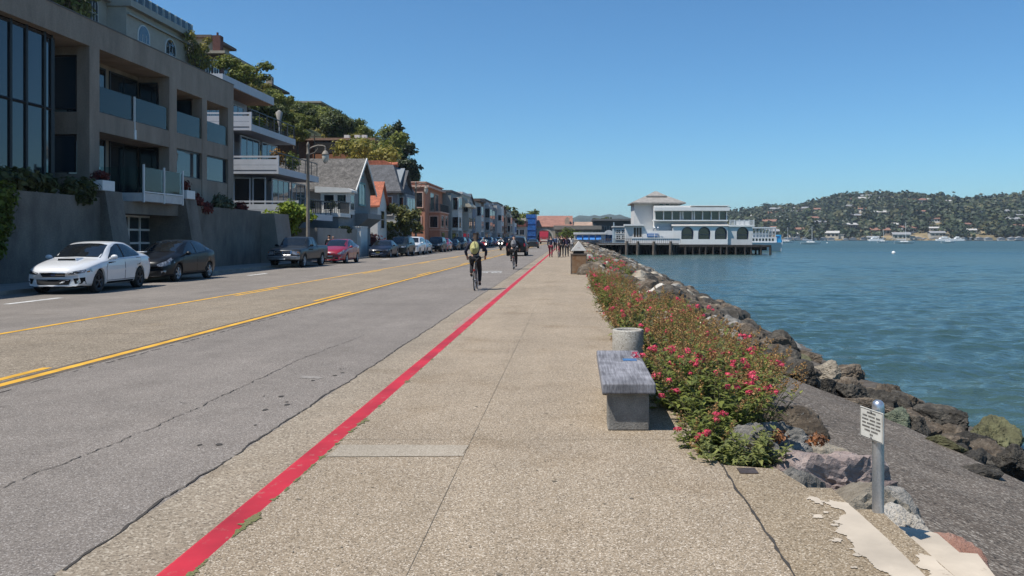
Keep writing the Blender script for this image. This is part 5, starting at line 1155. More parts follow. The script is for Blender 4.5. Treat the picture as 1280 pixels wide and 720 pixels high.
mb = MB(); mb.prism_x([(y - .2, zr + .05), (y + 6, PZ(277, y)), (y + 12, zr + .05)], PX(716.2, y), x1); mb.build('roof', WG('hall_tile_pale', (0.38, 0.26, 0.19), .2), t, fix=True)
mb = MB(); mb.prism_y([(PX(706, y), zr + .3), (PX(712, y), zr + .3), (PX(712, y), PZ(273, y)), (PX(709, y), PZ(271, y)), (PX(706, y), PZ(274, y))], y + 1, y + 3); mb.build('turret', WG('hall_turret', (0.45, 0.33, 0.24)), t, fix=True)
# flat dark buildings to the right
t = thing('flat_roofed_block', 'long low dark building with an oversailing flat roof behind the sidewalk crowd', 'building', (PX(722, 280), 282, 0))
mb = MB(); mb.box(PX(694, 280), PX(751, 280), 280, 292, 0, PZ(287, 280)); mb.build('wall', WG('block_brown', (0.16, 0.135, 0.11)), t)
mb = MB(); mb.box(PX(692, 279), PX(752, 279), 278.5, 293, PZ(286.9, 280), PZ(282, 280)); mb.build('roof', WG('block_roof', (0.22, 0.195, 0.165)), t)
for a in (725, 733, 741): win(t, 'y', 279.99, PX(a, 280), PX(a + 6.5, 280), PZ(296, 280), PZ(289, 280), WG('block_trim', (0.3, 0.27, 0.22)), GLASS, 2, 1, .2, .1)
t = thing('dark_block', 'dark grey flat roofed building between the trees and the restaurant', 'building', (PX(770, 330), 335, 0))
mb = MB(); mb.box(PX(742, 330), PX(796, 330), 330, 345, -1.9, PZ(276, 330)); mb.build('wall', WG('block_dark', (0.075, 0.07, 0.068)), t)
mb = MB(); mb.box(PX(740, 329), PX(800, 329), 328, 346, PZ(276, 330), PZ(273.5, 330)); mb.build('roof', WG('block_slab', (0.15, 0.145, 0.14)), t)
for a in (750, 762, 774): win(t, 'y', 329.99, PX(a, 330), PX(a + 8, 330), PZ(290, 330), PZ(283, 330), WG('block_trim2', (0.2, 0.19, 0.18)), GLASS, 3, 1, .2, .1)
# white and blue waterside building with awnings
t = thing('awning_shop', 'white waterside cafe with bright blue awnings along its front', 'building', (PX(740, 215), 218, 0))
mb = MB(); mb.box(PX(718, 215), PX(769, 215), 215, 222, -.4, PZ(293, 215)); mb.build('wall', WG('cafe_white', (0.62, 0.62, 0.61)), t)
for a in (721, 729, 737, 745): 
    mb = MB(); mb.prism_x([(214.98, PZ(299, 215)), (214.0, PZ(299.6, 215)), (214.98, PZ(294.2, 215))], PX(a, 215), PX(a + 6.4, 215)); mb.build('awning', mat('blue_awning', (0.03, 0.20, 0.55), .7, .1, 2), t, fix=True)
mb = MB(); mb.box(PX(717, 215), PX(758, 215), 214.2, 222.3, PZ(293, 215), PZ(290.5, 215)); mb.build('roof', WG('cafe_roof', (0.66, 0.65, 0.63)), t)
cx = PX(761, 215); mb = MB(); mb.prism_y([(cx + 1.25 * math.cos(math.pi * k / 10), PZ(293.5, 215) + 1.25 * math.sin(math.pi * k / 10)) for k in range(11)], 214.6, 214.99); mb.build('fanlight', WG('cafe_arch', (0.6, 0.6, 0.6)), t, fix=True)
win(t, 'y', 214.99, PX(757.5, 215), PX(764.5, 215), PZ(301, 215), PZ(294, 215), mat('blue_frame', (0.04, 0.2, 0.5), .6, .1), GLASS, 3, 1, .2, .15)
t = thing('kiosk', 'pale blue two storey kiosk with small paned windows beside the restaurant', 'building', (PX(774, 200), 203, -.4))
mb = MB(); mb.box(PX(767, 200), PX(790, 200), 200, 206, -.4, PZ(284, 200)); mb.box(PX(766.5, 200), PX(768, 200), 199.8, 200.4, PZ(284, 200), PZ(278, 200)); mb.build('wall', WG('kiosk_blue', (0.33, 0.42, 0.47)), t)
mb = MB(); mb.box(PX(766, 200), PX(791, 200), 199.6, 206.4, PZ(284, 200), PZ(282.6, 200)); mb.build('roof', TRIM, t)
for a in (770.5, 777.5):
    for b in (289.5, 296.5): win(t, 'y', 199.99, PX(a, 200), PX(a + 4.6, 200), PZ(b + 2.2, 200), PZ(b - 2, 200), TRIM, GLASS, 2, 2, .22, .1)

# ================================================================== restaurant on the pier
RY = 171.0
RW = mat('restaurant_wall', (0.62, 0.615, 0.59), .85, .06, .5, .05, 6); RT = mat('restaurant_trim', (0.80, 0.78, 0.74), .8, .05, 1); RROOF = mat('restaurant_shingle', (0.29, 0.27, 0.245), .95, .18, 1.2, .2, 6)
DECKW = mat('pier_timber', (0.055, 0.045, 0.038), .95, .35, 1.5, .25, 10); NAVY = mat('navy_reveal', (0.03, 0.05, 0.11), .6, .1)
rx = lambda p: PX(p, RY); rz = lambda p: PZ(p, RY)
rs_ = thing('restaurant', 'grey white two storey waterside restaurant with arched windows and a hipped tower roof', 'building', (rx(868), RY + 8, rz(304)))
def wall_with_arches(x0, x1, z0, z1, arches, y0, y1):
    """front wall built as pieces round the arched openings"""
    m = MB(); last = x0
    for (c, w, zb, zs) in arches:
        m.box(last, c - w, y0, y1, z0, z1); m.box(c - w, c + w, y0, y1, z0, zb)
        n = 10; P = [(c - w * math.cos(math.pi * k / n), zs + w * math.sin(math.pi * k / n)) for k in range(n + 1)]
        for (xa, za), (xb, zb2) in zip(P, P[1:]): m.prism_y([(xa, za), (xb, zb2), (xb, z1), (xa, z1)], y0, y1)
        last = c + w
    m.box(last, x1, y0, y1, z0, z1); return m
# ground floor
ar = [(rx(c), 1.28, rz(299), rz(291.3)) for c in (858.5, 879.5, 900.2)]
wall_with_arches(rx(840), rx(908.5), rz(305.5), rz(282.9), ar, RY - 1.0, RY - .6).build('wall', RT, rs_, fix=True)
wall_with_arches(rx(908.5), rx(939.5), rz(306), rz(282.9), [(rx(927.8), 1.25, rz(299.3), rz(291.4))], RY - .55, RY - .15).build('wall', RW, rs_, fix=True)
for c in (858.5, 879.5, 900.2, 927.8):
    m = MB(); yy = RY - .35 if c < 910 else RY + .1
    m.box(rx(c) - 1.28, rx(c) + 1.28, yy, yy + .05, rz(299), rz(283.5)); m.build('arch_pane', GLASS, rs_)
    m = MB(); yf = yy - .3
    for k in range(10):
        a, b = math.pi * k / 10, math.pi * (k + 1) / 10; m.prism_y([(rx(c) - r_ * math.cos(s), rz(291.3) + r_ * math.sin(s)) for r_, s in ((1.06, a), (1.06, b), (1.27, b), (1.27, a))], yf, yf + .12)
    for sx in (-1.24, 1.06): m.box(rx(c) + sx, rx(c) + sx + .18, yf, yf + .12, rz(299), rz(291.3))
    m.box(rx(c) - 1.06, rx(c) + 1.06, yf + .02, yf + .08, rz(293.9), rz(293.3)); m.build('arch_frame', NAVY, rs_, fix=True)
m = MB(); m.box(rx(799), rx(939.3), RY + .2, RY + 16, rz(306), rz(284)); m.build('wall', RW, rs_)
m = MB(); m.prism_x([(RY - 1.25, rz(282.9)), (RY - 1.25, rz(282.3)), (RY + .2, rz(279.6)), (RY + .2, rz(282.9))], rx(839), rx(910)); m.build('lean_to_roof', mat('grey_awning', (0.42, 0.40, 0.38), .9, .1, 1), rs_, fix=True)
# upper floor
m = MB(); m.box(rx(818), rx(909), RY + .5, RY + 15, rz(284), rz(274.6)); m.box(rx(818), rx(910), RY + .5, RY + 15, rz(264), rz(257)); m.box(rx(818), rx(819.6), RY + .5, RY + 15, rz(274.6), rz(264)); m.box(rx(820), rx(909), RY + 1.2, RY + 15, rz(274.6), rz(264)); m.build('wall', RW, rs_)
m = MB(); m.box(rx(815.5), rx(909.5), RY - .5, RY + .49, rz(276.4), rz(275)); m.box(rx(817.5), rx(911.5), RY - .6, RY + .49, rz(263.5), rz(259.2)); m.box(rx(863), rx(912), RY - .3, RY + 15.2, rz(257.6), rz(256.9)); m.build('trim', RT, rs_)
wn_ = [(820, 829.2), (830.7, 840), (841.2, 850.2), (854.8, 865.2), (869.3, 878.2), (879.3, 889), (890.2, 899.2), (900.4, 908.4)]
for a, b in wn_:
    m = MB(); m.box(rx(a), rx(b), RY + 1.1, RY + 1.19, rz(274.6), rz(264)); g = m.build('window', GLASS, rs_)
for a in (829.2, 840, 850.2, 853.5, 865.2, 867.9, 878.2, 889, 899.2, 908.4):
    m = MB(); m.box(rx(a), rx(a + 1.3), RY + .55, RY + 1.19, rz(274.6), rz(264)); m.build('pillar', RT, rs_)
# tower and hipped roof with its little upper roof
m = MB(); m.box(rx(794), rx(852), RY + 3, RY + 12, rz(285), rz(252.5)); m.build('tower', RW, rs_)
def hip(x0, x1, y0, y1, ze, zr, inset, mname, mt, par):
    m = MB(); cx, cy = (x0 + x1) / 2, (y0 + y1) / 2
    v = [(x0, y0, ze), (x1, y0, ze), (x1, y1, ze), (x0, y1, ze), (cx - inset, cy - .4, zr), (cx + inset, cy - .4, zr), (cx + inset, cy + .4, zr), (cx - inset, cy + .4, zr), (x0, y0, ze - .25), (x1, y0, ze - .25), (x1, y1, ze - .25), (x0, y1, ze - .25)]
    m.add(v, [(0, 1, 5, 4), (1, 2, 6, 5), (2, 3, 7, 6), (3, 0, 4, 7), (4, 5, 6, 7), (8, 9, 1, 0), (9, 10, 2, 1), (10, 11, 3, 2), (11, 8, 0, 3), (11, 10, 9, 8)]); return m.build(mname, mt, par, fix=True)
rf = hip(rx(790), rx(859), RY + 1.6, RY + 13.4, rz(252.6), rz(241), 1.6, 'roof', RROOF, rs_); hip(rx(811), rx(837), RY + 5, RY + 10, rz(243), rz(236.8), .3, 'cap_roof', RROOF, rf)
for a in (826, 834): win(rs_, 'y', RY + 2.99, rx(a), rx(a + 5), rz(255.8), rz(253.2), RT, GLASS, 1, 1, .1, .06)
# left terrace wing
m = MB(); m.box(rx(781), rx(815), RY - 2, RY + .1, rz(304), rz(282.5)); m.build('terrace_wing', RW, rs_)
m = MB(); m.box(rx(779.5), rx(803), RY - 2.6, RY + .1, rz(282.4), rz(280.6)); m.build('wing_roof', RT, rs_)
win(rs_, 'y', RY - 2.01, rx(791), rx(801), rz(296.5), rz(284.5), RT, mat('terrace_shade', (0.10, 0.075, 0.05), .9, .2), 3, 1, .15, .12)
m = MB(); m.box(rx(788), rx(847), RY - 3.4, RY - 3.2, rz(304), rz(298.2)); m.box(rx(787.5), rx(847.5), RY - 3.5, RY - 3.1, rz(298.1), rz(297.4)); m.build('terrace_wall', RT, rs_)
m = MB(); m.box(rx(807.5), rx(822), RY - 2.3, RY - 2.2, rz(296), rz(292)); sg = m.build('sign', mat('sign_blue', (0.05, 0.17, 0.42), .6, .06, 3), rs_)
m = MB(); m.box(rx(802.5), rx(840), RY - 2.15, RY - 2.02, rz(298), rz(288.5)); m.build('screen_wall', RT, rs_)
m = MB()
for k in range(9): m.box(rx(809.2) + k * .22, rx(809.2) + k * .22 + .12, RY - 2.32, RY - 2.301, rz(294.7), rz(293.3))
m.build('lettering', WHITEM, sg)
m = MB(); m.box(rx(909), rx(942), RY - .8, RY + 15, rz(283.4), rz(281.4)); m.build('balcony', RT, rs_)
m = MB(); m.box(rx(911), rx(942), RY - .75, RY - .65, rz(275.8), rz(275.2))
for p in (911, 917, 923, 929, 935, 941): m.box(rx(p), rx(p) + .16, RY - .78, RY - .62, rz(281.4), rz(274.6))
for i in range(38): m.box(rx(911.5) + i * .133, rx(911.5) + i * .133 + .06, RY - .73, RY - .67, rz(281.4), rz(275.8))
m.box(rx(924), rx(941.5), RY + 3, RY + 3.1, rz(281), rz(276)); m.build('balustrade', WHITEM, rs_)
for px, lab in ((816.5, 'left white deck lamp above the blue restaurant sign'), (820.8, 'right white deck lamp above the blue restaurant sign')):
    t = thing('globe_lamp', lab, 'lamp', (rx(px), RY - 2.8, rz(298))); m = MB(); m.tube((0, 0, 0), (0, 0, 2.0), .05, .05, 6); m.build('pole', WHITEM, t, False); m = MB(); m.sphere((0, 0, 2.15), .22, 8); m.build('globe', WHITEM, t, False)
# the pier under and beside it
pier = thing('pier', 'dark timber pier on piles carrying the restaurant and walkway', 'pier', (rx(850), RY + 6, WATER_Z))
m = MB(); m.box(rx(748), rx(845), RY - 4.2, RY + 14, rz(306.2), rz(304.1)); m.box(rx(845), rx(962), RY - 1.4, RY + 16, rz(308.8), rz(306.2)); m.build('deck', DECKW, pier)
for yy in (RY + 1, RY + 6, RY + 13): m = MB(); m.box(rx(750), rx(960), yy, yy + .35, rz(313), rz(308.8)); m.build('crossbeam', DECKW, pier)  # beams, also added as a dark backdrop under the deck
m = MB(); m.box(rx(752), rx(958), RY + 14.5, RY + 15, WATER_Z - 1, rz(306)); m.build('dark_backdrop', mat('pier_backdrop', (0.03, 0.026, 0.022), .95, .3), pier)  # dark sheet added behind the piles to deepen the gloom under the deck
m = MB(); m.box(rx(748), rx(845), RY - 4.3, RY - 4.21, rz(305.8), rz(304.6)); m.build('deck_edge', mat('pier_edge', (0.33, 0.31, 0.28), .9, .2, 1), pier)
rpil = random.Random(5); PILES = []
k = 0
for row_y in (-3.8, -1.2, 2.5, 7, 12):
    x = rx(752)
    while x < rx(962):
        if not (row_y == -3.8 and x > rx(846)):
            m = MB(); w = rpil.uniform(.17, .26); m.tube((x, RY + row_y, WATER_Z - 2), (x + rpil.uniform(-.06, .06), RY + row_y, rz(305.5) if x < rx(845) else rz(308)), w, w, 7); m.build('pile', DECKW, pier); k += 1
        x += rpil.uniform(1.3, 2.0) if row_y > -3 else 3.6
    if k > 92: break
for p in (781, 794.5, 814, 834.5):
    m = MB(); m.tube((rx(p), RY - 4.6, WATER_Z - 2), (rx(p) + .1, RY - 4.6, rz(301.5)), .34, .30, 9); m.build('dolphin_pile', mat('old_pile', (0.13, 0.105, 0.085), .95, .35, 2), pier)
m = MB()
for i in range(40): x = rx(748) + i * .42; m.box(x, x + .05, RY - 4.15, RY - 4.1, rz(304), rz(298.5))
m.box(rx(748), rx(788), RY - 4.17, RY - 4.08, rz(299), rz(298.4)); m.box(rx(748), rx(788), RY - 4.17, RY - 4.08, rz(301.4), rz(301)); m.build('railing', mat('pier_rail', (0.16, 0.12, 0.10), .9, .25), pier)
# tourists' odds and ends on the pier reads as parked cars: two small cars behind the rail are built with the vehicles

# ferry moored behind the restaurant
fe = thing('ferry', 'white and blue ferry boat moored beyond the end of the pier', 'boat', (PX(952, 215), 215, WATER_Z)); fp = lambda p: PX(p, 215); fz = lambda p: PZ(p, 215)
m = MB(); m.prism_x([(213, -2.2), (217.5, -2.2), (218.3, fz(303)), (212.2, fz(303))], fp(936), fp(973)); m.prism_y([(fp(973), -2.2), (fp(976), fz(300)), (fp(975), fz(303)), (fp(973), fz(303))], 212.6, 217.8); m.build('hull', mat('ferry_white', (0.62, 0.63, 0.64), .4, .08), fe, fix=True)
m = MB(); m.box(fp(936), fp(968), 212.6, 217.8, fz(303), fz(296.5)); m.box(fp(934), fp(967), 212.4, 218, fz(285.6), fz(284)); m.build('cabin', WHITEM, fe)
m = MB()
for p in range(938, 967, 4): m.box(fp(p), fp(p) + .15, 212.6, 212.8, fz(296.5), fz(285.6)); m.box(fp(p), fp(p) + .15, 217.5, 217.7, fz(296.5), fz(285.6))
m.box(fp(936), fp(966), 212.6, 212.68, fz(293), fz(292.4)); m.box(fp(936), fp(958), 213.4, 217, fz(296.4), fz(291)); m.build('upper_deck', WHITEM, fe)
for p in range(938, 966, 4): m = MB(); m.box(fp(p), fp(p + 2.3), 212.56, 212.59, fz(301), fz(298)); m.build('window', GLASS, fe)
m = MB(); m.box(fp(968), fp(974), 212.8, 217.4, fz(303), fz(298)); m.prism_y([(fp(971), fz(298)), (fp(974), fz(298)), (fp(974.5), fz(293.5)), (fp(972.5), fz(293.5))], 213.2, 216.8); m.build('bow_bulwark', mat('ferry_blue_light', (0.04, 0.32, 0.60), .4, .08), fe, fix=True)

# ================================================================== far shore: hills, wood, houses, boats
def far_prof(px):
    P = [(560, 292), (640, 286), (700, 290), (722, 289), (748, 288), (775, 286), (800, 284), (812, 280), (835, 272), (870, 262), (915, 262), (945, 259), (985, 253), (1015, 250), (1035, 245), (1062, 241), (1100, 239), (1135, 241), (1165, 248), (1200, 247), (1250, 241), (1290, 239), (1340, 236), (1420, 240), (1560, 252), (1700, 270), (1800, 292)]
    for (a, va), (b, vb) in zip(P, P[1:]):
        if a <= px <= b: t = (px - a) / (b - a); return va + (vb - va) * t
    return 297
F0, F1 = 980.0, 1560.0                     # shoreline and ridge distance
def far_z(x, y):
    px = 711 + x * FPX / F1
    H = PZ(far_prof(px) + 10, F1)
    shore = F0 + 40 * math.sin(x * .006) + 25 * math.sin(x * .017 + 1)
    t = (y - shore) / (F1 - shore)
    if t < 0: return WATER_Z - 1.5
    e = (1 - (1 - min(1, t)) ** 1.35) if t < 1 else 1 - .35 * smooth(1, 2.2, t)
    return WATER_Z + 1.0 * min(1, t * 40) + (H - WATER_Z - 1) * e + 5 * mnoise.noise(Vector((x * .008, y * .008, 1))) * min(1, t * 4)
mb = MB(); xs = [-120 + i * 22 for i in range(102)]; ys = [930 + i * 22 for i in range(52)]
vv = [(x, y, far_z(x, y)) for y in ys for x in xs]; nx = len(xs)
mb.add(vv, [(j * nx + i, j * nx + i + 1, (j + 1) * nx + i + 1, (j + 1) * nx + i) for j in range(len(ys) - 1) for i in range(nx - 1)], 0, True)
FARG = mat('far_hill_ground', (0.24, 0.175, 0.09), .95, .45, .012, .25, .08, tint=(0.05, 0.055, 0.025))
struct(mb.build('hills', FARG))
# bluer ridge further off, left of the restaurant
mb = MB(); xs = [-700 + i * 20 for i in range(90)]; ys = [2600, 2800, 3000, 3200, 3500]
def ridge_h(x): px = 711 + x * FPX / 3200; return PZ(max(279 - 11 * math.exp(-((px - 750) / 45) ** 2) - 22 * math.exp(-((px - 850) / 40) ** 2), 255) + 1.5 * math.sin(px * .12) + 1.0 * math.sin(px * .37), 3200) if px > 700 else PZ(289 - 14 * smooth(640, 730, px), 3200)
vv = [(x, y, max(-3, ridge_h(x) * smooth(2600, 3150, y))) for y in ys for x in xs]; nx = len(xs)
mb.add(vv, [(j * nx + i, j * nx + i + 1, (j + 1) * nx + i + 1, (j + 1) * nx + i) for j in range(len(ys) - 1) for i in range(nx - 1)], 0, True)
struct(mb.build('far_ridge', mat('far_ridge_wood', (0.05, 0.065, 0.04), .95, .3, .01, .3, .05)))
# the far wood: clumps of leaf masses, one object (nobody could count it)
rf_ = random.Random(77); v = []; f = []; mi = []
HOUSES = []
def far_vis(x, y): px = 711 + x * FPX / y; return 905 < px < 1330 or 690 < px < 800
hpts = []
while len(hpts) < 78:
    px = rf_.choice([rf_.uniform(925, 1285), rf_.uniform(1060, 1285)]); y = rf_.uniform(1010, 1530); x = PX(px, y)
    if any(abs(x - a) < 26 and abs(y - b) < 40 for a, b in hpts): continue
    if far_prof(px) > 258 and y > 1400: continue
    hpts.append((x, y))
nclump = 0
for _ in range(60000):
    if nclump > 4200: break
    px = rf_.uniform(895, 1330); y = F0 + (F1 + 40 - F0) * rf_.random() ** .85; x = PX(px, y); z = far_z(x, y)
    if z < WATER_Z + .3: continue
    dens = .62 + .85 * mnoise.noise(Vector((x * .012, y * .006, 5)))
    if px < 1000 and y > 1200: dens -= .38
    elif px < 985: dens -= .15
    if 1000 < px < 1030 and y > 1350: dens -= .3
    if rf_.random() > dens: continue
    if any(abs(x - a) < 11 and -42 < y - b < 4 for a, b in hpts) and rf_.random() < .93: continue
    s = rf_.uniform(3.6, 7.6) * (1.2 if rf_.random() < .15 else 1); tall = rf_.uniform(.8, 1.5); m_ = rf_.choices([0, 1, 2], [5, 3, 1.6])[0]
    for k in range(26):
        d = Vector((rf_.gauss(0, 1), rf_.gauss(0, 1), rf_.gauss(0, 1) + .3)).normalized(); c = Vector((x + d.x * s * rf_.uniform(.5, 1), y + d.y * s * .8, z + s * tall * .7 + d.z * s * tall * rf_.uniform(.5, 1)))
        n = (d + Vector((rf_.gauss(0, .4), rf_.gauss(0, .4), rf_.gauss(0, .4)))).normalized(); u = n.cross(Vector((0, 0, 1)) + Vector((.1, .2, 0))).normalized(); w = n.cross(u); q = s * rf_.uniform(.28, .5); o = len(v)
        v += [c - u * q, c + w * q * .8, c + u * q, c - w * q * .8]; f.append((o, o + 1, o + 2, o + 3)); mi.append(m_)
    nclump += 1
me = bpy.data.meshes.new('far_wood'); me.from_pydata(v, [], f)
for m_ in (leaf_mat('far_dark', (0.038, 0.054, 0.028), .35, .1), leaf_mat('far_mid', (0.052, 0.073, 0.032), .35, .1), leaf_mat('far_olive', (0.082, 0.088, 0.040), .35, .1)): me.materials.append(m_)
me.polygons.foreach_set('material_index', mi); tag(mesh_obj('far_wood', me), 'wooded slopes of the far shore seen across the bay', 'wood', None, 'stuff')
# big single trees on the far skyline
fp_ = tree_proto('skyline_tree', 20, 9, 700, 2.0, leaf_mat('far_dark', (0.038, 0.054, 0.028), .35, .1), rf_, 'lone dark tree standing on the far skyline', 'lone trees on the far skyline', 6); remember(fp_); first = True
for px, s in ((1178, .75), (1189, .9), (1194, 1.0), (1223, 1.05), (1252, .6), (1276, .7), (1050, .5), (1090, .45), (1120, .45), (940, .5), (958, .45)):
    o = fp_ if first else copy_tree(fp_); first = False; y = F1 - 20; x = PX(px, y); o.location = (x, y, far_z(x, y) - 1); o.scale = (s, s, s)
# blue distant trees left of the restaurant
fd = tree_proto('waterfront_tree', 9, 7, 1500, .8, L_DARK, rf_, 'round dark green tree clump behind the dark grey building', 'waterfront trees behind the dark grey building', 7); remember(fd); first = True
for px, s in ((740, .9), (752, 1.1), (765, 1.0)):
    o = fd if first else copy_tree(fd); first = False; y = 380; o.location = (PX(px, y), y, PZ(292, y) - 2); o.scale = (s, s, .95 * s)
t = tree_proto('downtown_tree', 12, 6, 1500, .7, L_MID, rf_, 'tall loose tree rising behind the blue tarpaulin building', None, 8); t.location = (PX(659, 340), 340, 1.6)
t = tree_proto('downtown_tree', 11, 3.5, 900, .7, L_DARK, rf_, 'palm like tree above the pale block in the street row', None, 6); t.location = (PX(640, 250), 262, 1.2)
t = tree_proto('downtown_tree', 4.5, 5.0, 900, .5, LVINE, rf_, 'low yellow green tree in front of the long flat roofed block', None, 6); t.location = (PX(716, 255), 255, 0)
# houses among the trees across the bay
FW = [mat('far_white_wall', (0.62, 0.60, 0.56), .9, .05), mat('far_cream_wall', (0.48, 0.42, 0.33), .9, .05), mat('far_tan_wall', (0.33, 0.26, 0.19), .9, .05)]
FR = [mat('far_grey_roof', (0.26, 0.26, 0.26), .9, .05), mat('far_red_roof', (0.26, 0.13, 0.09), .9, .05), mat('far_pale_roof', (0.45, 0.43, 0.40), .9, .05)]
kd = ['white house with a grey roof among the trees across the bay', 'white house with a reddish roof among the trees across the bay', 'white house with a pale roof among the trees across the bay', 'cream house with a grey roof among the trees across the bay', 'cream house with a reddish roof among the trees across the bay', 'cream house with a pale roof among the trees across the bay', 'tan house with a grey roof among the trees across the bay', 'tan house with a reddish roof among the trees across the bay', 'tan house with a pale roof among the trees across the bay']
fpro = {}
for (x, y) in hpts:
    wi, ri = rf_.choices([0, 1, 2], [4, 3, 2])[0], rf_.randrange(3); k = wi * 3 + ri
    if k not in fpro:
        t = thing('hillside_house', kd[k], 'house', (0, 0, 0), 0, kd[k].split(' among')[0] + 's across the bay')
        m = MB(); m.box(-7.5, 7.5, 0, 10, -6, 4.4); m.box(7.5, 12, 2, 9, -6, 2.6); m.build('wall', FW[wi], t, False)
        gable_ = MB(); gable_.prism_x([(-1, 4.2), (5, 6.6), (11, 4.2), (11, 4.5), (5, 7), (-1, 4.5)], -8.3, 8.3); gable_.box(7, 12.8, 1.2, 10, 2.602, 3.1); gable_.build('roof', FR[ri], t, False, fix=True)
        for a in (-6, -2.2, 1.6, 4.8): m = MB(); m.box(a, a + 2.2, -.12, -.01, .8, 3.2); m.build('window', GLASS, t, False)
        remember(t); fpro[k] = [t, False]
    o = fpro[k][0] if not fpro[k][1] else copy_tree(fpro[k][0]); fpro[k][1] = True
    s = rf_.uniform(.65, 1.2); o.location = (x, y, far_z(x, y) + 2.2); o.rotation_euler = (0, 0, rf_.uniform(-.5, .5)); o.scale = (s * rf_.uniform(.9, 1.5), s, s)
# waterside houses and docks along the far shore
t0 = None
for i in range(26):
    px = 985 + i * 11.6 + rf_.uniform(-4, 4); y = F0 + 22; x = PX(px, y)
    y = next((yy for yy in range(930, 1100, 4) if far_z(x, yy) > WATER_Z + .3), 1000); x = PX(px, y)
    if t0 is None:
        t0 = thing('boathouse', 'small pale boathouse low on the far shoreline', 'house', (0, 0, 0), 0, 'boathouses along the far shoreline'); m = MB(); m.box(-4.5, 4.5, 0, 6, -2, 2.6); m.build('wall', FW[0], t0, False); m = MB(); m.prism_y([(-5, 2.5), (5, 2.5), (0, 4.4)], -.5, 6.5); m.build('roof', FR[0], t0, False); m = MB(); m.box(-9, 9, -6, -.5, .1, .5); m.build('dock', DECKW, t0, False); remember(t0); o = t0
    else: o = copy_tree(t0)
    o.location = (x, y, WATER_Z + .6); s = rf_.uniform(.55, 1.0); o.scale = (s * 1.2, s, s)
# sailboats and mooring buoys
SAIL = mat('boat_white', (0.75, 0.74, 0.72), .4, .04)
sb = None
def sailboat(px, Y, L, mast, label):
    t = thing('sailboat', label, 'boat', (PX(px, Y), Y, WATER_Z))
    hl = []; n = 9
    m = MB(); P = []
    for i in range(n):
        u = i / (n - 1); xx = (u - .5) * L; hw = L * .15 * math.sin(math.pi * min(1, u * .92 + .12)) ** .7; P.append((xx, hw, .95 + .35 * u ** 2))
    v = []
    for (xx, hw, zz) in P: v += [(xx, -hw, zz), (xx * .93, -hw * .55, -.2), (xx * .93, hw * .55, -.2), (xx, hw, zz)]
    m.add(v, [(4 * i + k, 4 * i + 4 + k, 4 * i + 5 + k, 4 * i + 1 + k) for i in range(n - 1) for k in range(3)] + [(4 * i + 3, 4 * i + 7, 4 * i + 4, 4 * i) for i in range(n - 1)] + [(0, 1, 2, 3)], 0); m.build('hull', SAIL, t, False, fix=True)
    m = MB(); m.box(-L * .18, L * .15, -L * .07, L * .07, 1.05, 1.6); m.build('cabin', SAIL, t, False)
    m = MB(); m.tube((L * .06, 0, 1), (L * .06, 0, mast), .13, .09, 6); m.build('mast', WHITEM, t, False)
    m = MB(); m.tube((L * .06, 0, 2.2), (-L * .38, 0, 2.3), .24, .2, 6); m.build('boom_sail', mat('sail_cover', (0.42, 0.45, 0.5), .8, .1), t, False)
    m = MB(); m.tube((L * .06, 0, mast), (L * .49, 0, 1.2), .025, .025, 4); m.tube((L * .06, 0, mast), (-L * .48, 0, 1.1), .025, .025, 4); m.build('rigging', WHITEM, t, False)
    return t
sailboat(983.5, 560, 11, 10.5, 'white sailboat just right of the ferry'); sailboat(1013.5, 430, 11, 9.5, 'white sailboat with a furled grey foresail, right of the ferry'); sailboat(1103.5, 560, 8, 9, 'small sailboat with a bare mast left of the largest moored one')
sailboat(1130.5, 480, 12, 12.5, 'largest moored white sailboat in the middle of the bay'); sailboat(1185, 520, 9, 4.0, 'low white motor sailer near the right of the bay')
for px, Y, lab, L in ((1183, 900, 'white motor yacht moored close to the far shore', 22), (1198, 905, 'smaller white launch beside the motor yacht near the far shore', 12), (1095, 860, 'low white launch off the far shoreline docks', 14)):
    t = thing('motor_yacht', lab, 'boat', (PX(px, Y), Y, WATER_Z)); m = MB(); m.prism_y([(-L / 2, 0), (L * .42, 0), (L / 2, 2.2), (-L / 2, 1.9)], -2.5, 2.5); m.build('hull', SAIL, t, False, fix=True); m = MB(); m.prism_y([(-L * .35, 2.0), (L * .2, 2.1), (L * .12, 3.6), (-L * .3, 3.6)], -2, 2); m.box(-L * .2, L * .02, -1.6, 1.6, 3.61, 4.8); m.build('cabin', SAIL, t, False, fix=True); m = MB(); m.box(-L * .28, L * .1, -2.03, -2.01, 2.6, 3.2); m.build('window', GLASS, t, False)
for px, py, lab in ((1117, 317, 'white mooring buoy floating nearest in the open bay'), (1006, 304.5, 'small white buoy off the end of the pier'), (1034, 304, 'small white buoy between the two left sailboats and the docks')):
    Y = (CH - WATER_Z) * FPX / (py - 297); t = thing('mooring_buoy', lab, 'buoy', (PX(px, Y), Y, WATER_Z)); m = MB(); m.sphere((0, 0, .15), .42, 12); m.build('float', SAIL, t, False); m = MB(); m.tube((0, 0, .5), (0, 0, .8), .06, .06, 6); m.build('ring', GALV, t, False)
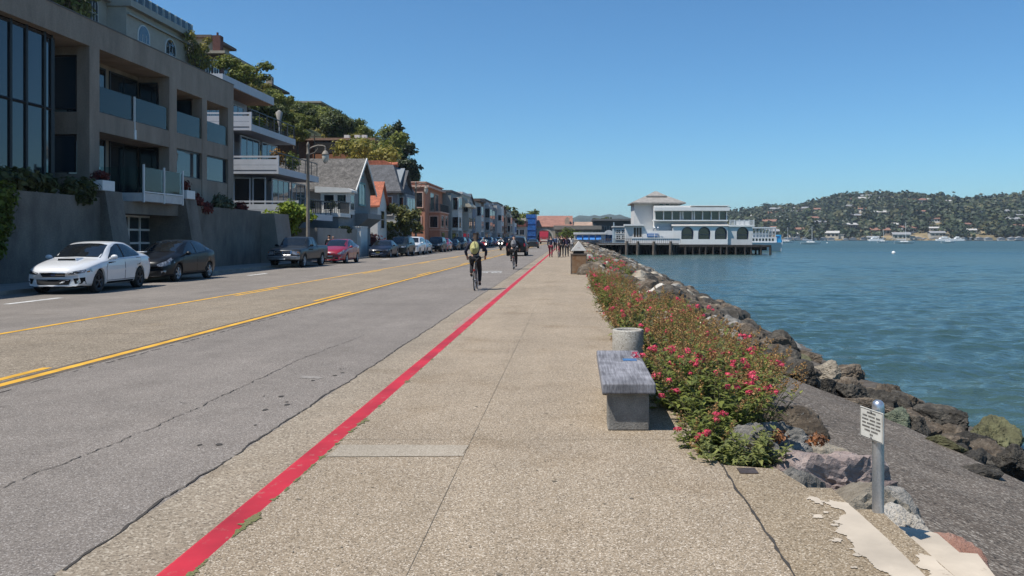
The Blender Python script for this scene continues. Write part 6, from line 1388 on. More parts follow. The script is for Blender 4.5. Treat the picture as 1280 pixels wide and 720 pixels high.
# ================================================================== vehicles
def car_paint(name, col, metal=.0, rough=.28): return mat(name, col, rough, .03, 2, metal=metal, coat=.7 if max(col) > .1 else .08, spec=.5 if max(col) > .1 else .22)
CGLASS = glass_mat('car_glass', (0.010, 0.012, 0.014), .02, .8); TYRE = mat('tyre_rubber', (0.022, 0.021, 0.020), .85, .15, 8); BLACKP = mat('black_plastic', (0.010, 0.010, 0.011), .7, .1, 8, spec=.2)
CHROME = mat('chrome_trim', (0.62, 0.62, 0.63), .18, 0, metal=1.0); ALLOY = mat('alloy_wheel', (0.42, 0.42, 0.43), .3, .08, 8, metal=.8); DKALLOY = mat('dark_alloy_wheel', (0.06, 0.06, 0.065), .35, .1, 8, metal=.6)
LAMPG = mat('headlight_glass', (0.36, 0.37, 0.39), .08, .3, 14, metal=.4, coat=.6, tint=(0.08, 0.08, 0.085)); TAILG = mat('tail_light_red', (0.30, 0.012, 0.012), .15, .1, 20, coat=.6); AMBER = mat('amber_lens', (0.55, 0.2, 0.02), .2, .1); PLATE = mat('number_plate', (0.62, 0.62, 0.60), .5, .1, 20); PLATE_Y = mat('number_plate_yellow', (0.62, 0.45, 0.10), .5, .1, 20)
SEAM = mat('panel_gap', (0.008, 0.008, 0.008), .9, 0)
def lerp_curve(P, t):
    """monotone-ish smooth interpolation of (t, v) control points"""
    n = len(P)
    if t <= P[0][0]: return P[0][1]
    if t >= P[-1][0]: return P[-1][1]
    for i in range(n - 1):
        if P[i][0] <= t <= P[i + 1][0]:
            h = P[i + 1][0] - P[i][0]; u = (t - P[i][0]) / h
            def sl(k):
                if k <= 0 or k >= n - 1: return (P[min(k + 1, n - 1)][1] - P[max(k - 1, 0)][1]) / max(1e-6, P[min(k + 1, n - 1)][0] - P[max(k - 1, 0)][0])
                a = (P[k][1] - P[k - 1][1]) / (P[k][0] - P[k - 1][0]); b = (P[k + 1][1] - P[k][1]) / (P[k + 1][0] - P[k][0])
                return 0 if a * b <= 0 else 2 * a * b / (a + b)
            m0, m1 = sl(i), sl(i + 1); u2, u3 = u * u, u ** 3
            return (2 * u3 - 3 * u2 + 1) * P[i][1] + (u3 - 2 * u2 + u) * h * m0 + (-2 * u3 + 3 * u2) * P[i + 1][1] + (u3 - u2) * h * m1
def poly_grid(poly, step):
    """triangulate a 2d polygon with interior points"""
    P = []; n = len(poly)
    for i in range(n):
        a, b = Vector(poly[i]), Vector(poly[(i + 1) % n]); k = max(1, int((b - a).length / step))
        for j in range(k): P.append(a.lerp(b, j / k))
    ne = len(P); E = [(i, (i + 1) % ne) for i in range(ne)]
    def inside(q):
        c = False
        for i in range(ne):
            a, b = P[i], P[i - 1]
            if (a.y > q.y) != (b.y > q.y) and q.x < (b.x - a.x) * (q.y - a.y) / (b.y - a.y) + a.x: c = not c
        return c
    xs = [p.x for p in P]; ys = [p.y for p in P]; y = min(ys) + step * .5; I = []
    while y < max(ys):
        x = min(xs) + step * .5
        while x < max(xs):
            q = Vector((x, y))
            if inside(q) and min((q - p).length for p in P) > step * .45: I.append(q)
            x += step
        y += step
    r = delaunay_2d_cdt(P + I, E, [], 1, 1e-6); return r[0], r[2]
class Car:
    def __init__(s, L, W, top, belt, width, roofw, bottom, axles, rw, nose=.22, tail=.10):
        s.L, s.W = L, W; s.axles, s.rw = axles, rw
        ys = sorted(set([i * .055 for i in range(int(L / .055) + 1)] + [L] + [a + d for a in axles for d in (-rw - .06, -rw - .05, rw + .05, rw + .06)]))
        V = []; F = []; M = []; K = 15
        for y in ys:
            zt = lerp_curve(top, y); zs = min(lerp_curve(belt, y), zt - .012); w = lerp_curve(width, y) * W / 2; rwid = lerp_curve(roofw, y) * w; zb = lerp_curve(bottom, y)
            arch = 0
            for a in axles:
                R_ = rw + .055
                if abs(y - a) < R_: arch = max(arch, rw + math.sqrt(R_ * R_ - (y - a) ** 2))
            zm = zb + (zs - zb) * .55
            pts = [(0, zb), (.70 * w, zb), (.93 * w, zb + .02), (.975 * w, zb + .10), (.992 * w, zb + (zm - zb) * .6), (w, zm), (.99 * w, zm + (zs - zm) * .5), (.972 * w, zs - .03), (.945 * w, zs)]
            x0, z0 = .945 * w, zs; x1, z1 = rwid, zt - min(.07, (zt - zs) * .35)
            pts += [(x0 + (x1 - x0) * .33 + .012, z0 + (z1 - z0) * .36), (x0 + (x1 - x0) * .68 + .012, z0 + (z1 - z0) * .72), (x1, z1), (x1 * .93, z1 + (zt - z1) * .62), (x1 * .6, zt - .010), (0, zt)]
            if arch: pts = [pts[0], (pts[1][0], zb)] + [(x, max(z, arch)) if k < 5 else (x, max(z, arch + .004 * k)) if z < arch + .02 else (x, z) for k, (x, z) in enumerate(pts[2:])]
            for x, z in pts:
                q = abs(x) / (W / 2); yy = y
                if y < 1.3: yy += nose * q ** 2.4 * (1 - y / 1.3)
                if y > L - 1: yy -= tail * q ** 2.4 * (1 - (L - y))
                V.append((x, yy, z))
        n = len(ys); o = len(V); V += [(-x, y, z) for x, y, z in V]
        for i in range(n - 1):
            for k in range(K - 1):
                a = i * K + k; f = (a, a + 1, a + K + 1, a + K); mi = 1 if k < 2 else 0
                F.append(f[::-1]); M.append(mi); F.append(tuple(o + t for t in f)); M.append(mi)
        F.append(tuple(range(K)) + tuple(o + k for k in range(K - 2, 0, -1))); M.append(0)
        b = (n - 1) * K; F.append((tuple(b + k for k in range(K)) + tuple(o + b + k for k in range(K - 2, 0, -1)))[::-1]); M.append(0)
        # weld the centre line
        mp = {o + i * K + e: i * K + e for i in range(n) for e in (0, K - 1)}
        F = [tuple(mp.get(t, t) for t in f) for f in F]
        bm = bmesh.new(); vs = [bm.verts.new(p) for p in V]
        for f, mi in zip(F, M):
            try: q = bm.faces.new([vs[t] for t in f]); q.material_index = mi; q.smooth = len(f) < 6
            except ValueError: pass
        bmesh.ops.delete(bm, geom=[v for v in bm.verts if not v.link_faces], context='VERTS'); bmesh.ops.recalc_face_normals(bm, faces=bm.faces)
        s.bm = bm; s.bvh = BVHTree.FromBMesh(bm); s.me = bpy.data.meshes.new('body'); bm.to_mesh(s.me)
    def decal(s, poly, view, off=.004, step=.07, sides=(1,)):
        """lay a polygon onto the body: view 'side' (y,z), 'front'/'rear' (x,z), 'top' (x,y)"""
        m = MB(); v2, fs = poly_grid(poly, step)
        for sg in sides:
            P = []; 
            for q in v2:
                if view == 'side': o_, d = Vector((sg * 3, q.x, q.y)), Vector((-sg, 0, 0))
                elif view == 'front': o_, d = Vector((sg * q.x, -2, q.y)), Vector((0, 1, 0))
                elif view == 'rear': o_, d = Vector((sg * q.x, s.L + 2, q.y)), Vector((0, -1, 0))
                else: o_, d = Vector((sg * q.x, q.y, 4)), Vector((0, 0, -1))
                h, nrm, _, _ = s.bvh.ray_cast(o_, d)
                if h is None: h, nrm, _, _ = s.bvh.find_nearest(o_ + d * (2.1 if view != 'side' else 2.2))
                if nrm.dot(d) > 0: nrm = -nrm
                P.append(h + nrm * off)
            flip = (sg < 0)
            for f in fs:
                f = list(f)
                a, b, c = P[f[0]], P[f[1]], P[f[2]]
                if (b - a).cross(c - a).dot(-d) < 0: f = f[::-1]
                m.add([P[k] for k in f], [tuple(range(len(f)))], 0, True)
        me_ = m
        return me_
def wheel_obj(parent, x, y, r, w, side, rimm, spokes=5):
    t = bpy.data.objects.new('wheel', None); C.objects.link(t); t.parent = parent; t.location = (x, y, r)
    q = MB(); q.lathe([(r * .66, -w / 2), (r * .93, -w / 2), (r, -w * .36), (r, w * .36), (r * .93, w / 2), (r * .66, w / 2), (r * .64, w * .3), (r * .64, -w * .3), (r * .66, -w / 2)], (0, 0, 0), 28, 0, True, 'X'); q.build('tyre', TYRE, t, False, fix=True)
    q = MB(); e = side * w * .42
    q.lathe([(r * .67, side * w * .48), (r * .60, side * w * .44), (r * .58, side * w * .1)], (0, 0, 0), 28, 0, True, 'X')
    for k in range(spokes):
        a = 2 * math.pi * k / spokes + .3
        for d in (-.11, .11): q.tube((e, r * .10 * math.cos(a), r * .10 * math.sin(a)), (e * .98, r * .61 * math.cos(a + d), r * .61 * math.sin(a + d)), r * .055, r * .045, 5)
    q.tube((e - side * .03, 0, 0), (e + side * .015, 0, 0), r * .14, r * .12, 10); q.build('rim', rimm, t, False)
    q = MB(); q.tube((side * w * .02, 0, 0), (side * w * .06, 0, 0), r * .6, r * .6, 20); q.build('brake_disc', BLACKP, t, False)
    return t
def finish_car(name, label, c, paint, spec, group=None, detail=True):
    t = thing(name, label, spec.get('cat', 'car'), (0, 0, 0), 0, group)
    me = c.me.copy(); me.materials.append(paint); me.materials.append(BLACKP); mesh_obj('body', me, t)
    if 'doors' in spec:
        for dp in spec['doors']:
          for sd in (1, -1):
            d = c.decal(dp, 'side', .0045, .12, (sd,)).build('door', paint, t, False)
            c.decal([(y + (.016 if y > sum(p[0] for p in dp) / len(dp) else -.016), z + (.016 if z > sum(p[1] for p in dp) / len(dp) else -.016)) for y, z in dp], 'side', .0015, .12, (sd,)).build('door_gap', SEAM, d, False)
            yr = max(p[0] for p in dp) - .16; zr = spec.get('handle_z', .8)
            m = c.decal([(yr - .10, zr), (yr + .08, zr), (yr + .08, zr + .035), (yr - .10, zr + .035)], 'side', .022, .05, (sd,)); m.build('handle', spec.get('handle', paint), d, False)
    for nm, poly, view, mt, off, mir in spec['decals']:
        for sd in ((1, -1) if mir else (1,)): c.decal(poly, view, off, .07, (sd,)).build(nm, mt, t, False)
    wx = c.W / 2 - .125
    for y in c.axles:
        for sd in (1, -1): wheel_obj(t, sd * wx, y, c.rw, .215, sd, spec.get('rim', ALLOY), spec.get('spokes', 5))
    if 'mirror' in spec:
        my, mz = spec['mirror']
        for sd in (1, -1):
            m = MB(); m.sphere((sd * (c.W / 2 + .085), my, mz), .115, 10, 0, .62, 1, .55); m.tube((sd * (c.W / 2 - .07), my + .02, mz - .05), (sd * (c.W / 2 + .05), my + .01, mz - .03), .03, .03, 6); m.build('wing_mirror', spec.get('mirror_mat', paint), t, False)
    for fn in spec.get('extra', []): fn(t, c, paint)
    remember(t); return t
def side_poly(p): return p
# ---- sedan with bonnet scoop
sed = Car(4.60, 1.80,
    [(0, .60), (.06, .70), (.25, .80), (.8, .92), (1.28, 1.00), (1.5, 1.11), (2.0, 1.38), (2.25, 1.445), (2.6, 1.475), (3.0, 1.455), (3.4, 1.365), (3.9, 1.16), (4.15, 1.10), (4.5, 1.07), (4.6, .98)],
    [(0, .56), (.25, .72), (.8, .84), (1.28, .905), (2.0, .94), (3.2, .985), (4.0, 1.01), (4.6, .93)],
    [(0, .80), (.15, .90), (.5, .97), (1.0, 1.0), (3.4, 1.0), (4.2, .96), (4.5, .91), (4.6, .86)],
    [(0, .80), (.9, .80), (1.25, .78), (1.6, .77), (2.1, .70), (2.6, .67), (3.2, .67), (3.7, .71), (4.1, .78), (4.6, .80)],
    [(0, .22), (.3, .20), (4.3, .22), (4.6, .36)], (.92, 3.57), .325)
def scoop(t, c, paint):
    z = .915
    m = MB(); m.prism_y([(-.30, z), (.30, z), (.26, z + .085), (-.26, z + .085)], .78, 1.22); v0 = 0
    m.v = [(x, y, zz + (.03 if y > 1 else 0) + (0 if y < 1 else (.0 if zz < z + .02 else -.02))) for x, y, zz in m.v]; o = m.build('bonnet_scoop', paint, t, False, .02)
    m = MB(); m.box(-.25, .25, .772, .79, z + .018, z + .07); m.build('scoop_mouth', BLACKP, o, False)
def rear_wing(t, c, paint): m = MB(); m.box(-.66, .66, 4.36, 4.56, 1.10, 1.13); m.build('boot_lip', paint, t, False, .01)
sed_doors = [[(1.38, .34), (2.50, .34), (2.50, .93), (1.50, .90), (1.36, .70)], [(2.53, .34), (3.30, .34), (3.55, .66), (3.60, .95), (2.53, .93)]]
sed_front = [('grille', [(-.36, .60), (.36, .60), (.31, .49), (-.31, .49)], 'front', BLACKP, .006, False), ('grille_trim', [(-.375, .608), (.375, .608), (.36, .596), (-.36, .596)], 'front', CHROME, .012, False), ('grille_bar', [(-.33, .545), (.33, .545), (.33, .532), (-.33, .532)], 'front', CHROME, .014, False), ('badge', [(-.055, .565), (.055, .565), (.055, .515), (-.055, .515)], 'front', mat('badge_blue', (0.06, 0.09, 0.2), .2, 0), .018, False),
    ('lower_intake', [(-.50, .42), (.50, .42), (.44, .27), (-.44, .27)], 'front', BLACKP, .006, False), ('intake_bar', [(-.45, .405), (-.16, .405), (-.16, .39), (-.45, .39)], 'front', CHROME, .014, True),
    ('fog_surround', [(.56, .44), (.80, .47), (.80, .29), (.60, .30)], 'front', BLACKP, .006, True), ('fog_light', [(.655, .385), (.71, .385), (.71, .335), (.655, .335)], 'front', LAMPG, .012, True),
    ('headlight', [(.40, .60), (.62, .655), (.845, .70), (.86, .62), (.68, .565), (.43, .545)], 'front', LAMPG, .007, True), ('headlight_inner', [(.46, .588), (.64, .625), (.72, .62), (.66, .578), (.5, .56)], 'front', BLACKP, .012, True), ('turn_lens', [(.34, .63), (.47, .66), (.47, .61), (.36, .60)], 'side', AMBER, .006, True), ('splitter', [(-.8, .235), (.8, .235), (.8, .215), (-.8, .215)], 'front', BLACKP, .02, False)]
sed_glass = [('windscreen', [(-.69, 1.34), (.69, 1.34), (.585, 2.02), (.3, 2.09), (-.3, 2.09), (-.585, 2.02)], 'top', CGLASS, .005, False), ('rear_window', [(-.53, 3.36), (.53, 3.36), (.62, 3.92), (-.62, 3.92)], 'top', CGLASS, .005, False),
    ('side_window', [(1.55, .965), (2.02, 1.28), (2.35, 1.385), (2.47, 1.395), (2.47, .98)], 'side', CGLASS, .005, True), ('side_window', [(2.55, .985), (2.55, 1.395), (2.9, 1.38), (3.2, 1.31), (3.45, 1.20), (3.62, 1.06), (3.55, 1.02)], 'side', CGLASS, .005, True)]
sed_glass += [('window_pillar', [(2.46, .985), (2.46, 1.395), (2.56, 1.395), (2.56, .985)], 'side', BLACKP, .0045, True)]
sed_rear = [('tail_light', [(.52, .90), (.80, .92), (.80, .78), (.55, .78)], 'rear', TAILG, .006, True), ('tail_light_side', [(4.25, .90), (4.48, .92), (4.48, .80), (4.3, .80)], 'side', TAILG, .006, True), ('sill', [(1.40, .30), (3.1, .30), (3.1, .235), (1.40, .235)], 'side', BLACKP, .004, True)]
WHITEP = car_paint('pearl_white_paint', (0.66, 0.665, 0.67))
BLK = car_paint('black_paint', (0.010, 0.011, 0.013)); NAVYP = car_paint('navy_paint', (0.012, 0.018, 0.035)); GREYP = car_paint('dark_grey_paint', (0.028, 0.032, 0.036)); REDP = car_paint('crimson_paint', (0.27, 0.008, 0.022)); SILV = car_paint('silver_blue_paint', (0.22, 0.28, 0.34), .3); GREENP = car_paint('green_black_paint', (0.018, 0.024, 0.024)); BLUEP = car_paint('blue_paint', (0.03, 0.09, 0.17)); 
spec_sed = dict(decals=sed_front + sed_glass + sed_rear, doors=sed_doors, mirror=(1.62, 1.01), rim=DKALLOY, handle_z=.80, extra=[scoop, rear_wing])
car1 = finish_car('parked_car', 'white sedan with a black bonnet scoop and dark wheels, parked nearest on the left', sed, WHITEP, spec_sed)
car1.location = (-15.0, 23.9, .0); car1.rotation_euler = (0, 0, R(3)); car1.scale = (1, 1, 1.05)
# ---- hatchback with a high arched roof
hat = Car(4.46, 1.745,
    [(0, .58), (.06, .70), (.3, .84), (.8, .98), (1.1, 1.06), (1.5, 1.24), (2.0, 1.43), (2.4, 1.49), (2.7, 1.495), (3.2, 1.45), (3.8, 1.30), (4.2, 1.16), (4.36, 1.08), (4.42, .95), (4.46, .80)],
    [(0, .54), (.3, .74), (1.0, .90), (2.0, .96), (3.4, 1.03), (4.2, 1.06), (4.46, .78)],
    [(0, .78), (.15, .89), (.5, .97), (1.0, 1.0), (3.5, 1.0), (4.2, .95), (4.46, .88)],
    [(0, .80), (.9, .80), (1.3, .76), (2.0, .69), (2.7, .66), (3.4, .68), (4.0, .72), (4.3, .78), (4.46, .82)],
    [(0, .22), (.3, .19), (4.1, .21), (4.46, .34)], (.93, 3.63), .315)
hat_dec = [('windscreen', [(-.67, 1.08), (.67, 1.08), (.575, 1.98), (.3, 2.06), (-.3, 2.06), (-.575, 1.98)], 'top', CGLASS, .005, False), ('rear_window', [(-.54, 3.35), (.54, 3.35), (.60, 4.1), (-.60, 4.1)], 'top', CGLASS, .005, False),
    ('side_window', [(1.42, .985), (1.75, 1.20), (2.1, 1.36), (2.40, 1.41), (2.44, 1.0)], 'side', CGLASS, .005, True), ('side_window', [(2.51, 1.0), (2.48, 1.415), (2.9, 1.41), (3.3, 1.34), (3.38, 1.07)], 'side', CGLASS, .005, True), ('side_window', [(3.45, 1.08), (3.40, 1.31), (3.72, 1.21), (3.85, 1.12)], 'side', CGLASS, .005, True),
    ('window_pillar', [(2.43, 1.0), (2.39, 1.41), (2.49, 1.41), (2.52, 1.0)], 'side', BLACKP, .0045, True), ('lower_intake', [(-.48, .42), (.48, .42), (.55, .27), (-.55, .27)], 'front', BLACKP, .006, False), ('upper_slot', [(-.33, .61), (.33, .61), (.30, .57), (-.30, .57)], 'front', BLACKP, .006, False), ('badge', [(-.05, .66), (.05, .66), (.05, .61), (-.05, .61)], 'front', CHROME, .014, False),
    ('headlight', [(.46, .62), (.60, .70), (.80, .80), (.845, .68), (.72, .57), (.50, .55)], 'front', LAMPG, .007, True), ('headlight_side', [(.20, .68), (.44, .80), (.62, .86), (.46, .70), (.24, .60)], 'side', LAMPG, .006, True), ('fog_light', [(.60, .40), (.74, .42), (.72, .33), (.62, .33)], 'front', LAMPG, .01, True), ('number_plate', [(-.16, .50), (.16, .50), (.16, .42), (-.16, .42)], 'front', PLATE, .02, False),
    ('tail_light', [(.58, 1.0), (.78, 1.0), (.80, .72), (.66, .74)], 'rear', TAILG, .006, True)]
spec_hat = dict(decals=hat_dec, doors=[[(1.30, .34), (2.46, .34), (2.46, .95), (1.36, .92), (1.24, .62)], [(2.49, .34), (3.22, .34), (3.48, .72), (3.44, 1.0), (2.49, .96)]], mirror=(1.52, 1.0), rim=ALLOY, handle_z=.83, spokes=6)
car2 = finish_car('parked_car', 'black hatchback with an arched roof parked behind the white sedan', hat, BLK, spec_hat); car2.location = (-15.6, 30.2, 0); car2.scale = (1, 1, 1.06)
# ---- pickup truck
pk = Car(5.45, 1.82,
    [(0, .74), (.05, .96), (.3, 1.06), (1.2, 1.13), (1.5, 1.17), (1.75, 1.33), (2.15, 1.66), (2.4, 1.72), (3.1, 1.72), (3.32, 1.68), (3.44, 1.42), (3.5, 1.235), (5.3, 1.235), (5.45, 1.20)],
    [(0, .70), (.1, .90), (.5, 1.0), (1.5, 1.06), (3.3, 1.12), (3.5, 1.16), (5.45, 1.14)],
    [(0, .90), (.1, .95), (.4, 1.0), (5.2, 1.0), (5.45, .98)],
    [(0, .84), (1.2, .84), (1.6, .82), (2.1, .74), (3.2, .74), (3.5, .88), (5.45, .90)],
    [(0, .40), (.3, .38), (5.2, .42), (5.45, .52)], (1.0, 4.30), .37, .08, .03)
pk_dec = [('windscreen', [(-.72, 1.60), (.72, 1.60), (.62, 2.16), (-.62, 2.16)], 'top', CGLASS, .005, False), ('side_window', [(1.98, 1.16), (2.28, 1.55), (2.62, 1.60), (2.62, 1.17)], 'side', CGLASS, .005, True), ('side_window', [(2.70, 1.17), (2.70, 1.60), (3.10, 1.58), (3.18, 1.19)], 'side', CGLASS, .005, True), ('bed_interior', [(-.70, 3.62), (.70, 3.62), (.70, 5.32), (-.70, 5.32)], 'top', BLACKP, .004, False),
    ('grille_frame', [(-.48, .94), (.48, .94), (.46, .70), (-.46, .70)], 'front', CHROME, .008, False), ('grille', [(-.43, .91), (-.03, .91), (-.03, .84), (-.43, .84)], 'front', BLACKP, .014, True), ('grille', [(-.43, .81), (-.03, .81), (-.03, .73), (-.43, .73)], 'front', BLACKP, .014, True),
    ('headlight', [(.50, .90), (.82, .90), (.86, .72), (.52, .72)], 'front', LAMPG, .008, True), ('turn_lens', [(.10, .88), (.26, .88), (.26, .74), (.10, .74)], 'side', AMBER, .006, True), ('number_plate', [(-.16, .58), (.16, .58), (.16, .47), (-.16, .47)], 'front', PLATE, .10, False), ('tail_light', [(.74, 1.1), (.88, 1.1), (.88, .8), (.74, .8)], 'rear', TAILG, .006, True)]
def pk_bumper(t, c, paint):
    m = MB(); m.prism([(-.88, .10), (-.80, -.02), (-.45, -.07), (.45, -.07), (.80, -.02), (.88, .10), (.88, .25), (-.88, .25)], .46, .66); m.build('bumper', mat('bumper_steel', (0.30, 0.30, 0.31), .3, .1, 4, metal=.8), t, False, .03)
    m = MB(); m.box(-.80, .80, 5.44, 5.56, .50, .66); m.build('bumper', MATS['bumper_steel'], t, False, .02)
spec_pk = dict(decals=pk_dec, doors=[[(1.68, .50), (2.70, .50), (2.70, 1.10), (1.72, 1.06)]], mirror=(1.92, 1.22), mirror_mat=BLACKP, rim=ALLOY, handle_z=.98, spokes=6, extra=[pk_bumper], cat='pickup')
car3 = finish_car('pickup_truck', 'dark grey pickup truck with a chrome grille parked before the wall end', pk, GREYP, spec_pk); car3.location = (-15.6, 44.9, 0)
# ---- sport utility
suv = Car(4.65, 1.86,
    [(0, .78), (.06, .96), (.25, 1.04), (1.0, 1.10), (1.25, 1.14), (1.5, 1.32), (1.95, 1.66), (2.2, 1.74), (2.8, 1.765), (3.8, 1.74), (4.25, 1.68), (4.42, 1.55), (4.58, 1.20), (4.65, .95)],
    [(0, .74), (.2, .93), (1.0, 1.02), (2.0, 1.08), (4.2, 1.13), (4.65, .92)],
    [(0, .86), (.15, .94), (.5, 1.0), (4.3, 1.0), (4.65, .95)],
    [(0, .83), (1.0, .82), (1.4, .80), (2.0, .74), (3.6, .73), (4.3, .77), (4.65, .84)],
    [(0, .30), (.3, .28), (4.3, .32), (4.65, .45)], (.93, 3.62), .36, .12, .06)
suv_dec = [('windscreen', [(-.71, 1.34), (.71, 1.34), (.60, 1.95), (-.60, 1.95)], 'top', CGLASS, .005, False), ('rear_window', [(-.60, 1.56), (.60, 1.56), (.68, 1.20), (-.68, 1.20)], 'rear', CGLASS, .006, False),
    ('side_window', [(1.66, 1.14), (2.02, 1.56), (2.38, 1.63), (2.38, 1.16)], 'side', CGLASS, .005, True), ('side_window', [(2.46, 1.16), (2.46, 1.63), (3.2, 1.63), (3.2, 1.18)], 'side', CGLASS, .005, True), ('side_window', [(3.28, 1.18), (3.28, 1.62), (3.95, 1.58), (4.1, 1.24)], 'side', CGLASS, .005, True),
    ('grille', [(-.42, .90), (.42, .90), (.38, .68), (-.38, .68)], 'front', BLACKP, .008, False), ('grille_bar', [(-.42, .84), (.42, .84), (.42, .82), (-.42, .82)], 'front', CHROME, .014, False), ('grille_bar', [(-.41, .77), (.41, .77), (.41, .75), (-.41, .75)], 'front', CHROME, .014, False), ('headlight', [(.46, .92), (.82, .94), (.86, .80), (.48, .76)], 'front', LAMPG, .008, True), ('lower_intake', [(-.6, .55), (.6, .55), (.55, .40), (-.55, .40)], 'front', BLACKP, .008, False), ('number_plate', [(-.16, .64), (.16, .64), (.16, .53), (-.16, .53)], 'front', PLATE, .02, False),
    ('tail_light', [(.70, 1.16), (.86, 1.16), (.88, .86), (.72, .86)], 'rear', TAILG, .008, True), ('rear_bumper', [(-.80, .66), (.80, .66), (.80, .46), (-.80, .46)], 'rear', BLACKP, .02, False), ('rear_plate', [(-.16, .92), (.16, .92), (.16, .80), (-.16, .80)], 'rear', PLATE, .012, False)]
spec_suv = dict(decals=suv_dec, doors=[[(1.36, .46), (2.42, .46), (2.42, 1.10), (1.42, 1.06)], [(2.45, .46), (3.15, .46), (3.34, .80), (3.36, 1.13), (2.45, 1.10)]], mirror=(1.62, 1.18), rim=ALLOY, handle_z=.96)
def repaint(src, label, old, new, group=None):
    o = copy_tree(src); o['label'] = label
    if group: o['group'] = group
    elif 'group' in o: del o['group']
    def rec(q):
        for ch in [x for x in bpy.data.objects if x.parent == q]:
            if ch.type == 'MESH' and ch.data and old.name in [m.name for m in ch.data.materials if m]:
                for s_ in ch.material_slots: 
                    if s_.material == old: s_.link = 'OBJECT'; s_.material = new
            rec(ch)
    rec(o); return o
suv0 = finish_car('parked_car', 'dark green suv parked behind the navy sedan', suv, GREENP, spec_suv); suv0.location = (-15.2, 72.4, 0)
hat_r = repaint(car2, 'red hatchback parked behind the dark pickup truck', BLK, REDP); hat_r.location = (-15.15, 52.2, 0)
spec_sed2 = dict(spec_sed); spec_sed2['extra'] = []; spec_sed2['rim'] = ALLOY; spec_sed2['decals'] = sed_front[5:6] + [('number_plate', [(-.16, .50), (.16, .50), (.16, .39), (-.16, .39)], 'front', PLATE_Y, .02, False)] + sed_front[:2] + sed_front[8:10] + sed_glass + sed_rear
sed2 = finish_car('parked_car', 'navy blue sedan with a yellow number plate, behind the red hatchback', sed, NAVYP, spec_sed2); sed2.location = (-15.55, 67.0, 0)
def place(src, lab, old, new, x, y, rz=0): o = repaint(src, lab, old, new); o.location = (x, y, 0); o.rotation_euler = (0, 0, rz); return o
place(suv0, 'white suv parked behind the dark green suv', GREENP, WHITEP, -15.1, 77.6)
place(sed2, 'pale blue sedan parked behind the white suv', NAVYP, SILV, -15.3, 83.0)
place(suv0, 'black suv parked in front of the salmon house', GREENP, BLK, -15.2, 92.2); place(hat_r, 'dark teal hatchback parked just past the black suv', REDP, car_paint('teal_black_paint', (0.02, 0.035, 0.04)), -15.3, 98.4)
for i, (y, src, old, new, lab) in enumerate([(105.5, sed2, NAVYP, BLK, 'black sedan further along the kerb by the salmon house end'), (112, suv0, GREENP, GREYP, 'dark grey suv parked by the grey green house'), (119, hat_r, REDP, SILV, 'silver blue hatchback parked by the grey green house'), (127, sed2, NAVYP, WHITEP, 'white sedan parked far along by the off white house'), (136, suv0, GREENP, BLUEP, 'blue suv parked by the third street lamp'), (144, sed2, NAVYP, GREYP, 'dark grey sedan parked by the dark blue house'), (153, suv0, GREENP, BLUEP, 'blue suv parked by the house with a brown flat roof'), (163, hat_r, REDP, BLK, 'black hatchback parked by the tall grey white house'), (174, suv0, GREENP, WHITEP, 'white suv parked by the tall grey white house'), (186, sed2, NAVYP, REDP, 'red sedan parked by the slate coloured house'), (200, suv0, GREENP, BLK, 'black suv parked by the pale block'), (216, sed2, NAVYP, SILV, 'silver sedan parked by the brown gabled building')]):
    place(src, lab, old, new, -15.25, y)
# traffic
place(suv0, 'black suv driving away in the right hand lane', GREENP, BLK, -4.75, 78.6, math.pi)
place(sed2, 'grey car driving away far ahead of the black suv', NAVYP, GREYP, -5.6, 132, math.pi); place(suv0, 'dark suv coming down the left lane far ahead', GREENP, NAVYP, -12.6, 168)
place(hat_r, 'silver car waiting far down the left lane', REDP, SILV, -12.2, 190); 
# red box truck coming up the street
t = thing('red_truck', 'red delivery truck coming up the street from downtown', 'truck', (-6.4, 212, 0))
RTR = car_paint('truck_red', (0.33, 0.012, 0.02)); m = MB(); m.box(-1.15, 1.15, 1.6, 7, .8, 3.4); m.build('box_body', RTR, t, False, .05)
m = MB(); m.prism_x([(0, .6), (1.58, .6), (1.58, 3.1), (.5, 3.1), (.02, 1.9)], -1.12, 1.12); m.build('cab', RTR, t, False, .06, fix=True); m = MB(); m.add([(-.95, .05, 1.95), (.95, .05, 1.95), (.95, .44, 2.9), (-.95, .44, 2.9)], [(0, 1, 2, 3)]); m.build('windscreen', CGLASS, t, False)
m = MB(); m.box(-.9, .9, -.06, -.01, .75, 1.2); m.build('grille', mat('truck_cream', (0.6, 0.52, 0.45), .6, .1), t, False)
for sx in (-1, 1): m = MB(); m.box(sx * .75 - .14, sx * .75 + .14, -.09, -.061, 1.25, 1.5); m.build('headlight', LAMPG, t, False)
for y in (1.0, 5.4):
    for sd in (1, -1): wheel_obj(t, sd * .95, y, .45, .28, sd, ALLOY)
# two cars parked on the pier walkway
place(sed2, 'dark sedan parked on the pier walkway left of the restaurant', NAVYP, GREYP, PX(757, 205), 205, R(90)).location.z = -.45

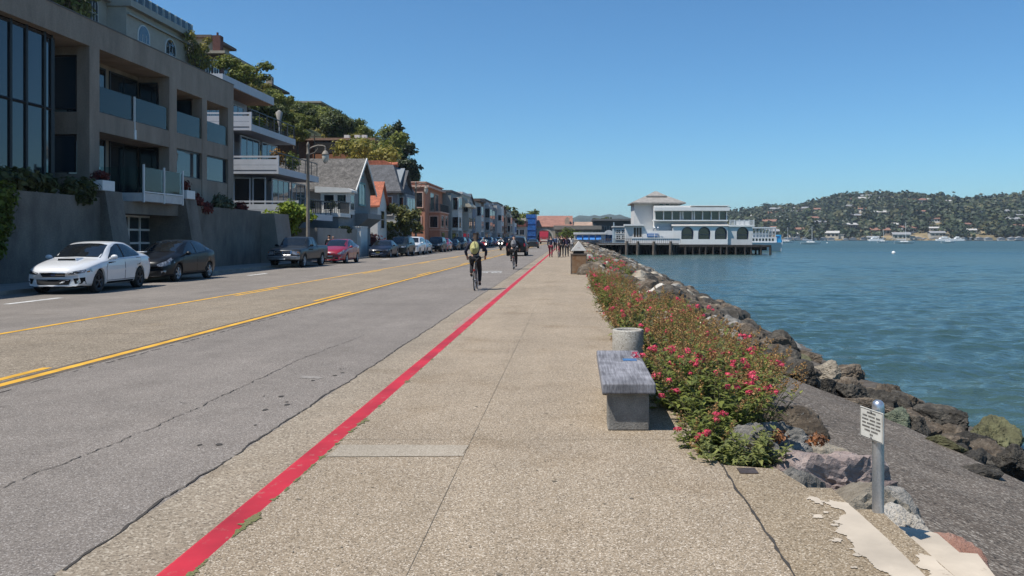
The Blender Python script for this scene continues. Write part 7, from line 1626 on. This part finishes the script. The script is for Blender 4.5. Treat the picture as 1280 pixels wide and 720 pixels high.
# ================================================================== street lamps
LAMPP = mat('lamp_post_paint', (0.23, 0.20, 0.165), .7, .15, 3); LGL = mat('lamp_globe', (0.50, 0.48, 0.42), .4, .1, 6)
lab5 = ['tall street lamp with a hanging acorn globe, behind the pickup truck', 'street lamp standing in front of the salmon house', 'street lamp by the off white house with the tan awning', 'street lamp by the tall grey white house', 'farthest street lamp in the row, by the pale block']
lp = thing('street_lamp', lab5[0], 'street lamp', (-16.9, 53.4, .11), 0, 'street lamps along the far sidewalk')
m = MB(); m.lathe([(.20, 0), (.20, .5), (.155, .62), (.125, 1.2), (.105, 4), (.095, 6.9), (.12, 6.92), (.12, 7.0), (.085, 7.05), (.085, 7.5), (.11, 7.55), (.05, 7.7), (.001, 7.78)], (0, 0, 0), 14); m.build('pole', LAMPP, lp, False)
m = MB(); P = [(0, 0, 7.25), (.3, 0, 7.42), (.65, 0, 7.52), (1.0, 0, 7.50), (1.12, 0, 7.42), (1.13, 0, 7.15)]
for a, b in zip(P, P[1:]): m.tube(a, b, .05, .05, 7)
P = [(.1, 0, 6.95), (.4, 0, 7.05), (.62, 0, 7.3), (.55, 0, 7.48)]
for a, b in zip(P, P[1:]): m.tube(a, b, .025, .025, 5)
m.build('arm', LAMPP, lp, False)
m = MB(); m.lathe([(.03, .28), (.13, .22), (.24, .02), (.25, -.02), (.20, -.02)], (1.13, 0, 6.93), 14); m.build('lamp_hood', LAMPP, lp, False)
m = MB(); m.lathe([(.20, 0), (.22, -.12), (.19, -.34), (.12, -.50), (.03, -.58), (.001, -.585)], (1.13, 0, 6.92), 14); m.build('lamp_globe', LGL, lp, False)
remember(lp)
for (x, y), lb in zip([(-16.8, 90.5), (-16.85, 131), (-16.9, 167), (-16.9, 202)], lab5[1:]):
    o = copy_tree(lp); o.location = (x, y, .11); o['label'] = lb
t = thing('utility_pole', 'thin weathered utility pole with a crossarm on the slope behind the first street lamp', 'pole', (PX(393, 100), 100, 9)); m = MB(); m.tube((0, 0, -2), (0, 0, PZ(168, 100) - 9), .11, .08, 8); m.build('pole', BARK, t, False); m = MB(); m.box(-.7, .7, -.05, .05, PZ(171, 100) - 9, PZ(170, 100) - 9); m.build('crossarm', BARK, t, False)
# ================================================================== people, bicycles, motorcycles
SKIN = mat('skin', (0.42, 0.245, 0.175), .6, .08, 8)
def skin_mesh(name, pts, edges, mats_, sub=1):
    """pts: list of (co, rx, ry); grows one continuous surface along the edges"""
    me = bpy.data.meshes.new(name); me.from_pydata([p[0] for p in pts], edges, []); o = bpy.data.objects.new(name, me); C.objects.link(o)
    s_ = o.modifiers.new('skin', 'SKIN'); s_.use_smooth_shade = True
    for v, p in zip(me.skin_vertices[0].data, pts): v.radius = (p[1], p[2] if len(p) > 2 else p[1])
    me.skin_vertices[0].data[0].use_root = True
    if sub: u = o.modifiers.new('sub', 'SUBSURF'); u.levels = sub; u.render_levels = sub
    dg = bpy.context.evaluated_depsgraph_get(); dg.update(); res = bpy.data.meshes.new_from_object(o.evaluated_get(dg)); bpy.data.objects.remove(o)
    res.materials.clear()
    for m in mats_: res.materials.append(m)
    for p in res.polygons: p.use_smooth = True
    return res
def chain(pts, edges, P, start=None):
    """append a chain of (co, r) to the skeleton"""
    prev = start
    for p in P:
        pts.append((tuple(p[0]), p[1], p[2] if len(p) > 2 else p[1])); i = len(pts) - 1
        if prev is not None: edges.append((prev, i))
        prev = i
    return prev
def person(label, J, top, bottom, hair, shoe, loc, rz=0.0, hair_long=False, group=None, skin=SKIN, hat=None, vest=None):
    """J: joints in local metres (facing +Y). One continuous body, clothing and hair as its children."""
    t = thing('person', label, 'person', loc, rz, group); V = Vector
    hip, chest, neck, head = V(J['hip']), V(J['chest']), V(J['neck']), V(J['head'])
    pts, E = [], []
    chain(pts, E, [(hip, .125, .10)]); w = chain(pts, E, [((hip + chest) / 2, .11, .085), (chest, .135, .095), (chest.lerp(neck, .6), .10, .08), (neck, .05, .05)], 0)
    hd = chain(pts, E, [(neck.lerp(head, .45), .055, .06), (head, .075, .092), (head + (head - neck).normalized() * .09, .055, .07)], w)
    for sd in ('l', 'r'):
        sh, el, wr = V(J['sh_' + sd]), V(J['el_' + sd]), V(J['wr_' + sd]); a = chain(pts, E, [(sh, .055), (sh.lerp(el, .5), .045), (el, .038), (el.lerp(wr, .4), .035), (wr, .025)], 3)
        d = (wr - el).normalized(); pl = wr + d * .07; chain(pts, E, [(pl, .032, .018)], a); pi = len(pts) - 1
        sx = V((1, 0, 0)) - d * d.x
        if sx.length < .1: sx = V((0, 1, 0)) - d * d.y
        sx.normalize()
        for k in range(4): f0 = pl + sx * (.022 * (k - 1.5) / 1.5) + d * .03; chain(pts, E, [(f0, .0095), (f0 + d * (.03 + .006 * (k in (1, 2))) + V((0, 0, -.008)), .008), (f0 + d * .055 + V((0, 0, -.022)), .006)], pi)
        chain(pts, E, [(wr + d * .04 + sx * .032 * (1 if sd == 'l' else -1), .010), (wr + d * .075 + sx * .045 * (1 if sd == 'l' else -1), .008)], a)
        kn, an = V(J['kn_' + sd]), V(J['an_' + sd]); to = V(J['to_' + sd]); hp = hip + V(((-.095 if sd == 'l' else .095), 0, -.03))
        chain(pts, E, [(hp, .085), (hp.lerp(kn, .5), .075), (kn, .055), (kn.lerp(an, .35), .055), (an, .036), (an.lerp(to, .5) + V((0, 0, -.03)), .035), (to, .028)], 0)
    mesh_obj('body', skin_mesh('body', pts, E, [skin]), t)
    # face: nose, ears
    up = (head - neck).normalized(); fw = V(J.get('face', (0, 1, 0))).normalized(); sx = fw.cross(up).normalized(); m = MB()
    m.tube(head + fw * .085 + up * .015, head + fw * .115 - up * .02, .010, .016, 6)
    for s_ in (-1, 1): m.sphere(tuple(head + sx * s_ * .078 - up * .005), .022, 6, 0, 1.3); m.sphere(tuple(head + sx * s_ * .03 + fw * .088 + up * .02), .010, 6, 1)
    m.box(*[c for k in range(3) for c in sorted(((head + fw * .086 - up * .045 - sx * .022)[k], (head + fw * .092 - up * .052 + sx * .022)[k]))], 2)
    m.build('face', [skin, mat('eye_dark', (0.02, 0.015, 0.01), .3, 0), mat('lips', (0.32, 0.12, 0.10), .6, 0)], t, False)
    # jacket
    pts, E = [], []; chain(pts, E, [(hip + V((0, 0, .0)), .150, .125)]); w = chain(pts, E, [((hip + chest) / 2, .135, .11), (chest, .16, .12), (chest.lerp(neck, .6), .12, .10), (chest.lerp(neck, .92), .066, .066)], 0)
    for sd in ('l', 'r'):
        sh, el, wr = V(J['sh_' + sd]), V(J['el_' + sd]), V(J['wr_' + sd]); chain(pts, E, [(sh, .070), (sh.lerp(el, .5), .060), (el, .053), (el.lerp(wr, .5), .047), (el.lerp(wr, .92), .040)], 3)
    mesh_obj('jacket', skin_mesh('jacket', pts, E, [top]), t)
    pts, E = [], []; chain(pts, E, [(hip + V((0, 0, .03)), .142, .12)])
    for sd in ('l', 'r'):
        kn, an = V(J['kn_' + sd]), V(J['an_' + sd]); hp = hip + V(((-.10 if sd == 'l' else .10), 0, -.05)); chain(pts, E, [(hp, .100), (hp.lerp(kn, .5), .088), (kn, .072), (kn.lerp(an, .45), .066), (kn.lerp(an, 1.02), .052)], 0)
    mesh_obj('trousers', skin_mesh('trousers', pts, E, [bottom]), t)
    for sd in ('l', 'r'):
        an, to = V(J['an_' + sd]), V(J['to_' + sd]); pts, E = [], []; chain(pts, E, [(an + V((0, 0, .01)), .048), (an.lerp(to, .35) + V((0, 0, -.035)), .048), (to + V((0, 0, -.005)), .042, .036)]); mesh_obj('shoe', skin_mesh('shoe', pts, E, [shoe]), t)
    pts, E = [], []; chain(pts, E, [(head - fw * .02 + up * .035, .092, .100), (head - fw * .03 + up * .09, .075, .085)])
    if hair_long: chain(pts, E, [(head - fw * .06 - up * .08, .075, .06), (head - fw * .075 - up * .22, .07, .05), (head - fw * .08 - up * .34, .03, .03)], 0)
    mesh_obj('hair' if hat is None else 'helmet', skin_mesh('hair', pts, E, [hair if hat is None else hat]), t)
    return t
BLKC = mat('black_cloth', (0.014, 0.014, 0.017), .9, .2, 6); NAVC = mat('navy_cloth', (0.018, 0.024, 0.05), .9, .2, 6); DGC = mat('dark_grey_cloth', (0.035, 0.035, 0.04), .9, .2, 6); MAROON = mat('maroon_cloth', (0.17, 0.018, 0.035), .9, .2, 6); BROWNH = mat('brown_hair', (0.05, 0.028, 0.016), .7, .3, 12); BLKH = mat('black_hair', (0.012, 0.01, 0.009), .6, .2, 12); SHOE = mat('shoe_dark', (0.02, 0.018, 0.016), .8, .1); WHC = mat('white_cloth', (0.55, 0.54, 0.52), .9, .1, 5); REDC = mat('red_cloth', (0.35, 0.03, 0.03), .9, .15, 6); BLUC = mat('blue_cloth', (0.06, 0.11, 0.22), .9, .15, 6); GRYC = mat('grey_cloth', (0.22, 0.22, 0.22), .9, .15, 6)
BIKEF = mat('bike_frame_dark', (0.03, 0.03, 0.033), .35, .05, 6, metal=.4); SPOKE = mat('spokes', (0.35, 0.35, 0.36), .4, 0, metal=.8)
def bicycle(label, loc, rz=0.0, frame=BIKEF, steer=0.0, z_=0):
    """front wheel towards +Y; wheel radius .34, hubs at y -.50 and .54"""
    t = thing('bicycle', label, 'bicycle', loc, rz); r = .34; bb = (0, -.06, .28); hr, hf = (0, -.50, r), (0, .54, r); st = (0, -.22, .80); hdT, hdB = (0, .34, .88), (0, .40, .66)
    m = MB()
    for a, b, q in [(bb, st, .018), (bb, hdB, .022), (st, hdT, .018), (hdT, hdB, .022)]: m.tube(a, b, q, q, 8)
    for sx in (-.055, .055): m.tube((sx * .5, bb[1], bb[2]), (sx, hr[1], hr[2]), .010, .009, 6); m.tube((0, st[1], st[2]), (sx, hr[1], hr[2]), .009, .008, 6); m.tube((sx * .6, hdB[1], hdB[2]), (sx, hf[1], hf[2]), .013, .010, 6)
    m.tube(st, (0, -.27, .955), .014, .014, 8); m.build('frame', frame, t, False)
    for h in (hr, hf):
        w = bpy.data.objects.new('wheel', None); C.objects.link(w); w.parent = t; w.location = h
        q = MB(); N = 36
        def ring(R_, rr, n2=7):
            v = [(rr * math.cos(2 * math.pi * j / n2), (R_ + rr * math.sin(2 * math.pi * j / n2)) * math.cos(2 * math.pi * i / N), (R_ + rr * math.sin(2 * math.pi * j / n2)) * math.sin(2 * math.pi * i / N)) for i in range(N) for j in range(n2)]
            return v, [(i * n2 + j, ((i + 1) % N) * n2 + j, ((i + 1) % N) * n2 + (j + 1) % n2, i * n2 + (j + 1) % n2) for i in range(N) for j in range(n2)]
        v, f = ring(r - .018, .018); q.add(v, f, 0, True); q.build('tyre', TYRE, w, False)
        q = MB(); v, f = ring(r - .042, .012, 5); q.add(v, f, 0, True); q.build('rim', SPOKE, w, False)
        q = MB()
        for k in range(20): a = k * 2 * math.pi / 20; q.tube(((-.03 if k % 2 else .03), 0, 0), (0, (r - .045) * math.cos(a), (r - .045) * math.sin(a)), .0016, .0016, 3, 0, False)
        q.tube((-.04, 0, 0), (.04, 0, 0), .022, .022, 8); q.build('spokes', SPOKE, w, False)
    m = MB(); m.sphere((0, -.30, .975), .12, 10, 0, .26, .8, 1.1); m.sphere((0, -.18, .972), .07, 8, 0, .3, .6, 1.6); m.build('saddle', BLACKP, t, False)
    m = MB(); m.tube(hdT, (0, .33, 1.0), .014, .014, 6); m.path([(-.30, .26, 1.03), (-.20, .33, 1.03), (0, .38, 1.0), (.20, .33, 1.03), (.30, .26, 1.03)], .013, 6); m.build('handlebar', BIKEF, t, False)
    m = MB(); m.tube((-.06, bb[1], bb[2]), (.06, bb[1], bb[2]), .03, .03, 10); m.tube((.05, bb[1], bb[2]), (.06, bb[1] + .10, bb[2] - .14), .012, .010, 5); m.tube((-.05, bb[1], bb[2]), (-.06, bb[1] - .10, bb[2] + .14), .012, .010, 5); m.box(.06, .15, bb[1] + .06, bb[1] + .14, bb[2] - .155, bb[2] - .135); m.box(-.15, -.06, bb[1] - .14, bb[1] - .06, bb[2] + .125, bb[2] + .145); m.lathe([(.09, .055), (.09, .06), (.02, .06)], bb, 16, 0, True, 'X'); m.build('crankset', SPOKE, t, False)
    m = MB(); m.box(-.03, .03, -.74, -.70, .62, .68); m.build('reflector', TAILG, t, False)
    return t
def rider_pose(lean=.16, el_out=.20):
    return dict(hip=(0, -.28, 1.04), chest=(0, -.28 + lean, 1.38), neck=(0, -.24 + lean * 1.5, 1.53), head=(0, -.20 + lean * 1.6, 1.655), sh_l=(-.19, -.24 + lean * 1.2, 1.45), sh_r=(.19, -.24 + lean * 1.2, 1.45), el_l=(-.33, .05, 1.22), el_r=(.33, .05, 1.22), wr_l=(-.30, .20, 1.07), wr_r=(.30, .20, 1.07),
        kn_l=(-.13, .10, .82), an_l=(-.13, -.13, .52), to_l=(-.13, .02, .45), kn_r=(.13, .06, .64), an_r=(.13, -.04, .24), to_r=(.13, .10, .165))
def backpack(label, loc, m_, s=1.0, tilt=-.35):
    t = thing('backpack', label, 'backpack', loc); t.rotation_euler = (tilt, 0, 0); q = MB(); q.sphere((0, 0, 0), .17 * s, 14, 0, 1.45, 1.0, .62); q.sphere((0, -.075 * s, -.06 * s), .115 * s, 10, 0, 1.0, 1, .5); q.build('bag', m_, t, False)
    q = MB(); [q.path([(sx, .06, .17 * s), (sx * 1.3, .15, .13 * s), (sx * 1.4, .2, -.02)], .018, 5) for sx in (-.10, .10)]; q.build('strap', BLKC, t, False); q = MB(); q.box(-.09 * s, .09 * s, -.15 * s, -.135 * s, -.10 * s, -.085 * s); q.tube((.0, -.125, .16), (.02, -.135, -.02), .008, .008, 5); q.build('zip', BLKC, t, False); return t
YG = mat('backpack_yellow_green', (0.42, 0.39, 0.16), .85, .15, 6); GP = mat('backpack_grey', (0.19, 0.19, 0.20), .85, .15, 6)
BX, BY = -2.97, 26.3
bicycle('dark bicycle ridden by the cyclist with the yellow green backpack', (BX, BY, 0), R(2)); person('cyclist in dark clothes seen from behind, hair down, wearing the yellow green backpack', rider_pose(), NAVC, BLKC, BROWNH, SHOE, (BX, BY, 0), R(2), True); backpack('yellow green backpack worn by the nearer cyclist', (BX, BY - .335, 1.34), YG, .88)
BX2, BY2 = -2.88, 43.2
bicycle('dark bicycle ridden by the farther cyclist in the road', (BX2, BY2, 0), R(1)); person('farther cyclist in black with a small grey backpack, seen from behind', rider_pose(.2), BLKC, BLKC, BLKH, SHOE, (BX2, BY2, 0), R(1), False); backpack('small grey backpack worn by the farther cyclist', (BX2, BY2 - .325, 1.35), GP, .85)
def stand(h=1.72, stride=.22, arm=.15, lean=.02):
    k = h / 1.75
    J = dict(hip=(0, 0, .93), chest=(0, lean, 1.27), neck=(0, lean * 1.5, 1.47), head=(0, lean * 2, 1.62), sh_l=(-.19, lean, 1.41), sh_r=(.19, lean, 1.41), el_l=(-.24, -arm * .5, 1.13), el_r=(.24, arm * .5, 1.13), wr_l=(-.22, arm * .3, .90), wr_r=(.22, arm * 1.3, .92),
        kn_l=(-.10, stride * .55, .50), an_l=(-.10, stride, .09), to_l=(-.11, stride + .17, .045), kn_r=(.10, -stride * .15, .49), an_r=(.10, -stride, .12), to_r=(.11, -stride + .15, .045))
    return {n: tuple(c * k for c in v) for n, v in J.items()}
SWZ = SW
jb = stand(1.72, .2); jb['wr_r'] = (.34, .30, .98); jb['el_r'] = (.30, .05, 1.13)
person('person in maroon trousers and dark jacket walking a bicycle at the red kerb', jb, NAVC, MAROON, BLKH, SHOE, (PX(688.5, 64), 64, SWZ), R(-4))
bicycle('bicycle being pushed along the sidewalk by the person in maroon trousers', (PX(688.5, 64) + .62, 64.15, SWZ), R(-4), mat('bike_frame_red', (0.25, 0.03, 0.03), .4, .05))
person('person in black walking on the sidewalk beside a companion, seen from behind', stand(1.78, .24), BLKC, BLKC, BLKH, SHOE, (PX(702, 66), 66, SWZ), R(2))
person('person in a purplish navy jacket walking right of the one in black', stand(1.70, -.2), mat('purple_navy_cloth', (0.03, 0.022, 0.06), .9, .2), DGC, BROWNH, SHOE, (PX(708.5, 67), 67, SWZ), R(-3), True)
for px, Y, h, tp, bt, hr, lab, lg in [(694, 92, 1.75, BLUC, BLKC, BLKH, 'person in a blue top walking farther along the sidewalk', False), (699.5, 96, 1.68, WHC, DGC, BROWNH, 'person in a white top farther along the sidewalk', True), (714.5, 88, 1.74, WHC, GRYC, BROWNH, 'person in white just beyond the litter bin', True), (705, 118, 1.76, REDC, NAVC, BLKH, 'person in a red top far along the sidewalk', False), (709.5, 125, 1.70, GRYC, BLKC, BLKH, 'person in grey far along the sidewalk beside the rail', False), (697, 130, 1.72, DGC, NAVC, BROWNH, 'person in dark grey far along the sidewalk in the crowd', False), (702, 150, 1.72, BLUC, GRYC, BLKH, 'person in blue farthest along the sidewalk', False), (712, 148, 1.7, WHC, BLKC, BLKH, 'person in a pale shirt farthest along beside the bank', False)]:
    person(lab, stand(h, rng.choice([-.2, .2, .12])), tp, bt, hr, SHOE, (PX(px, Y), Y, SWZ), rng.choice([0, math.pi]) + rng.uniform(-.2, .2), lg)
for px, lab, tp, bt in ((435.5, 'person in black standing behind the red hatchback, on the left', BLKC, BLKC), (440.5, 'person in black standing behind the red hatchback, on the right', BLKC, DGC)):
    pass
person('person in black on the far sidewalk, left one of two behind the red hatchback', stand(1.72, .1), BLKC, BLKC, BLKH, SHOE, (PX(411.5, 57.5), 57.5, .11), math.pi, True); person('person in dark grey on the far sidewalk, right one of two behind the red hatchback', stand(1.70, .1), DGC, BLKC, BLKH, SHOE, (PX(416.5, 58), 58, .11), math.pi + .3)
# motorcycles coming towards the camera with lit twin lamps
HL = bpy.data.materials.new('lit_headlamp'); HL.use_nodes = True; HL.node_tree.nodes['Principled BSDF'].inputs['Emission Color'].default_value = (1, .97, .9, 1); HL.node_tree.nodes['Principled BSDF'].inputs['Emission Strength'].default_value = 4.0
def motorcycle(label, rider_label, loc, paint, jacket, helmet, sep):
    t = thing('motorcycle', label, 'motorcycle', loc, math.pi); q = MB(); q.tube((0, .72, .32), (0, .45, .95), .05, .04, 8); q.sphere((0, .1, .80), .24, 10, 0, .7, .75, 1.3); q.prism_y([(-.30, .75), (.30, .75), (.22, 1.15), (-.22, 1.15)], .52, .66); q.sphere((0, -.45, .74), .2, 8, 0, .5, .8, 1.8); q.box(-.15, .15, -.35, .3, .3, .65); q.build('body', paint, t, False)
    for y in (.75, -.68): wheel_obj(t, 0, y, .32, .13, 1, ALLOY)
    q = MB(); q.prism_y([(-.20, 1.15), (.20, 1.15), (.14, 1.42), (-.14, 1.42)], .56, .58); q.build('windshield', CLEAR, t, False)
    q = MB(); q.path([(-.38, .25, 1.08), (-.2, .42, 1.05), (.2, .42, 1.05), (.38, .25, 1.08)], .02, 6); q.build('handlebar', BLACKP, t, False)
    for sx in (-1, 1): q = MB(); q.sphere((sx * sep, .68, .90), .095, 10); q.build('headlight', HL, t, False)
    J = dict(hip=(0, -.25, .92), chest=(0, -.12, 1.26), neck=(0, -.06, 1.44), head=(0, -.02, 1.58), sh_l=(-.2, -.08, 1.36), sh_r=(.2, -.08, 1.36), el_l=(-.36, .08, 1.16), el_r=(.36, .08, 1.16), wr_l=(-.36, .25, 1.09), wr_r=(.36, .25, 1.09), kn_l=(-.25, .2, .78), an_l=(-.22, -.05, .40), to_l=(-.22, .1, .33), kn_r=(.25, .2, .78), an_r=(.22, -.05, .40), to_r=(.22, .1, .33))
    person(rider_label, J, jacket, BLKC, BLKH, SHOE, loc, math.pi, False, None, SKIN, helmet)
motorcycle('red motorcycle with two lit lamps coming down the left lane', 'rider in a white jacket and white helmet on the red motorcycle', (PX(604.5, 98), 98, 0), car_paint('moto_red', (0.4, 0.02, 0.03)), WHC, WHITEM, .32)
motorcycle('dark motorcycle with two lit lamps in the middle of the street', 'rider in white on the dark motorcycle', (PX(626, 108), 108, 0), GREYP, WHC, WHITEM, .2)
# ================================================================== the air: one closed box of thin even haze round the scene
m = bpy.data.materials.new('haze_air'); m.use_nodes = True; n = m.node_tree.nodes; l = m.node_tree.links; n.remove(n['Principled BSDF'])
pv = n.new('ShaderNodeVolumePrincipled'); pv.inputs['Color'].default_value = (0.72, 0.84, 0.97, 1); pv.inputs['Density'].default_value = 0.00011; pv.inputs['Anisotropy'].default_value = 0.2
l.new(pv.outputs[0], n['Material Output'].inputs['Volume'])
mb = MB(); mb.box(-1000, 5100, -90, 9100, -8, 145); o = mb.build('haze', m); o['kind'] = 'stuff'; o['label'] = 'thin summer haze over the bay'
sc.cycles.volume_bounces = 0
